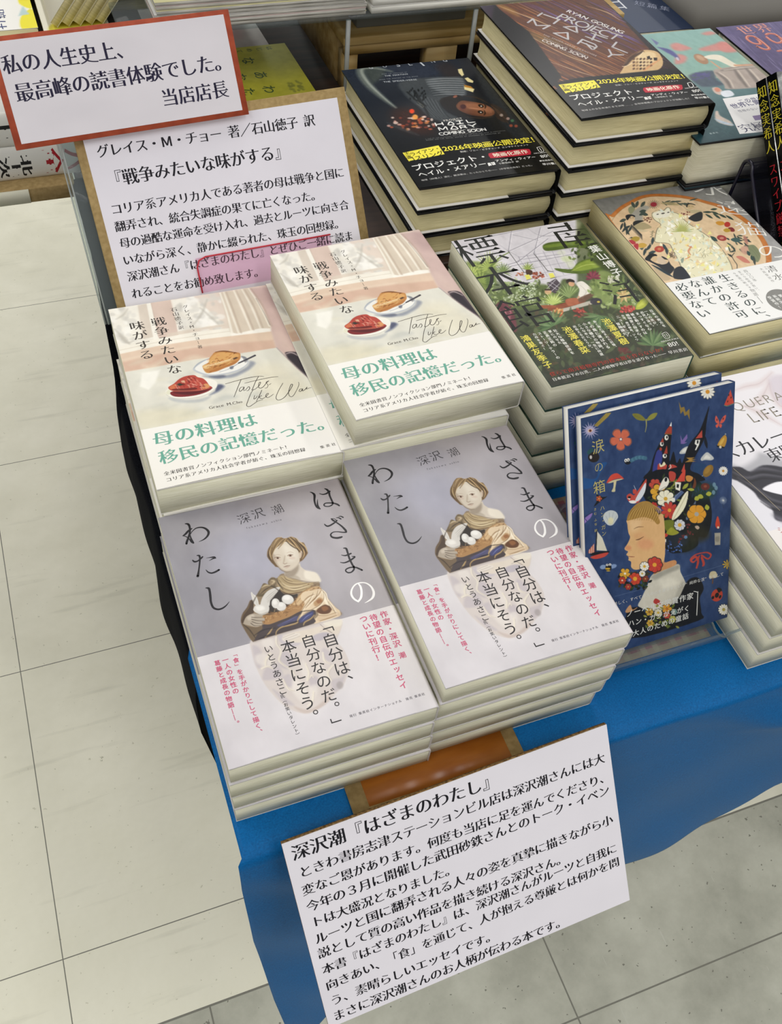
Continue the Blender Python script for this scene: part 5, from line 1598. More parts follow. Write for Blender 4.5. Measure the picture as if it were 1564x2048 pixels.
T('配給：ソニー・ピクチャーズ エンタテインメント',Wt,(852,732),(1335,682),'G',.95)
T('プロジェクト・',Wt,(505,850),(1050,762),'B',.98);T('ヘイル・メアリー',Wt,(548,900),(1035,818),'B',.98)
P(Wt,[(1042,815),(1090,806),(1100,828),(1050,838)]);T('上','#15140f',(1048,827),(1094,818),'B',.95)
P('#b8283a',[(1052,752),(1080,738),(1310,712),(1345,728),(1346,745),(1325,755),(1090,778),(1062,772)],True)
T('映画化原作','#f3e9d4',(1082,758),(1325,730),'B',1.0)
T('アンディ・ウィアー',Wt,(1095,800),(1380,770),'B',.98);T('小野田和子 訳',Wt,(1120,820),(1262,803),'G',.95)
T('地球（80億人）滅亡。解決策は、たったひとりの――（中学校の先生）だった。','#cfcdc8',(570,940),(1365,830),'G',.95)
R(Wt,3,[(1392,702),(1420,698),(1438,728),(1410,732),(1390,702)]);R(Wt,3,[(1408,705),(1424,728)])
T('HAYAKAWA',Wt,(1368,745),(1480,735),'M',.95);T('80!',Wt,(1412,768),(1472,758),'M',1.0);T('創立記念作品',Wt,(1405,800),(1520,788),'B',.95);T('早川書房',Wt,(1425,825),(1538,812),'B',.95)

sheet('filmtwo', 130, 207, '#121214', 2.4)
g('#2a1e30','#1c1a22','#57301f','#2e1d18',0,158);g('#0f0f10','#131313','#0d0d0d','#101010',158,207)
fr(GRID[24])
img=[(-60,40),(330,-80),(1090,0),(1560,510),(1240,770),(660,810)]
f('#5b3524',img,1,10,False)
for i in range(280):
    t=rs.rand();x=-60+1500*rs.rand();y=-80+860*rs.rand();L=140+rs.rand()*380
    top=(y-x*.45)<-60
    c=rs.choice(['#3a2a5a','#5a4590','#2a2140','#7d6ab8','#1f1a2c'] if top else ['#8a4a24','#c98a4a','#3a1f18','#b5602c','#e0b878','#6d3420','#4a2a3a','#d98a4a','#7a5a2a'])
    s(c,[1,5+rs.rand()*9,1],[(x,y),(x+L*.5,y+L*.23),(x+L,y+L*.47)],.55,3)
f('#8a7434',[(230,330),(420,360),(640,440),(560,470),(380,420)],.4,30);f('#c79a4a',[(-40,40),(120,90),(200,170),(60,110)],.5,30)
for q in ([(250,340),(700,580),(1240,760)],[(520,640),(800,740),(1000,800)],[(-20,60),(300,180),(600,300)],[(900,60),(1120,130),(1250,210)]): s('#f0d0a0',[2,9,2],q,.7,3)
f('#141214',[(-60,40),(0,100),(300,330),(640,800),(520,940),(-100,300)],1,6,False)
f('#1d1b1e',[(1090,-10),(1560,500),(1640,600),(1700,560),(1160,-60)],1,6,False)
s('#4a4d50',[10,10],[(1120,0),(1560,460)],.5,8)
# spacecraft
f('#caa878',[(1290,700),(1320,640),(1420,560),(1500,520),(1640,540),(1700,640),(1660,720),(1500,770),(1300,780),(1240,790)],1,4)
f('#e0c79a',[(1420,600),(1520,540),(1620,560),(1600,640),(1480,700)],.8,12)
s('#6d4a34',[12,12],[(1290,690),(1330,610),(1420,545),(1490,522)],1,3);s('#3a241a',[20,26,18],[(1310,680),(1380,600),(1490,535)],.9,5)
s('#e6d0a8',[6,6],[(1275,690),(1310,690),(1400,640),(1495,540)],1,2)
for i in range(22): f(['#5d3f2e','#8a6a4a','#3a2820'][i%3],[(1380+i%6*36,610+i//6*34),(1404+i%6*36,600+i//6*34),(1410+i%6*36,618+i//6*34),(1386+i%6*36,628+i//6*34)],.9,2,False)
for q in ([(1530,590),(1560,580),(1570,610),(1540,620)],[(1600,600),(1640,600),(1640,630),(1605,630)]): f('#2a1c18',q,1,2,False)
s('#8a5a3a',[4,4],[(1300,780),(1240,800)],1,2);s('#d98a5a',[3,14,4],[(1480,760),(1560,690),(1700,600)],.6,5)
fr(GRID[25])
f('#0f0f10',[(500,500),(640,470),(1290,405),(1500,620),(670,720)],1,5,False)
n(.025,80,6)
fr(GRID[24])
GW='#b9b4b4'
for q in ([(440,135),(395,165)],[(460,150),(620,205)],[(620,200),(560,245)] ,[(345,195),(290,235)],[(345,195),(380,265)],[(380,265),(520,265)],[(520,265),(450,300)],[(665,280),(795,275)],[(795,275),(805,340)],[(805,340),(665,280)],[(560,345),(705,340)],[(705,340),(710,410)],[(710,410),(560,345)],[(895,380),(1055,440)],[(1000,350),(960,415)],[(955,345),(1115,400)],[(860,410),(810,455)],[(860,410),(990,462)],[(990,462),(1010,485)],[(1010,485),(975,515)],[(900,455),(960,515)],[(850,440),(980,492)],[(1215,440),(1170,490)],[(1170,490),(1325,550)],[(1135,515),(1165,570)],[(1165,570),(1285,572)],[(1165,570),(1130,592)]): R(GW,15,q)
T('RYAN GOSLING','#d9d4d0',(700,110),(1290,342),'B',1.1);T('PROJECT',GW,(612,160),(1250,400),'G',1.25)
T('FROM THE AUTHOR OF THE MARTIAN','#a9a4a0',(720,150),(1240,352),'G',.9)
T('THE SPIDER-VERSE FRANCHISE','#b9b0a8',(450,358),(1010,585),'G',.9);T('EXPERIENCE IT IN CINEMAS','#a9a09a',(460,395),(920,590),'G',.9);T('COMING SOON','#d9d0c8',(442,415),(910,606),'B',1.1);T('FILMED FOR THE LARGE SCREEN','#a9a09a',(500,460),(800,580),'G',.9)
fr(GRID[25])
P(YL,[(533,510),(745,482),(785,525),(575,562)])
TV('主演','#15140f',(556,508),(582,550),'B',.9)
T('ライアン・','#15140f',(580,525),(752,495),'B',1.0);T('ゴスリング','#15140f',(570,552),(775,518),'B',1.0)
T('2026年映画公開決定！',YL,(765,492),(1320,455),'B',1.04);T('配給：ソニー・ピクチャーズ エンタテインメント','#dcdad4',(873,513),(1255,485),'G',.95)
T('プロジェクト・',Wt,(598,588),(1042,545),'B',.98);T('ヘイル・メアリー',Wt,(645,630),(1045,585),'B',.98)
P(Wt,[(1044,586),(1082,580),(1092,598),(1054,604)]);T('下','#15140f',(1048,594),(1088,589),'B',.95)
P('#b8283a',[(1042,535),(1068,524),(1255,510),(1276,520),(1278,532),(1255,543),(1075,558),(1050,552)],True)
T('映画化原作','#f3e9d4',(1062,541),(1258,522),'B',1.0)
T('アンディ・ウィアー',Wt,(1086,574),(1310,555),'B',.98);T('小野田和子 訳',Wt,(1108,590),(1215,580),'G',.95)
T('地球上の全生命滅亡まで30年……。全地球規模のプロジェクトが始動した！','#cfcdc8',(670,668),(1328,594),'G',.95)
R(Wt,3,[(1308,500),(1330,497),(1344,520),(1322,524),(1308,500)]);T('HAYAKAWA',Wt,(1292,532),(1385,522),'M',.95);T('80!',Wt,(1335,550),(1385,543),'M',1.0);T('創立記念作品',Wt,(1330,575),(1432,566),'B',.95);T('早川書房',Wt,(1350,592),(1448,583),'B',.95)

rs=np.random.RandomState(33)

sheet('whale', 130, 186, '#e6e4e4', 1.6)
g('#e9e4e4','#e6e2e6','#e0dee4','#e4e2e6',0,140);g('#eae4e0','#ebe6e2','#e8e2de','#eae4e0',140,186)
fr(GRID[26])
for q in ([(1250,200),(1330,170),(1420,150),(1500,80)],[(1330,300),(1420,260),(1480,150)],[(1480,130),(1500,220),(1560,300),(1650,320)],[(1300,290),(1420,340),(1560,420)]): s('#cfb9b6',[6,40,10],q,.5,16);s('#a48c90',[1,3,1],q,.6,1)
f('#c9bcc6',[(1480,120),(1580,100),(1640,200),(1600,300),(1520,250)],.6,20)
f('#8d8d92',[(1200,660),(1300,690),(1390,640),(1420,600),(1500,620),(1600,660),(1700,720),(1700,800),(1400,760),(1200,720)],.6,26)
f('#2b2a33',[(1200,700),(1290,690),(1360,720),(1440,680),(1560,690),(1720,740),(1720,1060),(1600,1050),(1520,1030),(1500,960),(1420,900),(1380,850),(1300,790),(1230,760)],1,8)
for q in ([(1240,720),(1340,760),(1440,740),(1600,760)],[(1280,760),(1400,830),(1500,900),(1620,930)],[(1420,890),(1500,940),(1600,960)],[(1360,720),(1440,700),(1560,720)]): s('#6a6870',[6,22,6],q,.6,8);s('#14131a',[4,14,4],[(x+6,y+24) for x,y in q],.7,6)
f('#f0eef2',[(1440,830),(1520,790),(1600,790),(1700,840),(1700,900),(1560,870),(1480,850)],1,4)
f('#7d7a86',[(1500,1000),(1600,1030),(1700,1050),(1700,1090),(1560,1050)],.6,20)
fr(GRID[26])
T('MASQUERADE','#8a8274',(1030,360),(1700,190),'T',.9);T('LIFE','#8a8274',(1345,378),(1545,325),'T',.95)
T('マスカレード・ライフ','#1b1b20',(1055,655),(2080,300),'M',1.02)
T('東野圭吾','#26252b',(1465,625),(1850,505),'M',1.0)
R('#b9ac8a',2,[(1250,700),(1400,830),(1560,980)])
T('シリーズ最新作','#b03a40',(1535,1105),(1850,1000),'M',.95)

sheet('sea', 136, 195, '#4d8078', 1.6)
g('#7f9fae','#8fb0b4','#8fb09a','#a3b79a',0,95);g('#6f8a8a','#5d7f80','#1f4148','#24464c',95,195)
fr(GRID[27])
f('#7fa79c',[(350,300),(950,260),(1250,480),(960,620),(740,640)],.8,60)
for p in ([(600,400),(650,380),(720,400),(780,430),(700,450),(630,440)],[(870,300),(940,280),(990,300),(920,315)],[(850,430),(980,390),(1050,370),(1130,430),(1000,450),(880,450)],[(660,480),(740,500),(720,550),(640,560)],[(1000,400),(1090,370),(1180,450),(1060,460)]): f('#c98078',p,.9,16)
s('#4a4a86',[10,44,30,12],[(500,420),(580,450),(640,490),(670,520)],1,8);e('#c9c4cc',(662,518),(18,10),.9,3,50);f('#5a5a90',[(430,340),(500,380),(480,400)],.9,6)
f('#3f4a5a',[(760,660),(960,620),(1000,700),(1060,740),(900,760),(840,740)],.9,14)
for i in range(30): e('#4f4a80',(790+rs.rand()*150,640+rs.rand()*60),(12,8),.7,5)
f('#a89a90',[(970,620),(1100,590),(1300,560),(1420,640),(1480,720),(1400,760),(1100,780),(1060,740)],1,6)
for q in ([(1000,640),(1080,700),(1120,770)],[(1150,610),(1200,680),(1260,760)],[(1250,600),(1330,690),(1380,760)],[(1040,620),(1180,600),(1330,590)]): s('#6d645e',[10,30,14],q,.8,8);s('#d9cdbd',[8,14,8],[(x+24,y-4) for x,y in q],.7,6)
e('#a37b5c',(865,520),(70,34),1,5,28);e('#c9a585',(860,510),(40,18),.7,8,28)
f('#e0d8c4',[(890,500),(960,482),(1040,490),(1110,530),(1160,560),(1190,575),(1140,590),(1070,560),(1000,530),(930,520)],1,5);s('#c99a78',[12,14],[(950,540),(1030,600)],1,4);s('#c99a78',[22,10],[(1160,575),(1310,570)],1,4)
f('#c9b4a8',[(960,770),(1010,765),(1050,800),(1030,830),(980,810)],1,5);e('#d28a70',(1005,785),(26,18),1,4,20);f('#dce0e6',[(1040,800),(1110,790),(1150,830),(1080,850),(1040,830)],1,5)
f('#dcc4b4',[(985,980),(1010,970),(1030,1010),(1120,1060),(1130,1100),(1000,1060)],.9,8);s('#b8cbe0',[10,30,10],[(990,1040),(1060,1070),(1140,1090)],.8,8)
for i in range(26): s('#5d8f94',[2,5,2],[(880+rs.rand()*280,980+rs.rand()*220),(960+rs.rand()*220,1000+rs.rand()*180)],.3,5)
n(.03,30,4)
P('#e6e4e2',[(1050,862),(1500,800),(1700,1130),(1195,1172)])
T('この世に生きる限り','#3d3a6a',(1185,888),(1650,812),'B',.95);T('世界に媚びるしかない','#3d3a6a',(1120,932),(1750,822),'B',.98);T('性格のない「わたし」が','#55546a',(1182,972),(1560,912),'G',.95)
P('#7d6a94',[(1305,1012),(1460,990),(1490,1030),(1330,1052)]);T('究極の','#3d3a5a',(1195,1128),(1530,1070),'M',1.0);T('集英社','#b9c9c9',(935,1168),(1012,1155),'G',.8)

sheet('purple', 134, 195, '#4d4266', 1.5)
g('#514670','#6a6488','#453a5a','#4a4062')
fr(GRID[28])
for i in range(120):
    x=300+rs.rand()*1500;y=300+rs.rand()*900
    s(['#8a84ae','#2f2848','#6a5f90','#b0acc8','#3f365c'][i%5],[2,12,2],[(x,y),(x+90,y+90),(x+200,y+190)],.45,6)
f('#6a5f86',[(380,480),(500,480),(1400,1290),(1400,1320)],.5,30)
n(.03,40,4)
T('世界','#c98a7a',(760,545),(1330,460),'M',.9)
for q in ([(920,640),(960,620),(1060,640),(1150,740),(1120,760),(1020,740),(930,680),(920,640)],[(1080,650),(1180,720),(1300,830),(1230,850),(1100,800)],[(1250,600),(1300,580),(1420,600),(1520,700),(1450,740),(1340,700),(1260,640)],[(1440,620),(1540,690),(1640,800)],[(1450,880),(1560,870),(1640,930),(1560,960)]): R('#b4604e',38,q);R('#d9a08c',10,[(x-6,y-10) for x,y in q])

rs=np.random.RandomState(40)

sheet('thriller', 12.0, 188, '#0b0b0c', 0.5)
TV('知念実希人','#e0cf3a',(6,4),(6,62),'M',.98);TV('スワイプ厳禁','#c02a34',(6,70),(6,134),'M',.98);TV('変死した大学生','#b9a83a',(6,138),(6,178),'M',.9)

sheet('navy', 125, 188, '#22304c', 0.8)
g('#25344f','#1d2a44','#2a3a5a','#1e2c46')
f('#a9683f',[(0,120),(22,112),(34,134),(12,146)],.8,4)
T('ナ','#c9ccd2',(22,60),(52,60),'L',1.0);T('田','#d6d8dc',(30,108),(72,108),'L',1.0)
T('カルヴィーノ','#7d86a0',(60,48),(124,92),'T',.9);T('短篇集',('#9aa0b4'),(84,112),(122,138),'T',.9)

sheet('smoke', 144, 196, '#1c1b1c', 0.8)
g('#6f6e6c','#5d5c5b','#77756f','#64635f',0,180);g('#2a292a','#2a292a','#2a292a','#2a292a',180,196)
for i in range(20): e(['#8a8984','#4d4c4b'][i%2],(rs.rand()*144,rs.rand()*170),(14+rs.rand()*20,8+rs.rand()*10),.25,12)
T('水間羽二','#d0cfca',(26,166),(84,166),'M',.95);s('#d9d8d4',4,[(2,90),(18,178)],.9,1)

sheet('spinelow', 190, 31.6, '#dfded7', 0.6)
for ch,u in (('北',146),('上',136.5),('次',127),('郎',117.5)): TV(ch,'#1a1a1c',(u,17),(u-9.2,17),'H',1.05,1.5)
TV('全','#a5202c',(173.5,16),(156,16),'H',1.0);TV('ハ','#a5202c',(190,16),(174,16),'H',1.0)
R('#a9a8a2',.4,[(151,1),(151,30)])

sheet('spinehigh', 190, 31.6, '#dfded7', 0.6)
for k,ch in enumerate('上田'): TV(ch,'#1a1a1c',(141-k*15,13.8),(126-k*15,13.8),'H',1.0)

sheet('yellow', 118, 132, '#a8a22e', 0.8)
g('#d2cb3c','#c6bf34','#cbc438','#bcb52e');n(.04,20,3)
TV('わたし','#3f5a2a',(92,34),(92,98),'B',.72);TV('あなた','#3f5a2a',(62,34),(62,98),'B',.72);TV('なんて','#3f5a2a',(30,38),(30,102),'B',.72)
for i in range(22): e('#8a8a2a',(82+rs.rand()*20,10+rs.rand()*14),(2.4,1.6),.8,.6)
TV('はじめての詩集','#4a5a2a',(8,14),(8,90),'M',.7)

sheet('rosebook', 108, 130, '#cfc7c0', 0.8)
g('#d6cfc8','#cbbdb8','#d9d2c6','#c9c0b4');n(.06,10,8)
e('#d9a0a0',(70,36),(22,16),.6,8)
TV('事','#413c48',(58,34),(58,56),'G',1.0);TV('場','#b8484a',(86,34),(86,56),'G',1.0)

sheet('shigoto', 150, 128, '#eceae2', 0.8)
T('仕事の壁は','#3a4470',(40,34),(150,34),'M',.92)
for c,p in (('#e8dc2a',[(20,0),(60,0),(66,8),(44,14)]),('#e8dc2a',[(72,0),(110,0),(100,10),(84,9)]),('#b5ccca',[(60,2),(76,4),(70,14)]),('#e8dc2a',[(112,0),(150,0),(150,14),(126,12)]),('#b5ccca',[(104,8),(122,4),(124,14)])): f(c,p,1,1)

sheet('pattern', 150, 60, '#e6e3d2', 0.8)
for c,p in (('#d9cc3a',[(20,20),(60,10),(80,34),(40,50)]),('#b5ccca',[(70,10),(110,16),(100,50)]),('#d9cc3a',[(110,20),(150,0),(150,50),(126,52)])): f(c,p,.9,2)
TV('火','#2a2a2a',(70,10),(70,30),'H',1.0)

sheet('olive', 128, 182, '#c4b94a', 0.8)
g('#cdbf52','#b9ad40','#c9bc4e','#bfb348');f('#6d7434',[(10,0),(128,20),(128,110),(20,80)],1,1,False)

sheet('clay', 128, 182, '#a96a50', 0.8)
g('#b0745a','#a0644c','#a86c52','#9a5f48');n(.05,12,3);f('#6d7a86',[(0,150),(128,140),(128,182),(0,182)],.8,8,False)

# ------------------------------------------------------------------ the room: floor
def floor_mesh():
    m = mat('floor_vinyl', '#c9c8b6', 0.28, 0.4)
    nt, N, L, b = nodes(m)
    geo = N.new('ShaderNodeNewGeometry')
    sep = N.new('ShaderNodeSeparateXYZ')
    L.new(geo.outputs['Position'], sep.inputs[0])

    def math_(op, a, bb=None, c=None):
        n = N.new('ShaderNodeMath')
        n.operation = op
        for i, q in enumerate((a, bb, c)):
            if q is None:
                continue
            if isinstance(q, (int, float)):
                n.inputs[i].default_value = q
            else:
                L.new(q, n.inputs[i])
        return n.outputs[0]

    def seam(coord, off, width, w):
        q = math_('DIVIDE', math_('SUBTRACT', coord, off), width)
        d = math_('MULTIPLY', math_('PINGPONG', q, 0.5), width)
        return math_('LESS_THAN', d, w)

    x, y = sep.outputs[0], sep.outputs[1]
    front = math_('LESS_THAN', y, -0.010)
    sA = math_('MAXIMUM', seam(x, -0.281, 0.45, 0.0007), seam(y, 0.107, 0.45, 0.0007))
    sB = math_('MAXIMUM', seam(x, -0.114, 0.45, 0.0011), seam(y, -0.183, 0.45, 0.0011))
    edge = math_('LESS_THAN', math_('ABSOLUTE', math_('ADD', y, 0.010)), 0.0014)
    mixs = N.new('ShaderNodeMix')
    L.new(front, mixs.inputs[0])
    L.new(sA, mixs.inputs[2])
    L.new(sB, mixs.inputs[3])
    line = math_('MAXIMUM', mixs.outputs[0], edge)

    def noise(scale, detail, rough=0.6):
        n = N.new('ShaderNodeTexNoise')
        n.inputs['Scale'].default_value = scale
        n.inputs['Detail'].default_value = detail
        n.inputs['Roughness'].default_value = rough
        L.new(geo.outputs['Position'], n.inputs['Vector'])
        return n.outputs['Fac']

    def ramp(fac, stops):
        r = N.new('ShaderNodeValToRGB')
        e = r.color_ramp.elements
        while len(e) < len(stops):
            e.new(0.5)
        for k, (p, c) in enumerate(stops):
            e[k].position = p
            e[k].color = (*srgb(c), 1)
        L.new(fac, r.inputs[0])
        return r.outputs[0]

    def mix(fac, a, bb, mode='MIX'):
        n = N.new('ShaderNodeMix')
        n.data_type = 'RGBA'
        n.blend_type = mode
        if isinstance(fac, float):
            n.inputs[0].default_value = fac
        else:
            L.new(fac, n.inputs[0])
        for sock, q in ((n.inputs[6], a), (n.inputs[7], bb)):
            if isinstance(q, str):
                sock.default_value = (*srgb(q), 1)
            else:
                L.new(q, sock)
        return n.outputs[2]

    beige = mix(ramp(noise(2.2, 6, 0.65), [(0.42, '#000000'), (0.68, '#a0a0a0')]), ramp(noise(9, 5), [(0.3, '#e9e6d0'), (0.7, '#f5f2de')]), '#c6c4ae')
    streak = N.new('ShaderNodeTexNoise')
    mq = N.new('ShaderNodeMapping')
    mq.inputs['Scale'].default_value = (3, 26, 1)
    mq.inputs['Rotation'].default_value = (0, 0, 0.25)
    L.new(geo.outputs['Position'], mq.inputs[0])
    L.new(mq.outputs[0], streak.inputs['Vector'])
    streak.inputs['Scale'].default_value = 1.6
    streak.inputs['Detail'].default_value = 5
    beige = mix(ramp(streak.outputs['Fac'], [(0.60, '#000000'), (0.78, '#b0b0b0')]), beige, '#b3b19c')
    specks = math_('GREATER_THAN', noise(140, 2), 0.71)
    beige = mix(specks, beige, '#d0cdb6')
    scuff = math_('GREATER_THAN', noise(23, 6, 0.7), 0.69)
    beige = mix(scuff, beige, '#bcb9a3')
    grey = ramp(noise(6, 8, 0.68), [(0.32, '#9b9b8c'), (0.52, '#b6b6a6'), (0.72, '#cacaba')])
    pits = math_('GREATER_THAN', noise(95, 2), 0.70)
    grey = mix(pits, grey, '#7a796c')
    scr = N.new('ShaderNodeTexNoise')
    mp = N.new('ShaderNodeMapping')
    mp.inputs['Scale'].default_value = (60, 4, 1)
    mp.inputs['Rotation'].default_value = (0, 0, 0.7)
    L.new(geo.outputs['Position'], mp.inputs[0])
    L.new(mp.outputs[0], scr.inputs['Vector'])
    scr.inputs['Scale'].default_value = 2.0
    grey = mix(math_('GREATER_THAN', scr.outputs['Fac'], 0.74), grey, '#c2c2b4')
    col = mix(front, beige, grey)
    col = mix(line, col, '#77766a')
    L.new(col, b.inputs['Base Color'])
    rr = ramp(noise(30, 5), [(0.3, '#a8a8a8'), (0.7, '#c4c4c4')])
    L.new(rr, b.inputs['Roughness'])
    bp = N.new('ShaderNodeBump')
    bp.inputs['Strength'].default_value = 0.12
    bp.inputs['Distance'].default_value = 0.001
    L.new(noise(60, 4), bp.inputs['Height'])
    L.new(bp.outputs[0], b.inputs['Normal'])
    mb = MB()
    mb.box(-3500, 4000, -2500, 5000, -20, 0)
    v = np.array(mb.v) * MM
    return structure(mesh_obj('floor', v, mb.f, m), 'beige and grey vinyl tile shop floor')


floor_mesh()

# ------------------------------------------------------------------ tables and cloths
WOOD_DARK = noise_tint(mat('dark_wood', '#35241a', 0.32, 0.4), 14, '#2a1b13', '#3f2b1e', 5, (1, 8, 1))
WOOD_PINE = noise_tint(mat('pine_wood', '#b79a66', 0.5, 0.3), 10, '#a8884f', '#c4a873', 5, (1, 9, 9))
KRAFT = noise_tint(mat('kraft_board', '#a38a5c', 0.8, 0.15), 260, '#9a8256', '#ad9466', 4)
METAL_GREY = mat('grey_metal', '#6d6d6b', 0.45, 0.4)

t = thing('display_table', 'low display table under the blue cloth carrying the front rows of books', 'table', W(0, 0, -866))


def local(mb, root):
    v = np.array(mb.v, dtype=float)
    v[:, 2] += 866
    mb.v = [tuple(p) for p in v]
    return mb


mb = MB(); mb.box(-62, 900, -113, 297, -100, -79.5, 2); local(mb, t).build('table_top', WOOD_DARK, t)
for lx, ly in ((40, 10), (40, 260), (860, 10), (860, 260)):
    mb = MB(); mb.box(lx - 18, lx + 18, ly - 18, ly + 18, -866, -100.2); local(mb, t).build('leg', METAL_GREY, t)

t = thing('display_counter', 'dark brown wooden counter behind the blue table carrying the black stacks', 'counter', W(420, 700, -866))


def shift(mb, dx, dy, dz):
    mb.v = [(a + dx, b + dy, c + dz) for a, b, c in mb.v]
    return mb


mb = MB(); mb.box(-55, 1500, 300, 1500, -14, 4, 1.5); shift(mb, -420, -700, 866).build('counter_top', WOOD_DARK, t)
mb = MB(); mb.box(180, 1450, 440, 1450, -866, -14.2); shift(mb, -420, -700, 866).build('counter_base', WOOD_DARK, t)
mb = MB(); mb.box(-55, 1500, 299, 300.5, -74, -14.5); shift(mb, -420, -700, 866).build('front_rail', WOOD_DARK, t)

t = thing('side_shelf', 'kraft brown side shelf at the left carrying the two white books', 'shelf', W(-300, 494, -10))
mb = MB(); mb.box(-420, -57, 494, 900, -10, 4, 1); shift(mb, 300, -494, 10).build('shelf_board', KRAFT, t)
mb = MB(); mb.box(-420, -98, 492.2, 493.8, -9, 4); shift(mb, 300, -494, 10).build('shelf_edge_strip', mat('cream_strip', '#f4f2dc', 0.5), t)
mb = MB(); mb.box(-400, -370, 700, 730, -866, -10.2); shift(mb, 300, -494, 10).build('shelf_post', METAL_GREY, t)

mb = MB(); mb.box(503, 760, 150, 297, -74.8, -30, 2)
tag(mb.build('riser_block', WOOD_DARK, world=True), 'dark wooden riser block under the smoky easel on the right', 'riser')


def grid_cloth(name, fn, nu, nv, m, thick=0.6):
    U, V_ = np.meshgrid(np.linspace(0, 1, nu), np.linspace(0, 1, nv))
    P = fn(U.ravel(), V_.ravel())
    P = np.asarray(P).T * MM
    P[:, 2] += FLOOR
    idx = np.arange(nu * nv).reshape(nv, nu)
    q = np.stack([idx[:-1, :-1], idx[:-1, 1:], idx[1:, 1:], idx[1:, :-1]], -1).reshape(-1, 4)
    o = mesh_obj(name, P, q, m, smooth=True)
    s = o.modifiers.new('thickness', 'SOLIDIFY')
    s.thickness = thick * MM
    s.offset = -1
    return o


BLUE = mat('blue_cloth', '#0f5d94', 0.45, 0.16)
noise_tint(BLUE, 900, '#00558f', '#0368aa', 3, (1, 1, 1), 0.3, 0.7, 0.35, 0.0004)
BLUE.node_tree.nodes['Principled BSDF'].inputs['Sheen Weight'].default_value = 0.05
BLUE.node_tree.nodes['Principled BSDF'].inputs['Sheen Roughness'].default_value = 0.35
BLUE.node_tree.nodes['Principled BSDF'].inputs['Sheen Tint'].default_value = (0.35, 0.65, 0.95, 1)


def sn(x, y, k):
    return np.sin(x * 0.013 * k + 1.7 * k) * np.cos(y * 0.017 * k + 0.6 * k)


def blue_fn(u, v):
    # v: 0 at the back edge of the cloth on the table top, 0.42 the front edge, 1 the hem
    HX = np.array([-80, -39, -7, 120, 309, 398, 438, 520, 700, 950.0])
    HZ = np.array([-590, -567, -497, -455, -411, -372, -330, -300, -285, -270.0])
    vt = np.clip(v / 0.42, 0, 1)
    vd = np.clip((v - 0.42) / 0.58, 0, 1)
    xr = 940.0
    ytop = 292 + (-118 - 292) * vt
    # left boundary on the top follows the table edge near the front and turns in under the books behind
    xl_top = np.where(ytop < 30, -66, np.where(ytop > 75, -40, -66 + 26 * (ytop - 30) / 45))
    hem_l = -39.0
    xl_drop = np.interp(vd, [0, 0.08, 0.28, 0.63, 1.0], [-69, -69, -66, -55, hem_l])
    xl = np.where(v <= 0.42, xl_top, xl_drop)
    x = xl + (xr - xl) * u ** 1.15
    hem = np.interp(x, HX, HZ)
    r = 5.0
    z = np.where(v <= 0.42, -74.9, -75 + (hem + 75) * vd)
    y = np.where(v <= 0.42, ytop, -118.5)
    # rounded front edge
    e = np.clip((ytop + 113) / 5.5, 0, 1)
    z = np.where(v <= 0.42, z - 2.2 * (1 - e) ** 2, np.minimum(z, -77.1))
    # folds: soft diagonal creases on the drop, a few ripples on the top away from the books
    fold = (np.sin((x * 0.030 + z * 0.021)) + 0.6 * np.sin(x * 0.055 + z * 0.045 + 1.0) + 0.5 * np.sin(x * 0.021 - z * 0.03 + 2.2))
    crease = 9 * np.exp(-(((z + 75) + 0.75 * (x + 10) + 55) / 26) ** 2) * np.clip((130 - x) / 80, 0, 1) + 6 * np.exp(-(((z + 75) + 0.55 * (x - 330) + 40) / 18) ** 2) * np.clip((x - 180) / 80, 0, 1)
    y = np.where(v > 0.42, y - (3.6 + 2.1 * fold + crease) * np.clip(vd * 6, 0, 1) - 16 * vd * np.exp(-((x + 30) / 90) ** 2), y)
    rip = 0.5 * sn(x, y, 1.3) + 0.35 * sn(y, x, 2.9)
    clear = np.clip((x - 186) / 12, 0, 1) * np.clip((312 - x) / 14, 0, 1) + np.clip((-96 - y) / 6, 0, 1)
    z = np.where(v <= 0.42, z + (rip - 0.85) * 0.55 * np.clip(clear, 0, 1), z)
    return x, y, z


tag(grid_cloth('tablecloth', blue_fn, 150, 130, BLUE, 0.5), 'blue satin cloth draped over the table front', 'tablecloth')

BLACK_CLOTH = mat('black_cloth', '#0b0c10', 0.9, 0.05)
noise_tint(BLACK_CLOTH, 1200, '#07080b', '#15171d', 2, (1, 1, 1), 0.4, 0.7, 0.3, 0.0004)


def black_fn(u, v):
    # u along the left side from front to back, v from the table top over the edge and down
    y = 10 + 490 * u
    top = np.where(y < 299, -75.5, 4.6)
    x0 = -40.0
    edge = np.interp(y, [0, 115, 170, 231, 290, 395, 500], [-64, -66, -64.5, -67.5, -65, -60, -59])
    vt = np.clip(v / 0.3, 0, 1)
    vd = np.clip((v - 0.3) / 0.7, 0, 1)
    bulge = 2.0 * np.sin(y * 0.035) + 1.3 * np.sin(y * 0.08 + 1) - 1.5
    x = np.where(v <= 0.3, x0 + (edge - x0) * vt, edge - 3 * np.sin(np.clip(vd * 4, 0, 1) * 1.57) + bulge * np.clip(vd * 2, 0, 1) * 0.8 + 22 * np.clip(vd - 0.45, 0, 1) + np.where(y > 292, 26 * vd, 0))
    step = np.clip((y - 286) / 14, 0, 1)
    topz = -75.5 + 80.4 * step
    z = np.where(v <= 0.3, topz - 1.5 * vt ** 6, topz - 1.5 - 170 * vd)
    return x, y, z


tag(grid_cloth('table_skirt', black_fn, 120, 40, BLACK_CLOTH, 0.4), 'black cloth skirt hanging along the left edge of the table', 'cloth')


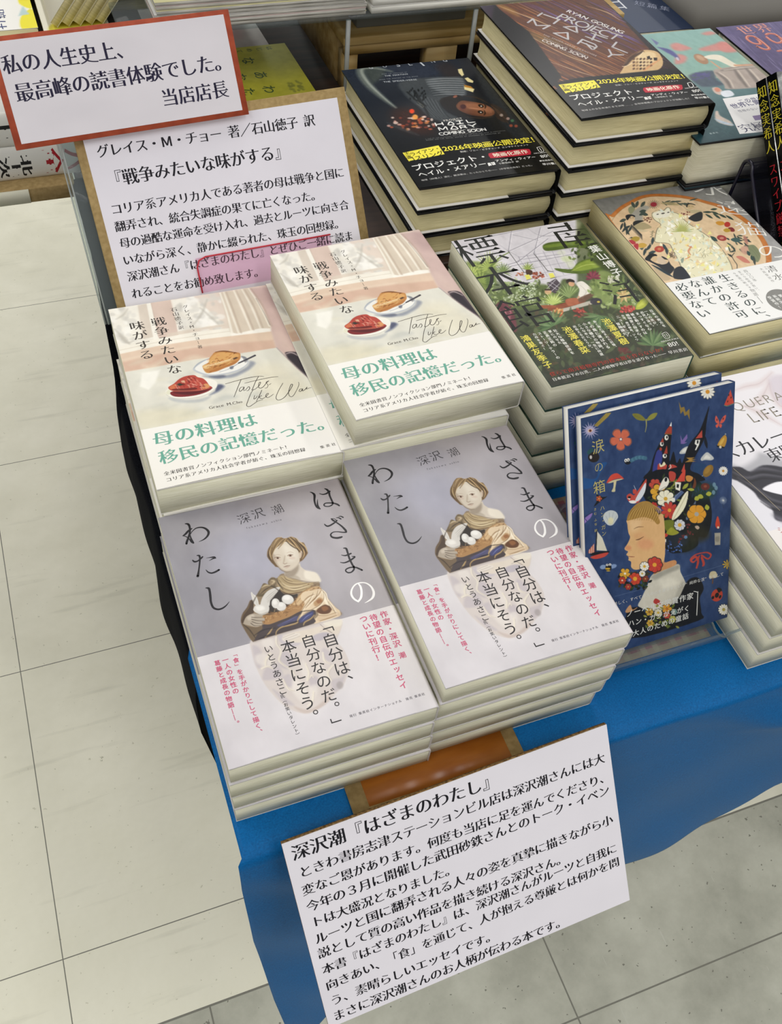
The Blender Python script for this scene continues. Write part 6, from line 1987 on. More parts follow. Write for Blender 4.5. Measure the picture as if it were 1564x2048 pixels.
# ------------------------------------------------------------------ books
def art(key):
    """painted ground + vector print of a sheet, built once"""
    if key not in ART_CACHE:
        a = ART[key]
        cv = Canvas(a['w'], a['h'], a.get('res', 2.0), a.get('base', '#ffffff'))
        cv.run(a.get('paint', []))
        ART_CACHE[key] = (cv, vector_ops(a.get('print', [])))
    return ART_CACHE[key]


ART_CACHE = {}


def soft_profile(w, t, r):
    """outer line of a wrap-round cover, from the fore-edge over the top and round the spine to the bottom"""
    P = [(-w / 2, t)]
    n = 7
    for k in range(n + 1):
        a = math.pi / 2 * (1 - k / n)
        P.append((w / 2 - r + r * math.cos(a), t - r + r * math.sin(a)))
    for k in range(n + 1):
        a = -math.pi / 2 * k / n
        P.append((w / 2 - r + r * math.cos(a), r + r * math.sin(a)))
    P.append((-w / 2, 0))
    return P


def shell(P, th):
    """closed strip: the line P and its inner offset"""
    inner = []
    for i, p in enumerate(P):
        a, b = np.array(P[max(i - 1, 0)]), np.array(P[min(i + 1, len(P) - 1)])
        d = (b - a) / np.linalg.norm(b - a)
        inner.append((p[0] + d[1] * th, p[1] - d[0] * th))
    return list(P) + inner[::-1]


class Fold:
    """maps a flat printed sheet onto the front and spine edge of a book"""

    def __init__(self, w, h, t, r, lift=0.0, off=0.0, round_hard=0.0):
        self.w, self.h, self.t, self.r, self.lift, self.off = w, h, t, r, lift, off

    def raise_(self, x, y, z):
        v = self.h / 2 - np.asarray(y, float)
        k = np.clip((v - (self.h - 40)) / 40, 0, 1) ** 2
        u = np.clip((np.asarray(x) + self.w / 2) / self.w, 0, 1)
        top = np.clip((np.asarray(z) - self.t * 0.5) / (self.t * 0.5), 0, 1) ** 2
        return z + self.lift * k * np.sin(np.pi * np.clip(u * 0.9 + 0.08, 0, 1)) * top

    def __call__(self, u, v, h=0.0):
        u, v = np.asarray(u, float), np.asarray(v, float)
        flat = self.w - self.r
        a = np.clip((u - flat) / self.r, 0, math.pi / 2)
        x = np.where(u <= flat, u - self.w / 2, self.w / 2 - self.r + (self.r + h + self.off) * np.sin(a))
        z = np.where(u <= flat, self.t + h + self.off, self.t - self.r + (self.r + h + self.off) * np.cos(a))
        y = self.h / 2 - v
        return np.stack([x, y, self.raise_(x, y, z)], -1)


def wrap_part(name, fold, w, h, t, y0, y1, th, ink_m, base, key, parent, off=0.0, v0=None, v1=None):
    """a wrap-round paper part (jacket or belly band) with its print, one mesh"""
    P = soft_profile(w + 0.0, t, fold.r)
    if off:
        P = shell(P, -off)[len(P):][::-1]
    S = shell(P, th)
    mb = MB()
    ys = list(np.linspace(y0, y1, 14))
    mb.sweep(S, ys, lambda x, y, z: float(fold.raise_(x, y, z)))
    bv = np.array(mb.v) * MM
    bc = np.tile(srgb(base), (len(bv), 1))
    bf = mb.f
    if key:
        cv, vec = art(key)
        v_, f_, c_ = print_arrays(cv, vec, v0, v1, fold)
        bf = bf + [[i + len(bv) for i in f] for f in f_]
        bv = np.concatenate([bv, v_])
        bc = np.concatenate([bc, c_])
    return mesh_obj(name, bv, bf, ink_m, parent, False, bc)


def soft_book(name, label, w, h, t, key=None, band=None, pages=PAGES_GREY, ink_m=None, edge='#e8e6e2', group=None, r=2.2, lift=0.0, band_base='#e8e4e4', spine='#ffffff'):
    ink_m = ink_m or INK_MATTE
    root = thing(name, label, 'book', group=group)
    f = Fold(w, h, t, r, lift * 0.7)
    tj = t
    mb = MB()
    mb.box(-w / 2 + 0.35, w / 2 - 1.1, -h / 2 + 0.3, h / 2 - 0.3, 0.75, t - 0.75)
    mb.build('page_block', pages, root)
    vb = band if band else h
    wrap_part('jacket', f, w, h, tj, -h / 2, h / 2, 0.6, ink_m, edge, key, root, 0.0, 0.0, h)
    if band:
        fb = Fold(w, h, t, r, lift, 0.22)
        wrap_part('belly_band', fb, w, h, t, -h / 2 + 0.1, h / 2 - band, 0.15, ink_m, band_base, key, root, 0.2, band, h - 0.1)
    return root


def hard_book(name, label, w, h, t, key=None, band=None, pages=PAGES_CREAM, ink_m=None, group=None, lift=0.0, edge='#0d0d0e', flap=0.65, r=3.0):
    ink_m = ink_m or INK_GLOSS
    root = thing(name, label, 'book', group=group)
    f = Fold(w, h, t, r, lift * 0.7)
    b = 2.4
    mb = MB()
    # page block with a hollow fore-edge and a rounded back
    q = 3.4
    prof = []
    for k in range(7):
        a = k / 6
        prof.append((-w / 2 + q + 1.2 * math.sin(math.pi * a), b + (t - 2 * b) * a))
    for k in range(7):
        a = 1 - k / 6
        prof.append((w / 2 - 5.5 + 3.6 * math.sin(math.pi * a), b + (t - 2 * b) * a))
    mb.sweep(prof[::-1], [-h / 2 + q, h / 2 - q])
    mb.build('page_block', pages, root)
    for z0 in (0.45, t - b):
        mb = MB()
        mb.box(-w / 2 + 0.6, w / 2 - 3.5, -h / 2 + 0.4, h / 2 - 0.4, z0, z0 + b - 0.45, 0.4)
        mb.build('cover_board', BOARD_BLACK, root)
    wrap_part('jacket', f, w, h, t, -h / 2, h / 2, 0.4, ink_m, edge, key, root, 0.0, 0.0, h)
    if flap:
        mb = MB()
        mb.box(-w / 2 + 0.9, -w / 2 + flap * w, -h / 2 + 0.5, h / 2 - 0.5, b + 0.02, b + 0.5)
        mb.build('jacket_flap', PAPER, root)
    return root


def place(o, x, y, z, yaw=0.0):
    o.location = W(x, y, z)
    o.rotation_euler = (0, 0, yaw)
    return o


def stack(first, n, pitch, spots, labels, group):
    """first is the top book; spots are (x, y, top z, yaw) from the top down"""
    for k in range(n):
        o = first if k == 0 else dup(first, labels[k], group)
        o['label'] = labels[k]
        o['group'] = group
        x, y, ztop, yaw = spots[k]
        place(o, x, y, ztop - pitch + 0.05, yaw)


ORD = ['topmost', 'second from the top', 'third from the top', 'fourth from the top', 'fifth from the top']


def ladder(what, n):
    return ['%s, %s' % (what, ORD[k] if k < n - 1 else 'lowest') for k in range(n)]


# pale essay books in front: four at the left corner, five to their right
b = soft_book('paperback_book', 'grey essay book', 127.5, 188, 18.5, 'essay', 112.5, PAGES_GREY, INK_SATIN, '#cfccc8', lift=1.2)
stack(b, 4, 18.75, [(-0.6, 0.2, 0, 0.003), (-1.6, -0.6, -18.75, 0.004), (-0.2, -0.2, -37.5, 0.0), (0.8, -0.9, -56.25, -0.004)],
      ladder('grey bust-cover paperback in the front left corner stack', 4), 'essay paperbacks in the front left stack')
c = dup(b, '', None)
L5 = ladder('grey bust-cover paperback in the stack right of the corner', 5)
stack(c, 5, 17.9, [(129.5, 3.0, 14.5, 0.006), (128.4, 2.2, -3.4, 0.004), (127.2, 1.4, -21.3, 0.0), (126.2, 2.4, -39.2, 0.006), (123.2, 3.2, -57.1, 0.0)],
      L5, 'essay paperbacks in the front right stack')

b = soft_book('paperback_book', 'cream memoir', 128, 188, 25.0, 'memoir', 132.0, PAGES_GREY, INK_MATTE, '#dedbd2', lift=1.6)
stack(b, 4, 25.2, [(2.4, 188.8, 26.1, -0.008), (3.6, 187.6, 0.9, -0.002), (2.2, 189.4, -24.3, 0.0), (2.8, 189.0, -49.5, 0.0)],
      ladder('cream memoir with painted plates in the lower left stack', 4), 'memoirs in the left stack')
c = dup(b, '', None)
stack(c, 5, 25.5, [(134.0, 192.1, 52.6, 0.035), (127.0, 189.0, 27.1, 0.004), (129.5, 189.8, 1.6, 0.0), (130.0, 190.4, -23.9, 0.004), (129.4, 189.6, -49.4, 0.0)],
      ladder('cream memoir with painted plates in the taller right stack', 5), 'memoirs in the right stack')

b = soft_book('paperback_book', 'greenhouse novel', 121.7, 178.8, 24.4, 'greenhouse', None, PAGES_GREY, INK_SATIN, '#1f4a3c')
stack(b, 5, 24.54, [(279.1, 184.5, 47.7, 0.021), (279.6, 184.0, 23.1, 0.018), (278.8, 184.8, -1.4, 0.021), (279.3, 184.2, -25.9, 0.019), (279.0, 184.5, -50.4, 0.021)],
      ladder('green greenhouse-cover novel behind the blue picture books', 5), 'greenhouse novels in one stack')

b = soft_book('paperback_book', 'cat novel', 130, 186, 23.9, 'cat', 121.0, PAGES_CREAM, INK_SATIN, '#6a6a62', lift=1.5, band_base='#efeeea')
stack(b, 5, 24.0, [(431.6, 210.4, 45.0, 0.022), (432.0, 210.0, 21.0, 0.022), (431.4, 210.6, -3.0, 0.020), (431.8, 210.2, -27.0, 0.022), (431.6, 210.4, -51.0, 0.021)],
      ladder('grey cat-cover novel right of the greenhouse novels', 5), 'cat novels in one stack')

b = soft_book('paperback_book', 'white novel', 130, 186, 20.6, 'whale', 127.0, PAGES_GREY, INK_SATIN, '#d8d6d0', band_base='#ece9e2')
stack(b, 5, 20.8, [(377.0, -8.0, 29.0, 0.0), (376.4, -7.6, 8.2, 0.003), (376.8, -8.2, -12.6, 0.0), (376.0, -8.0, -33.4, 0.002), (375.4, -8.4, -54.2, 0.0)],
      ladder('white novel with dark flowing fabric at the right edge', 5), 'white novels in the right edge stack')

b = hard_book('hardback_book', 'black film novel', 131, 200, 23.6, 'filmone', None, lift=2.2)
stack(b, 3, 23.7, [(265.3, 410.2, 75.2, 0.0), (265.8, 410.6, 51.5, 0.004), (265.0, 410.0, 27.8, 0.0)],
      ladder('black hardback with a lying man in the lower stack', 3), 'black hardbacks in the lower stack')

b = hard_book('hardback_book', 'red film novel', 130, 207, 23.5, 'filmtwo', None, lift=2.2)
stack(b, 5, 23.65, [(399.8, 408.6, 122.2, 0.0), (399.2, 409.4, 98.5, -0.004), (399.6, 408.8, 74.9, 0.002), (399.0, 409.2, 51.2, 0.0), (399.4, 408.8, 27.6, 0.0)],
      ladder('black hardback with a spacecraft in the taller stack', 5), 'black hardbacks in the taller stack')
# ------------------------------------------------------------------ signs, stands and the standing books
class Flat:
    def __init__(self, w, h, z=0.0):
        self.w, self.h, self.z = w, h, z

    def __call__(self, u, v, h=0.0):
        u, v = np.asarray(u, float), np.asarray(v, float)
        return np.stack([u - self.w / 2, self.h / 2 - v, np.full(u.shape, self.z + h)], -1)


def card(name, w, h, t, key, ink_m, base, parent, dx=0.0, dy=0.0, z=0.0):
    """a printed card of thickness t lying in its parent's xy plane"""
    mb = MB()
    mb.box(-w / 2, w / 2, -h / 2, h / 2, z, z + t)
    bv = np.array(mb.v) * MM
    bc = np.tile(srgb(base), (len(bv), 1))
    bf = list(mb.f)
    if key:
        cv, vec = art(key)
        v_, f_, c_ = print_arrays(cv, vec, 0.0, cv.h, Flat(cv.w, cv.h, z + t))
        bf = bf + [[i + len(bv) for i in f] for f in f_]
        bv = np.concatenate([bv, v_])
        bc = np.concatenate([bc, c_])
    bv = bv + np.array([dx, dy, 0]) * MM
    return mesh_obj(name, bv, bf, ink_m, parent, False, bc)


def frame_at(p0, tilt, yaw):
    """axes of a leaning plane: origin (mm), u to the right, v up the slope"""
    rx, rz = math.radians(tilt), math.radians(yaw)
    u = np.array([math.cos(rz), math.sin(rz), 0])
    v = np.array([-math.sin(rz) * math.cos(rx), math.cos(rz) * math.cos(rx), math.sin(rx)])
    return np.array(p0, float), u, v, np.cross(u, v)


def lean(root, centre, tilt, yaw, roll=0.0):
    p0, u, v, nn = frame_at(centre, tilt, yaw)
    c, s_ = math.cos(roll), math.sin(roll)
    u2, v2 = u * c + v * s_, v * c - u * s_
    m = Matrix(((u2[0], v2[0], nn[0]), (u2[1], v2[1], nn[1]), (u2[2], v2[2], nn[2])))
    root.location = W(*centre)
    root.rotation_euler = m.to_euler()
    return root


def mixed(name, hexcol, alpha, rough=0.05, tint='#ffffff'):
    """clear plastic: mostly see-through, with a faint body colour and gloss"""
    if name in MATS:
        return MATS[name]
    m = bpy.data.materials.new(name)
    m.use_nodes = True
    nt = m.node_tree
    N, L = nt.nodes, nt.links
    b = N['Principled BSDF']
    b.inputs['Base Color'].default_value = (*srgb(hexcol), 1)
    b.inputs['Roughness'].default_value = rough
    tr = N.new('ShaderNodeBsdfTransparent')
    tr.inputs[0].default_value = (*srgb(tint), 1)
    mx = N.new('ShaderNodeMixShader')
    mx.inputs[0].default_value = alpha
    L.new(tr.outputs[0], mx.inputs[1])
    L.new(b.outputs[0], mx.inputs[2])
    L.new(mx.outputs[0], N['Material Output'].inputs[0])
    MATS[name] = m
    return m


ACRYLIC = mixed('clear_acrylic', '#c9cfd0', 0.10, 0.04, '#eef3f3')
ACRYLIC_EDGE = mixed('acrylic_edge', '#c4c8c6', 0.55, 0.1, '#dfe6e4')
SMOKE = mixed('smoky_acrylic', '#24232e', 0.07, 0.05, '#dcdce4')
SMOKE_EDGE = mat('smoky_acrylic_edge', '#1d1b2a', 0.15, 0.5)
PINK = mixed('pink_film', '#e6b9cc', 0.05, 0.15, '#fdf3f8')
RED_PLASTIC = mat('red_line', '#c02636', 0.4, 0.4)
RUST_BOARD = noise_tint(mat('rust_board', '#a2472c', 0.6, 0.25), 120, '#98412a', '#ab4d31', 3)
TAPE = noise_tint(mat('brown_tape', '#9a5a1e', 0.28, 0.45), 30, '#935318', '#a56323', 3, (1, 6, 1))
CORRUGATED = noise_tint(mat('corrugated_edge', '#7a5c38', 0.8, 0.15), 500, '#5a4124', '#9a7a4e', 2)

def bent_sheet(prof, th, x0, x1):
    """an open side profile (y, z) thickened and extruded along x"""
    L_, R_ = [], []
    for i, p in enumerate(prof):
        a, b = np.array(prof[max(i - 1, 0)]), np.array(prof[min(i + 1, len(prof) - 1)])
        d = (b - a) / np.linalg.norm(b - a)
        q = np.array([-d[1], d[0]]) * th / 2
        L_.append(np.array(p) + q)
        R_.append(np.array(p) - q)
    loop = L_ + R_[::-1]
    k = len(loop)
    mb = MB()
    vv_ = [(x0, q[0], q[1]) for q in loop] + [(x1, q[0], q[1]) for q in loop]
    m_ = len(L_)
    fc = []
    for i in range(m_ - 1):
        fc += [(i, i + 1, k - 2 - i, k - 1 - i), (k + i + 1, k + i, 2 * k - 1 - i, 2 * k - 2 - i)]
    fc += [(i, (i + 1) % k, k + (i + 1) % k, k + i) for i in range(k)]
    mb.add(vv_, fc)
    return mb


def arc(c, r, a0, a1, m_=8):
    return [(c[0] + r * math.cos(math.radians(a0 + (a1 - a0) * i / m_)), c[1] + r * math.sin(math.radians(a0 + (a1 - a0) * i / m_))) for i in range(m_ + 1)]


# front sign, propped on the table edge by a cardboard flap
root = lean(thing('sign_card', 'large white card of handwritten-style praise propped at the table front edge', 'sign'), (70.6, -161.9, -108.6), 53.8, -0.2, 0.047)
root['label'] = 'largest white text card, hanging below the front books at the table edge'
mb = MB(); mb.box(-110.3, 110.3, -70.0, 70.0, -3.2, -0.3)
mb.build('backing_board', CORRUGATED, root)
card('printed_sheet', 220.6, 140.06, 0.3, 'signfront', INK_MATTE, '#e2dfe0', root, z=-0.28)
inv = (Matrix.Translation(root.location) @ root.rotation_euler.to_matrix().to_4x4()).inverted()


def world_part(mb, name, m, parent, inv_):
    v = np.array(mb.v, float) * MM
    v[:, 2] += FLOOR
    v = np.array([inv_ @ Vector(p) for p in v])
    return mesh_obj(name, v, mb.f, m, parent)


mb = bent_sheet([(-128, -63), (-118, -73.4), (-85.5, -73.6)], 1.2, 6.5, 127)
fl_ = world_part(mb, 'support_flap', KRAFT, root, inv)
mb = MB(); mb.box(17.5, 118.0, -117.0, -85.8, -72.98, -72.85)
world_part(mb, 'tape_strip', TAPE, fl_, inv)

# sign behind the memoirs
p0, u, v, nn = frame_at((-60, 292, 22), 57.5, 4.5)
cen = p0 + u * 114.4 + v * 57.3
root = lean(thing('sign_board', 'kraft board with a white text sheet leaning behind the memoir stacks', 'sign'), cen, 57.5, 4.5)
mb = MB(); mb.box(-107.9, 107.9, -71.3, 71.4, -2.6, -0.3, 0.4)
mb.build('kraft_backing', KRAFT, root)
card('printed_sheet', 201.5, 133.6, 0.25, 'signback', INK_MATTE, '#e2dee4', root, 113.75 - 114.4, 54.8 - 57.3, -0.28)

# smaller card with a rust border clipped to its top edge
BL, e_ = np.array([-100.3, 348.5, 126.6]), np.array([171.5, 11.8, -2.7])
e_ = e_ / np.linalg.norm(e_)
_, u, v, nn = frame_at((0, 0, 0), 57.5, 4.5)
vv = v - e_ * (v @ e_)
vv /= np.linalg.norm(vv)
k3 = np.cross(e_, vv)
cen = BL + e_ * 87.0 + vv * 36.4 + k3 * 1.0
root = thing('sign_card', 'small white card with a rust red border, overlapping the kraft sign', 'sign')
ang = math.radians(1.2)
e2, v2 = e_ * math.cos(ang) + vv * math.sin(ang), vv * math.cos(ang) - e_ * math.sin(ang)
root.location = W(*cen)
root.rotation_euler = Matrix(((e2[0], v2[0], k3[0]), (e2[1], v2[1], k3[1]), (e2[2], v2[2], k3[2]))).to_euler()
mb = MB(); mb.box(-86.6, 86.6, -36.2, 36.6, -2.0, -0.3, 0.3)
mb.build('rust_border', RUST_BOARD, root)
card('printed_sheet', 164, 66, 0.25, 'signred', INK_MATTE, '#e2dee2', root, 0, 0.4, -0.28)

# clear holder plates behind the kraft sign, their edges showing on its left
p0, u, v, nn = frame_at((-60, 292, 22), 57.5, 4.5)
root = lean(thing('acrylic_holder', 'clear acrylic holder whose edges show left of the kraft sign', 'holder'), p0 + u * 108 + v * 50, 57.5, 4.5)
for k, (zz, ex) in enumerate(((-6.2, 0.0), (-10.8, 2.0))):
    mb = MB(); mb.box(-110 - ex, 100, -64, 73 - 3 * k, zz, zz + 2.6)
    p = mb.build('holder_plate', ACRYLIC, root)
    mb = MB(); mb.box(-111.0 - ex, -110.1 - ex, -64, 73 - 3 * k, zz, zz + 2.6)
    mb.build('polished_edge', ACRYLIC_EDGE, p)

# pink price pocket stuck over the lower right of the sheet
root = lean(thing('card_pocket', 'pink clear pocket with a red outline over the lower right of the kraft sign', 'pocket'), p0 + u * 131.0 + v * 8.0 + nn * 0.9, 57.5, 4.5, -0.02)
mb = MB(); mb.box(-57, 57, -14, 13, 0, 0.5)
mb.build('pocket_film', PINK, root)
mb = MB()
mb.tube([(-57, -14, 0.7), (-57, 6, 0.7), (-54.5, 11, 0.7), (-49, 13, 0.7), (0, 13, 0.7), (57, 13, 0.7)], 0.62, 8)
mb.build('red_outline', RED_PLASTIC, root)

# the two blue picture books on their acrylic easel
p0, u, v, nn = frame_at((308.0, -67.5, -54.5), 60.5, 1.0)


def slim_book(name, label, w, h, t, key, group, base='#2b4068'):
    r = thing(name, label, 'book', group=group)
    mb = MB(); mb.box(-w / 2 + 0.5, w / 2 - 1.4, -h / 2 + 0.4, h / 2 - 0.4, -t + 0.7, -0.7)
    mb.build('page_block', PAGES_WHITE, r)
    fo = Fold(w, h, t, 2.0)
    o = wrap_part('jacket', fo, w, h, t, -h / 2, h / 2, 0.55, INK_SATIN, base, key, r, 0.0, 0.0, h)
    o.location = (0, 0, -t * MM)
    return r


A_ = slim_book('picture_book', 'front blue picture book of a girl with a flower and castle headdress', 116, 176, 7.6, 'picture', 'blue picture books on the easel')
lean(A_, p0 - u * 58 + v * 88, 60.5, 1.0)
B_ = dup(A_, 'rear blue picture book, mostly hidden behind the front one on the easel')
lean(B_, p0 - u * 61.5 + v * 92.5 - nn * 9.2, 60.5, 1.0)

root = thing('book_easel', 'clear acrylic easel holding the two blue picture books', 'easel', W(250, -40, -75))


prof = [(-84, -44), (-78.5, -58)] + arc((-68, -60.5), 10, 190, 300, 6) + [(-52, -66), (-38, -56), (-10, -7), (6, 22)]
mb = bent_sheet(prof, 2.2, 199, 303); shift(mb, -250, 40, 75).build('front_panel', ACRYLIC, root)
mb = bent_sheet([(8, 23), (16, 12), (40, -73.5)], 2.2, 199, 303); shift(mb, -250, 40, 75).build('back_leg', ACRYLIC, root)
mb = bent_sheet([(-63, -71.6), (-60, -73.6), (-20, -73.6), (40, -73.6)], 1.8, 199, 303); shift(mb, -250, 40, 75).build('base_plate', ACRYLIC, root)
mb = MB(); mb.tube([(198.6, q[0], q[1]) for q in prof], 0.8, 6); mb.tube([(303.4, q[0], q[1]) for q in prof], 0.8, 6)
shift(mb, -250, 40, 75).build('polished_edge', ACRYLIC_EDGE, root)

PLAID = mat('plaid_paper', '#a9737a', 0.6, 0.2)
nt, N, L, bsdf = nodes(PLAID)
tc = N.new('ShaderNodeTexCoord')
prev = None
for axis, sc_, col, wth in (('X', 150, '#c9c0a4', 0.42), ('Y', 130, '#7b6d92', 0.36), ('X', 75, '#8c4a52', 0.62), ('Y', 60, '#b7b08e', 0.66)):
    wv = N.new('ShaderNodeTexWave')
    wv.bands_direction = axis
    wv.inputs['Scale'].default_value = sc_ / 6.0
    gt = N.new('ShaderNodeMath'); gt.operation = 'GREATER_THAN'; gt.inputs[1].default_value = wth
    L.new(tc.outputs['Object'], wv.inputs['Vector'])
    L.new(wv.outputs['Fac'], gt.inputs[0])
    hf = N.new('ShaderNodeMath'); hf.operation = 'MULTIPLY'; hf.inputs[1].default_value = 0.55
    L.new(gt.outputs[0], hf.inputs[0])
    mx = N.new('ShaderNodeMix'); mx.data_type = 'RGBA'
    L.new(hf.outputs[0], mx.inputs[0])
    if prev is None:
        mx.inputs[6].default_value = (*srgb('#b4707a'), 1)
    else:
        L.new(prev, mx.inputs[6])
    mx.inputs[7].default_value = (*srgb(col), 1)
    prev = mx.outputs[2]
L.new(prev, bsdf.inputs['Base Color'])
mb = MB(); mb.box(199, 300, -69, 84, -74.8, -74.5)
o = tag(shift(mb, -250, -8, 74.8).build('plaid_sheet', PLAID), 'rose plaid paper sheet lying under the clear book easel', 'paper')
o.location = W(250, 8, -74.8)

# ------------------------------------------------------------------ right-hand back rows
FOIL = mat('silver_foil', '#c9c9c6', 0.25, 0.5, Metallic=0.85)
noise_tint(FOIL, 60, '#55575a', '#f0f0ec', 6, (1, 1, 1), 0.35, 0.6)


def thriller(label, group):
    r = thing('thriller_book', label, 'book', group=group)
    w, h, t = 128, 188, 12.0
    mb = MB(); mb.box(-w / 2 + 1.2, w / 2 - 0.4, -h / 2 + 0.4, h / 2 - 0.4, 0.7, t - 0.7); mb.build('page_block', PAGES_CREAM, r)
    mb = MB(); mb.box(-w / 2 + 0.3, w / 2, -h / 2, h / 2, t - 0.6, t); mb.build('front_cover', FOIL, r)
    mb = MB(); mb.box(-w / 2 + 0.3, w / 2, -h / 2, h / 2, 0, 0.6); mb.build('back_cover', BOARD_BLACK, r)
    # spine: printed black strip facing left
    cv, vec = art('thriller')
    v_, f_, c_ = print_arrays(cv, vec, 0.0, cv.h, lambda a, b_, hh=0.0: np.stack([np.full(np.shape(a), -w / 2 - 0.35 - hh), h / 2 - np.asarray(b_, float), t - np.asarray(a, float)][0:1] + [h / 2 - np.asarray(b_, float), np.asarray(a, float)], -1))
    mb = MB(); mb.box(-w / 2 - 0.35, -w / 2 + 0.28, -h / 2, h / 2, 0, t)
    bv = np.array(mb.v) * MM
    bf = list(mb.f) + [[i + len(bv) for i in f] for f in f_]
    mesh_obj('spine', np.concatenate([bv, v_]), bf, INK_GLOSS, r, False, np.concatenate([np.tile(srgb('#0b0b0c'), (len(bv), 1)), c_]))
    return r


ta = thriller('left of the two black-spined silver thrillers leaning on the smoky easel', 'silver thrillers on the smoky easel')
ta.rotation_euler = (math.radians(44), 0, 0)
ta.location = W(580, 255.0, 60.0)
tb = dup(ta, 'right, nearer of the two black-spined silver thrillers on the smoky easel')
tb.location = W(580.5, 255.0 - 0.695 * 13.2 - 0.0, 60.0 + 0.72 * 13.2)

root = thing('book_easel', 'smoky grey acrylic easel under the silver thrillers', 'easel', W(560, 230, -30))
prof = arc((276.5, 71.5), 9, 135, 20, 6)
fpanel = [(170, -29.4), (178, -29.2), (199, -5)] + prof
mb = bent_sheet([(146, 6), (166, -22), (176, -22), (244, 44), (270, 70)] + arc((278, 71), 7, 130, 10, 6), 3.4, 501, 640); shift(mb, -560, -230, 30).build('front_panel', SMOKE, root)
mb = bent_sheet([(285.4, 68), (286.5, 40), (288.5, -29.0)], 3.4, 501, 640); shift(mb, -560, -230, 30).build('back_leg', SMOKE, root)
mb = bent_sheet([(166, -24.5), (170, -29.2), (200, -29.2), (288, -29.2)], 1.2, 501, 640); shift(mb, -560, -230, 30).build('base_plate', SMOKE, root)
mb = MB()
mb.tube([(500.6, q[0], q[1]) for q in [(176, -22), (244, 44), (270, 70)] + arc((278, 71), 7, 130, 10, 6) + [(285.4, 68), (286.5, 40), (288.5, -28.0)]], 1.7, 6)
shift(mb, -560, -230, 30).build('polished_edge', SMOKE_EDGE, root)

b = hard_book('hardback_book', 'sea novel', 136, 195, 43.5, 'sea', None, PAGES_GREY, INK_SATIN, None, 1.0, '#1d2a30', 0.0)
stack(b, 2, 43.8, [(521.5, 392.0, 92.0, 0.0), (522.0, 391.4, 48.1, 0.003)],
      ['teal novel with a kneeling figure under red clouds, right of the black hardbacks', 'lower thick teal novel under the one with the kneeling figure'], 'teal novels')
b = hard_book('hardback_book', 'purple novel', 134, 195, 43.5, 'purple', None, PAGES_GREY, INK_SATIN, None, 0.6, '#2a2338', 0.0)
stack(b, 2, 43.8, [(661.5, 392.0, 92.0, 0.0), (661.8, 391.6, 48.1, 0.0)],
      ['purple novel with large copper numerals, right of the teal novel', 'lower purple novel under the one with copper numerals'], 'purple novels')

# dark books at the far right back
root = thing('paperback_book', 'navy book with white title lying flat behind the teal novel', 'book')
mb = MB(); mb.box(-62, 62, -93, 93, 0.6, 15); mb.build('page_block', PAGES_GREY, root)
card('cover', 125, 188, 0.6, 'navy', INK_SATIN, '#1c2740', root, 0, 0, 15.1)
root.location = W(624, 728, 4.1)
root.rotation_euler = (0, 0, -0.02)
root = thing('book_holder', 'grey slanted display block behind the purple novel at the right', 'holder', W(730, 600, 4.1))
mb = MB(); mb.prism([(-45, 30), (260, 30), (260, 240), (-45, 240)], 0, 38); mb.build('block', mat('grey_laminate', '#77746e', 0.5, 0.3), root)
root = thing('hardback_book', 'dark grey book in a black frame stand at the top right corner', 'book')
mb = MB(); mb.box(-70, 70, -95, 95, -9, -1.2); mb.build('page_block', PAGES_GREY, root)
card('cover', 144, 196, 0.8, 'smoke', INK_SATIN, '#1b1a1b', root, 0, 0, -1.1)
lean(root, (838, 735, 118), 38, -2)

# ------------------------------------------------------------------ left-hand back rows
for k, (lab, x1, z0, key) in enumerate((('lower white book with black and red spine lettering on the kraft shelf', -46, 4.2, 'spinelow'), ('upper white book of the two lying on the kraft shelf, behind the rust card', -50, 36.4, 'spinehigh'))):
    root = thing('hardback_book', lab, 'book', group='white books on the side shelf')
    w_, d_, t_ = 190.0, 130.0, 31.6
    mb = MB(); mb.box(-w_ / 2 + 1, w_ / 2 - 1, -d_ / 2 + 3, d_ / 2 - 1, 1.0, t_ - 1.0); mb.build('page_block', PAGES_GREY, root)
    mb = MB(); mb.box(-w_ / 2, w_ / 2, -d_ / 2 + 4, d_ / 2, t_ - 0.9, t_); mb.box(-w_ / 2, w_ / 2, -d_ / 2 + 4, d_ / 2, 0, 0.9)
    mb.build('cover_board', mat('white_cover', '#e0dfd8', 0.35, 0.4), root)
    cv, vec = art(key)

    def spine_map(a, b_, hh=0.0):
        a, b_ = np.asarray(a, float), np.asarray(b_, float)
        ph = (b_ / t_ - 0.5) * math.pi * 0.98
        return np.stack([a - w_ / 2, -d_ / 2 + 4.6 - (4.4 + hh) * np.cos(ph), t_ / 2 - (t_ / 2 + hh) * np.sin(ph)], -1)
    v_, f_, c_ = print_arrays(cv, vec, 0.0, t_, spine_map)
    mesh_obj('spine', v_, f_, INK_SATIN, root, False, c_)
    root.location = W(x1 - w_ / 2, 507 + d_ / 2, z0)

root = thing('acrylic_riser', 'clear acrylic riser shelf under the white magazine stacks at the top', 'riser', W(300, 650, 4.1))
mb = MB(); mb.box(10, 520, 563, 760, 95.5, 99); shift(mb, -300, -650, -4.1).build('riser_top', ACRYLIC, root)
for x in (222, 356):
    mb = MB(); mb.box(x, x + 4, 563, 566, 4.2, 95.4); shift(mb, -300, -650, -4.1).build('leg', ACRYLIC_EDGE, root)
mb = MB(); mb.box(122, 520, 756, 760, 4.2, 95.4); shift(mb, -300, -650, -4.1).build('back_panel', ACRYLIC, root)

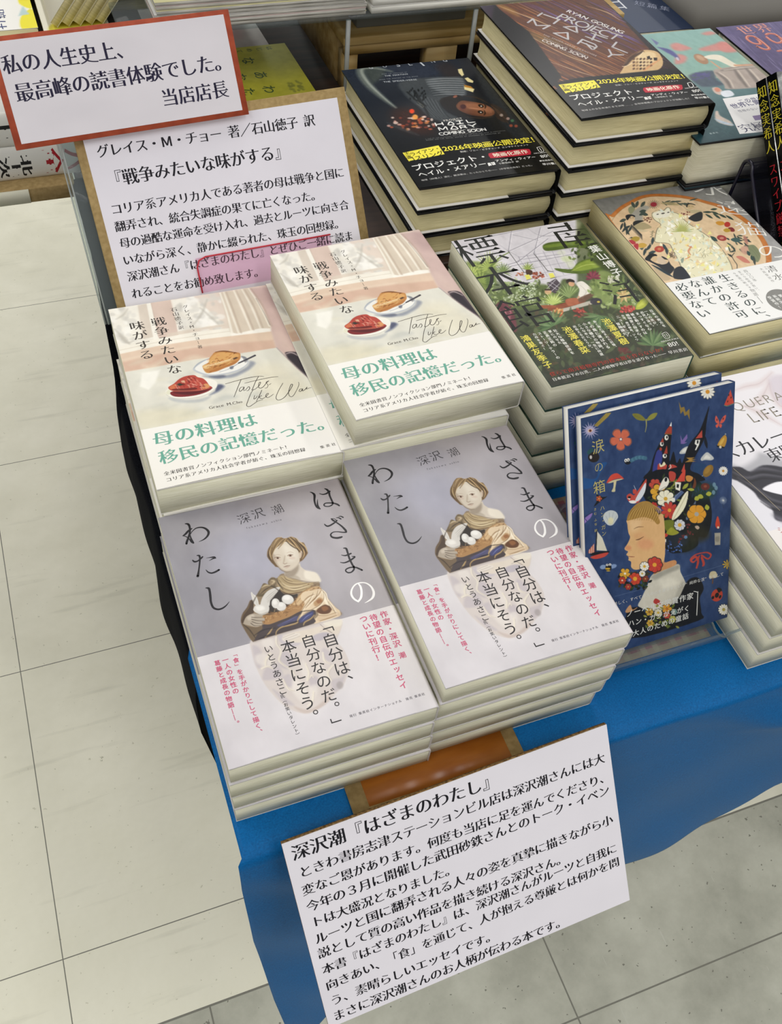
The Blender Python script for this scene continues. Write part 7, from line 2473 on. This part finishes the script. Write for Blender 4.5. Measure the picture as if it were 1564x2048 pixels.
MAG = mat('magazine_edges', '#cfccc4', 0.7, 0.2)
noise_tint(MAG, 30, '#a9a79f', '#e4e1d8', 3, (1.2, 1.2, 90), 0.35, 0.62, 0.3, 0.0005)
MAGC = [mat('magazine_cover_%s' % k, c, 0.4, 0.35) for k, c in (('cream', '#d9d3a0'), ('white', '#dcdad4'), ('grey', '#b9b6b0'), ('rose', '#cdb9b4'))]
for k in range(7):
    root = thing('magazine', '', 'magazine', W(142 + rng.normal() * 0.8, 645 + rng.normal() * 0.8, 99.1 + k * 3.6), (0, 0, rng.normal() * 0.004), 'white magazines in the left stack on the clear riser')
    mb = MB(); mb.box(-99, 99, -81.5, 81.5, 0.15, 3.3); mb.build('page_block', MAG, root)
    mb = MB(); mb.box(-99.3, 99.3, -82, 82, 3.32, 3.55); mb.build('cover', MAGC[(k * 3) % 4] if k < 6 else MAGC[0], root)
    root['label'] = 'pale magazine in the left stack on the clear riser, %s' % (['lowest', 'second from the bottom', 'third from the bottom', 'middle one', 'third from the top', 'second from the top', 'topmost'][k])
for k in range(4):
    root = thing('magazine', '', 'magazine', W(346 + rng.normal() * 0.6, 645, 99.1 + k * 7.1), (0, 0, 0.0), 'white magazines in the right stack on the clear riser')
    mb = MB(); mb.box(-98, 98, -81, 81, 0.2, 6.6); mb.build('page_block', PAGES_WHITE, root)
    mb = MB(); mb.box(-98.4, 98.4, -81.5, 81.5, 6.62, 7.0); mb.build('cover', MAGC[1], root)
    root['label'] = 'white magazine in the shorter right stack on the clear riser, %s' % (['lowest', 'second from the bottom', 'second from the top', 'topmost'][k])

root = thing('step_bench', 'pine step bench under the clear riser, holding a grey box', 'bench', W(330, 690, 4.1))


def rel(mb):
    return shift(mb, -330, -690, -4.1)


mb = MB(); mb.box(233, 560, 601, 780, 52, 60, 0.8); rel(mb).build('bench_top', WOOD_PINE, root)
mb = MB(); mb.box(235, 560, 603, 609, 42, 51.8); rel(mb).build('apron', WOOD_PINE, root)
for x0, x1 in ((235, 250), (328, 362)):
    mb = MB(); mb.box(x0, x1, 604, 622, 4.2, 41.9); rel(mb).build('leg', WOOD_PINE, root)
mb = MB(); mb.box(235, 243, 625, 780, 4.2, 51.8); rel(mb).build('side_panel', WOOD_PINE, root)
root = thing('storage_box', 'grey box standing on the pine step bench', 'box', W(313, 680, 60.2))
GB = mat('grey_box', '#6f706c', 0.5, 0.3)
mb = MB(); mb.box(-60, 62, -60, 60, 0, 28, 1.0); mb.build('box_body', GB, root)
mb = MB(); mb.box(-60.6, 62.6, -60.6, 60.6, 28.1, 33, 0.8); mb.build('box_lid', mat('grey_box_lid', '#8f908a', 0.5, 0.3), root)

for key, lab, x, y, z, w_, h_, t_ in (('yellow', 'yellow poetry book with green lettering lying sideways on the dark counter', 130, 623, 4.2, 118, 132, 17), ('rosebook', 'pale floral book with red and black lettering, behind the yellow book', 113, 741, 4.2, 106, 130, 14)):
    root = thing('paperback_book', lab, 'book', W(x, y, z), (0, 0, math.radians(-90) + 0.02))
    mb = MB(); mb.box(-w_ / 2 + 0.4, w_ / 2 - 0.4, -h_ / 2 + 0.4, h_ / 2 - 0.4, 0.5, t_ - 0.6); mb.build('page_block', PAGES_CREAM, root)
    card('cover', w_, h_, 0.5, key, INK_SATIN, '#b9ae3a', root, 0, 0, t_ - 0.55)

# books at the top left beyond the rust card
def flat_book(name, label, x, y, z, w_, h_, t_, yaw, key=None, cover=None, pages=PAGES_CREAM, rot=None):
    root = thing(name, label, 'book', W(x, y, z), rot or (0, 0, yaw))
    mb = MB(); mb.box(-w_ / 2 + 0.4, w_ / 2 - 0.4, -h_ / 2 + 0.4, h_ / 2 - 0.4, 0.5, t_ - 0.6); mb.build('page_block', pages, root)
    if key:
        card('cover', w_, h_, 0.5, key, INK_SATIN, '#dddddd', root, 0, 0, t_ - 0.55)
    else:
        mb = MB(); mb.box(-w_ / 2, w_ / 2, -h_ / 2, h_ / 2, t_ - 0.55, t_); mb.build('cover', cover, root)
    return root


mb = MB(); mb.box(-330, 44, 642, 900, 4.2, 66, 1.5)
tag(mb.build('riser_block', mat('dark_riser', '#3c3b3a', 0.5, 0.3), world=True), 'dark riser block under the white and yellow books at the top left', 'riser')
Q = math.radians(-90)
flat_book('paperback_book', 'white book with a navy sideways title at the top left corner', -121, 690, 66.2, 150, 128, 22, Q, 'shigoto')
flat_book('paperback_book', 'white book with yellow and pale blue patches, right of the navy-titled one', -22, 690, 66.2, 150, 60, 13, Q, 'pattern')
flat_book('paperback_book', 'yellow book with an olive rectangle beside the leaning cream books', 33.5, 776, 66.2, 182, 46, 12, Q, 'olive')
flat_book('paperback_book', 'clay brown book between the olive-patterned book and the magazines', 88, 776, 66.2, 182, 60, 15, Q, 'clay')
COV = [mat('leaning_cover_%d' % k, c, 0.5, 0.3) for k, c in enumerate(('#e8e4d6', '#d9cfa8', '#e4dcc0', '#cfc49c', '#ddd6bd'))]
NTH = ['leftmost', 'second from the left', 'middle', 'second from the right', 'rightmost']
for k in range(5):
    root = thing('leaning_book', 'cream book in the leaning row at the top left, %s' % NTH[k], 'book', group='leaning row of cream books')
    mb = MB(); mb.box(-3.4, 3.4, -60, 60, 0.2, 120); mb.build('page_block', PAGES_CREAM, root)
    mb = MB(); mb.box(-3.9, -3.42, -60.4, 60.4, 0, 120.4); mb.box(3.42, 3.9, -60.4, 60.4, 0, 120.4); mb.build('cover_board', COV[k], root)
    root.location = W(-42 + k * 10.4, 690, 82.5)
    root.rotation_euler = (0, math.radians(40), 0)

# tidy the helper used for lettering
bpy.data.objects.remove(fob, do_unlink=True)
bpy.data.curves.remove(fcu)
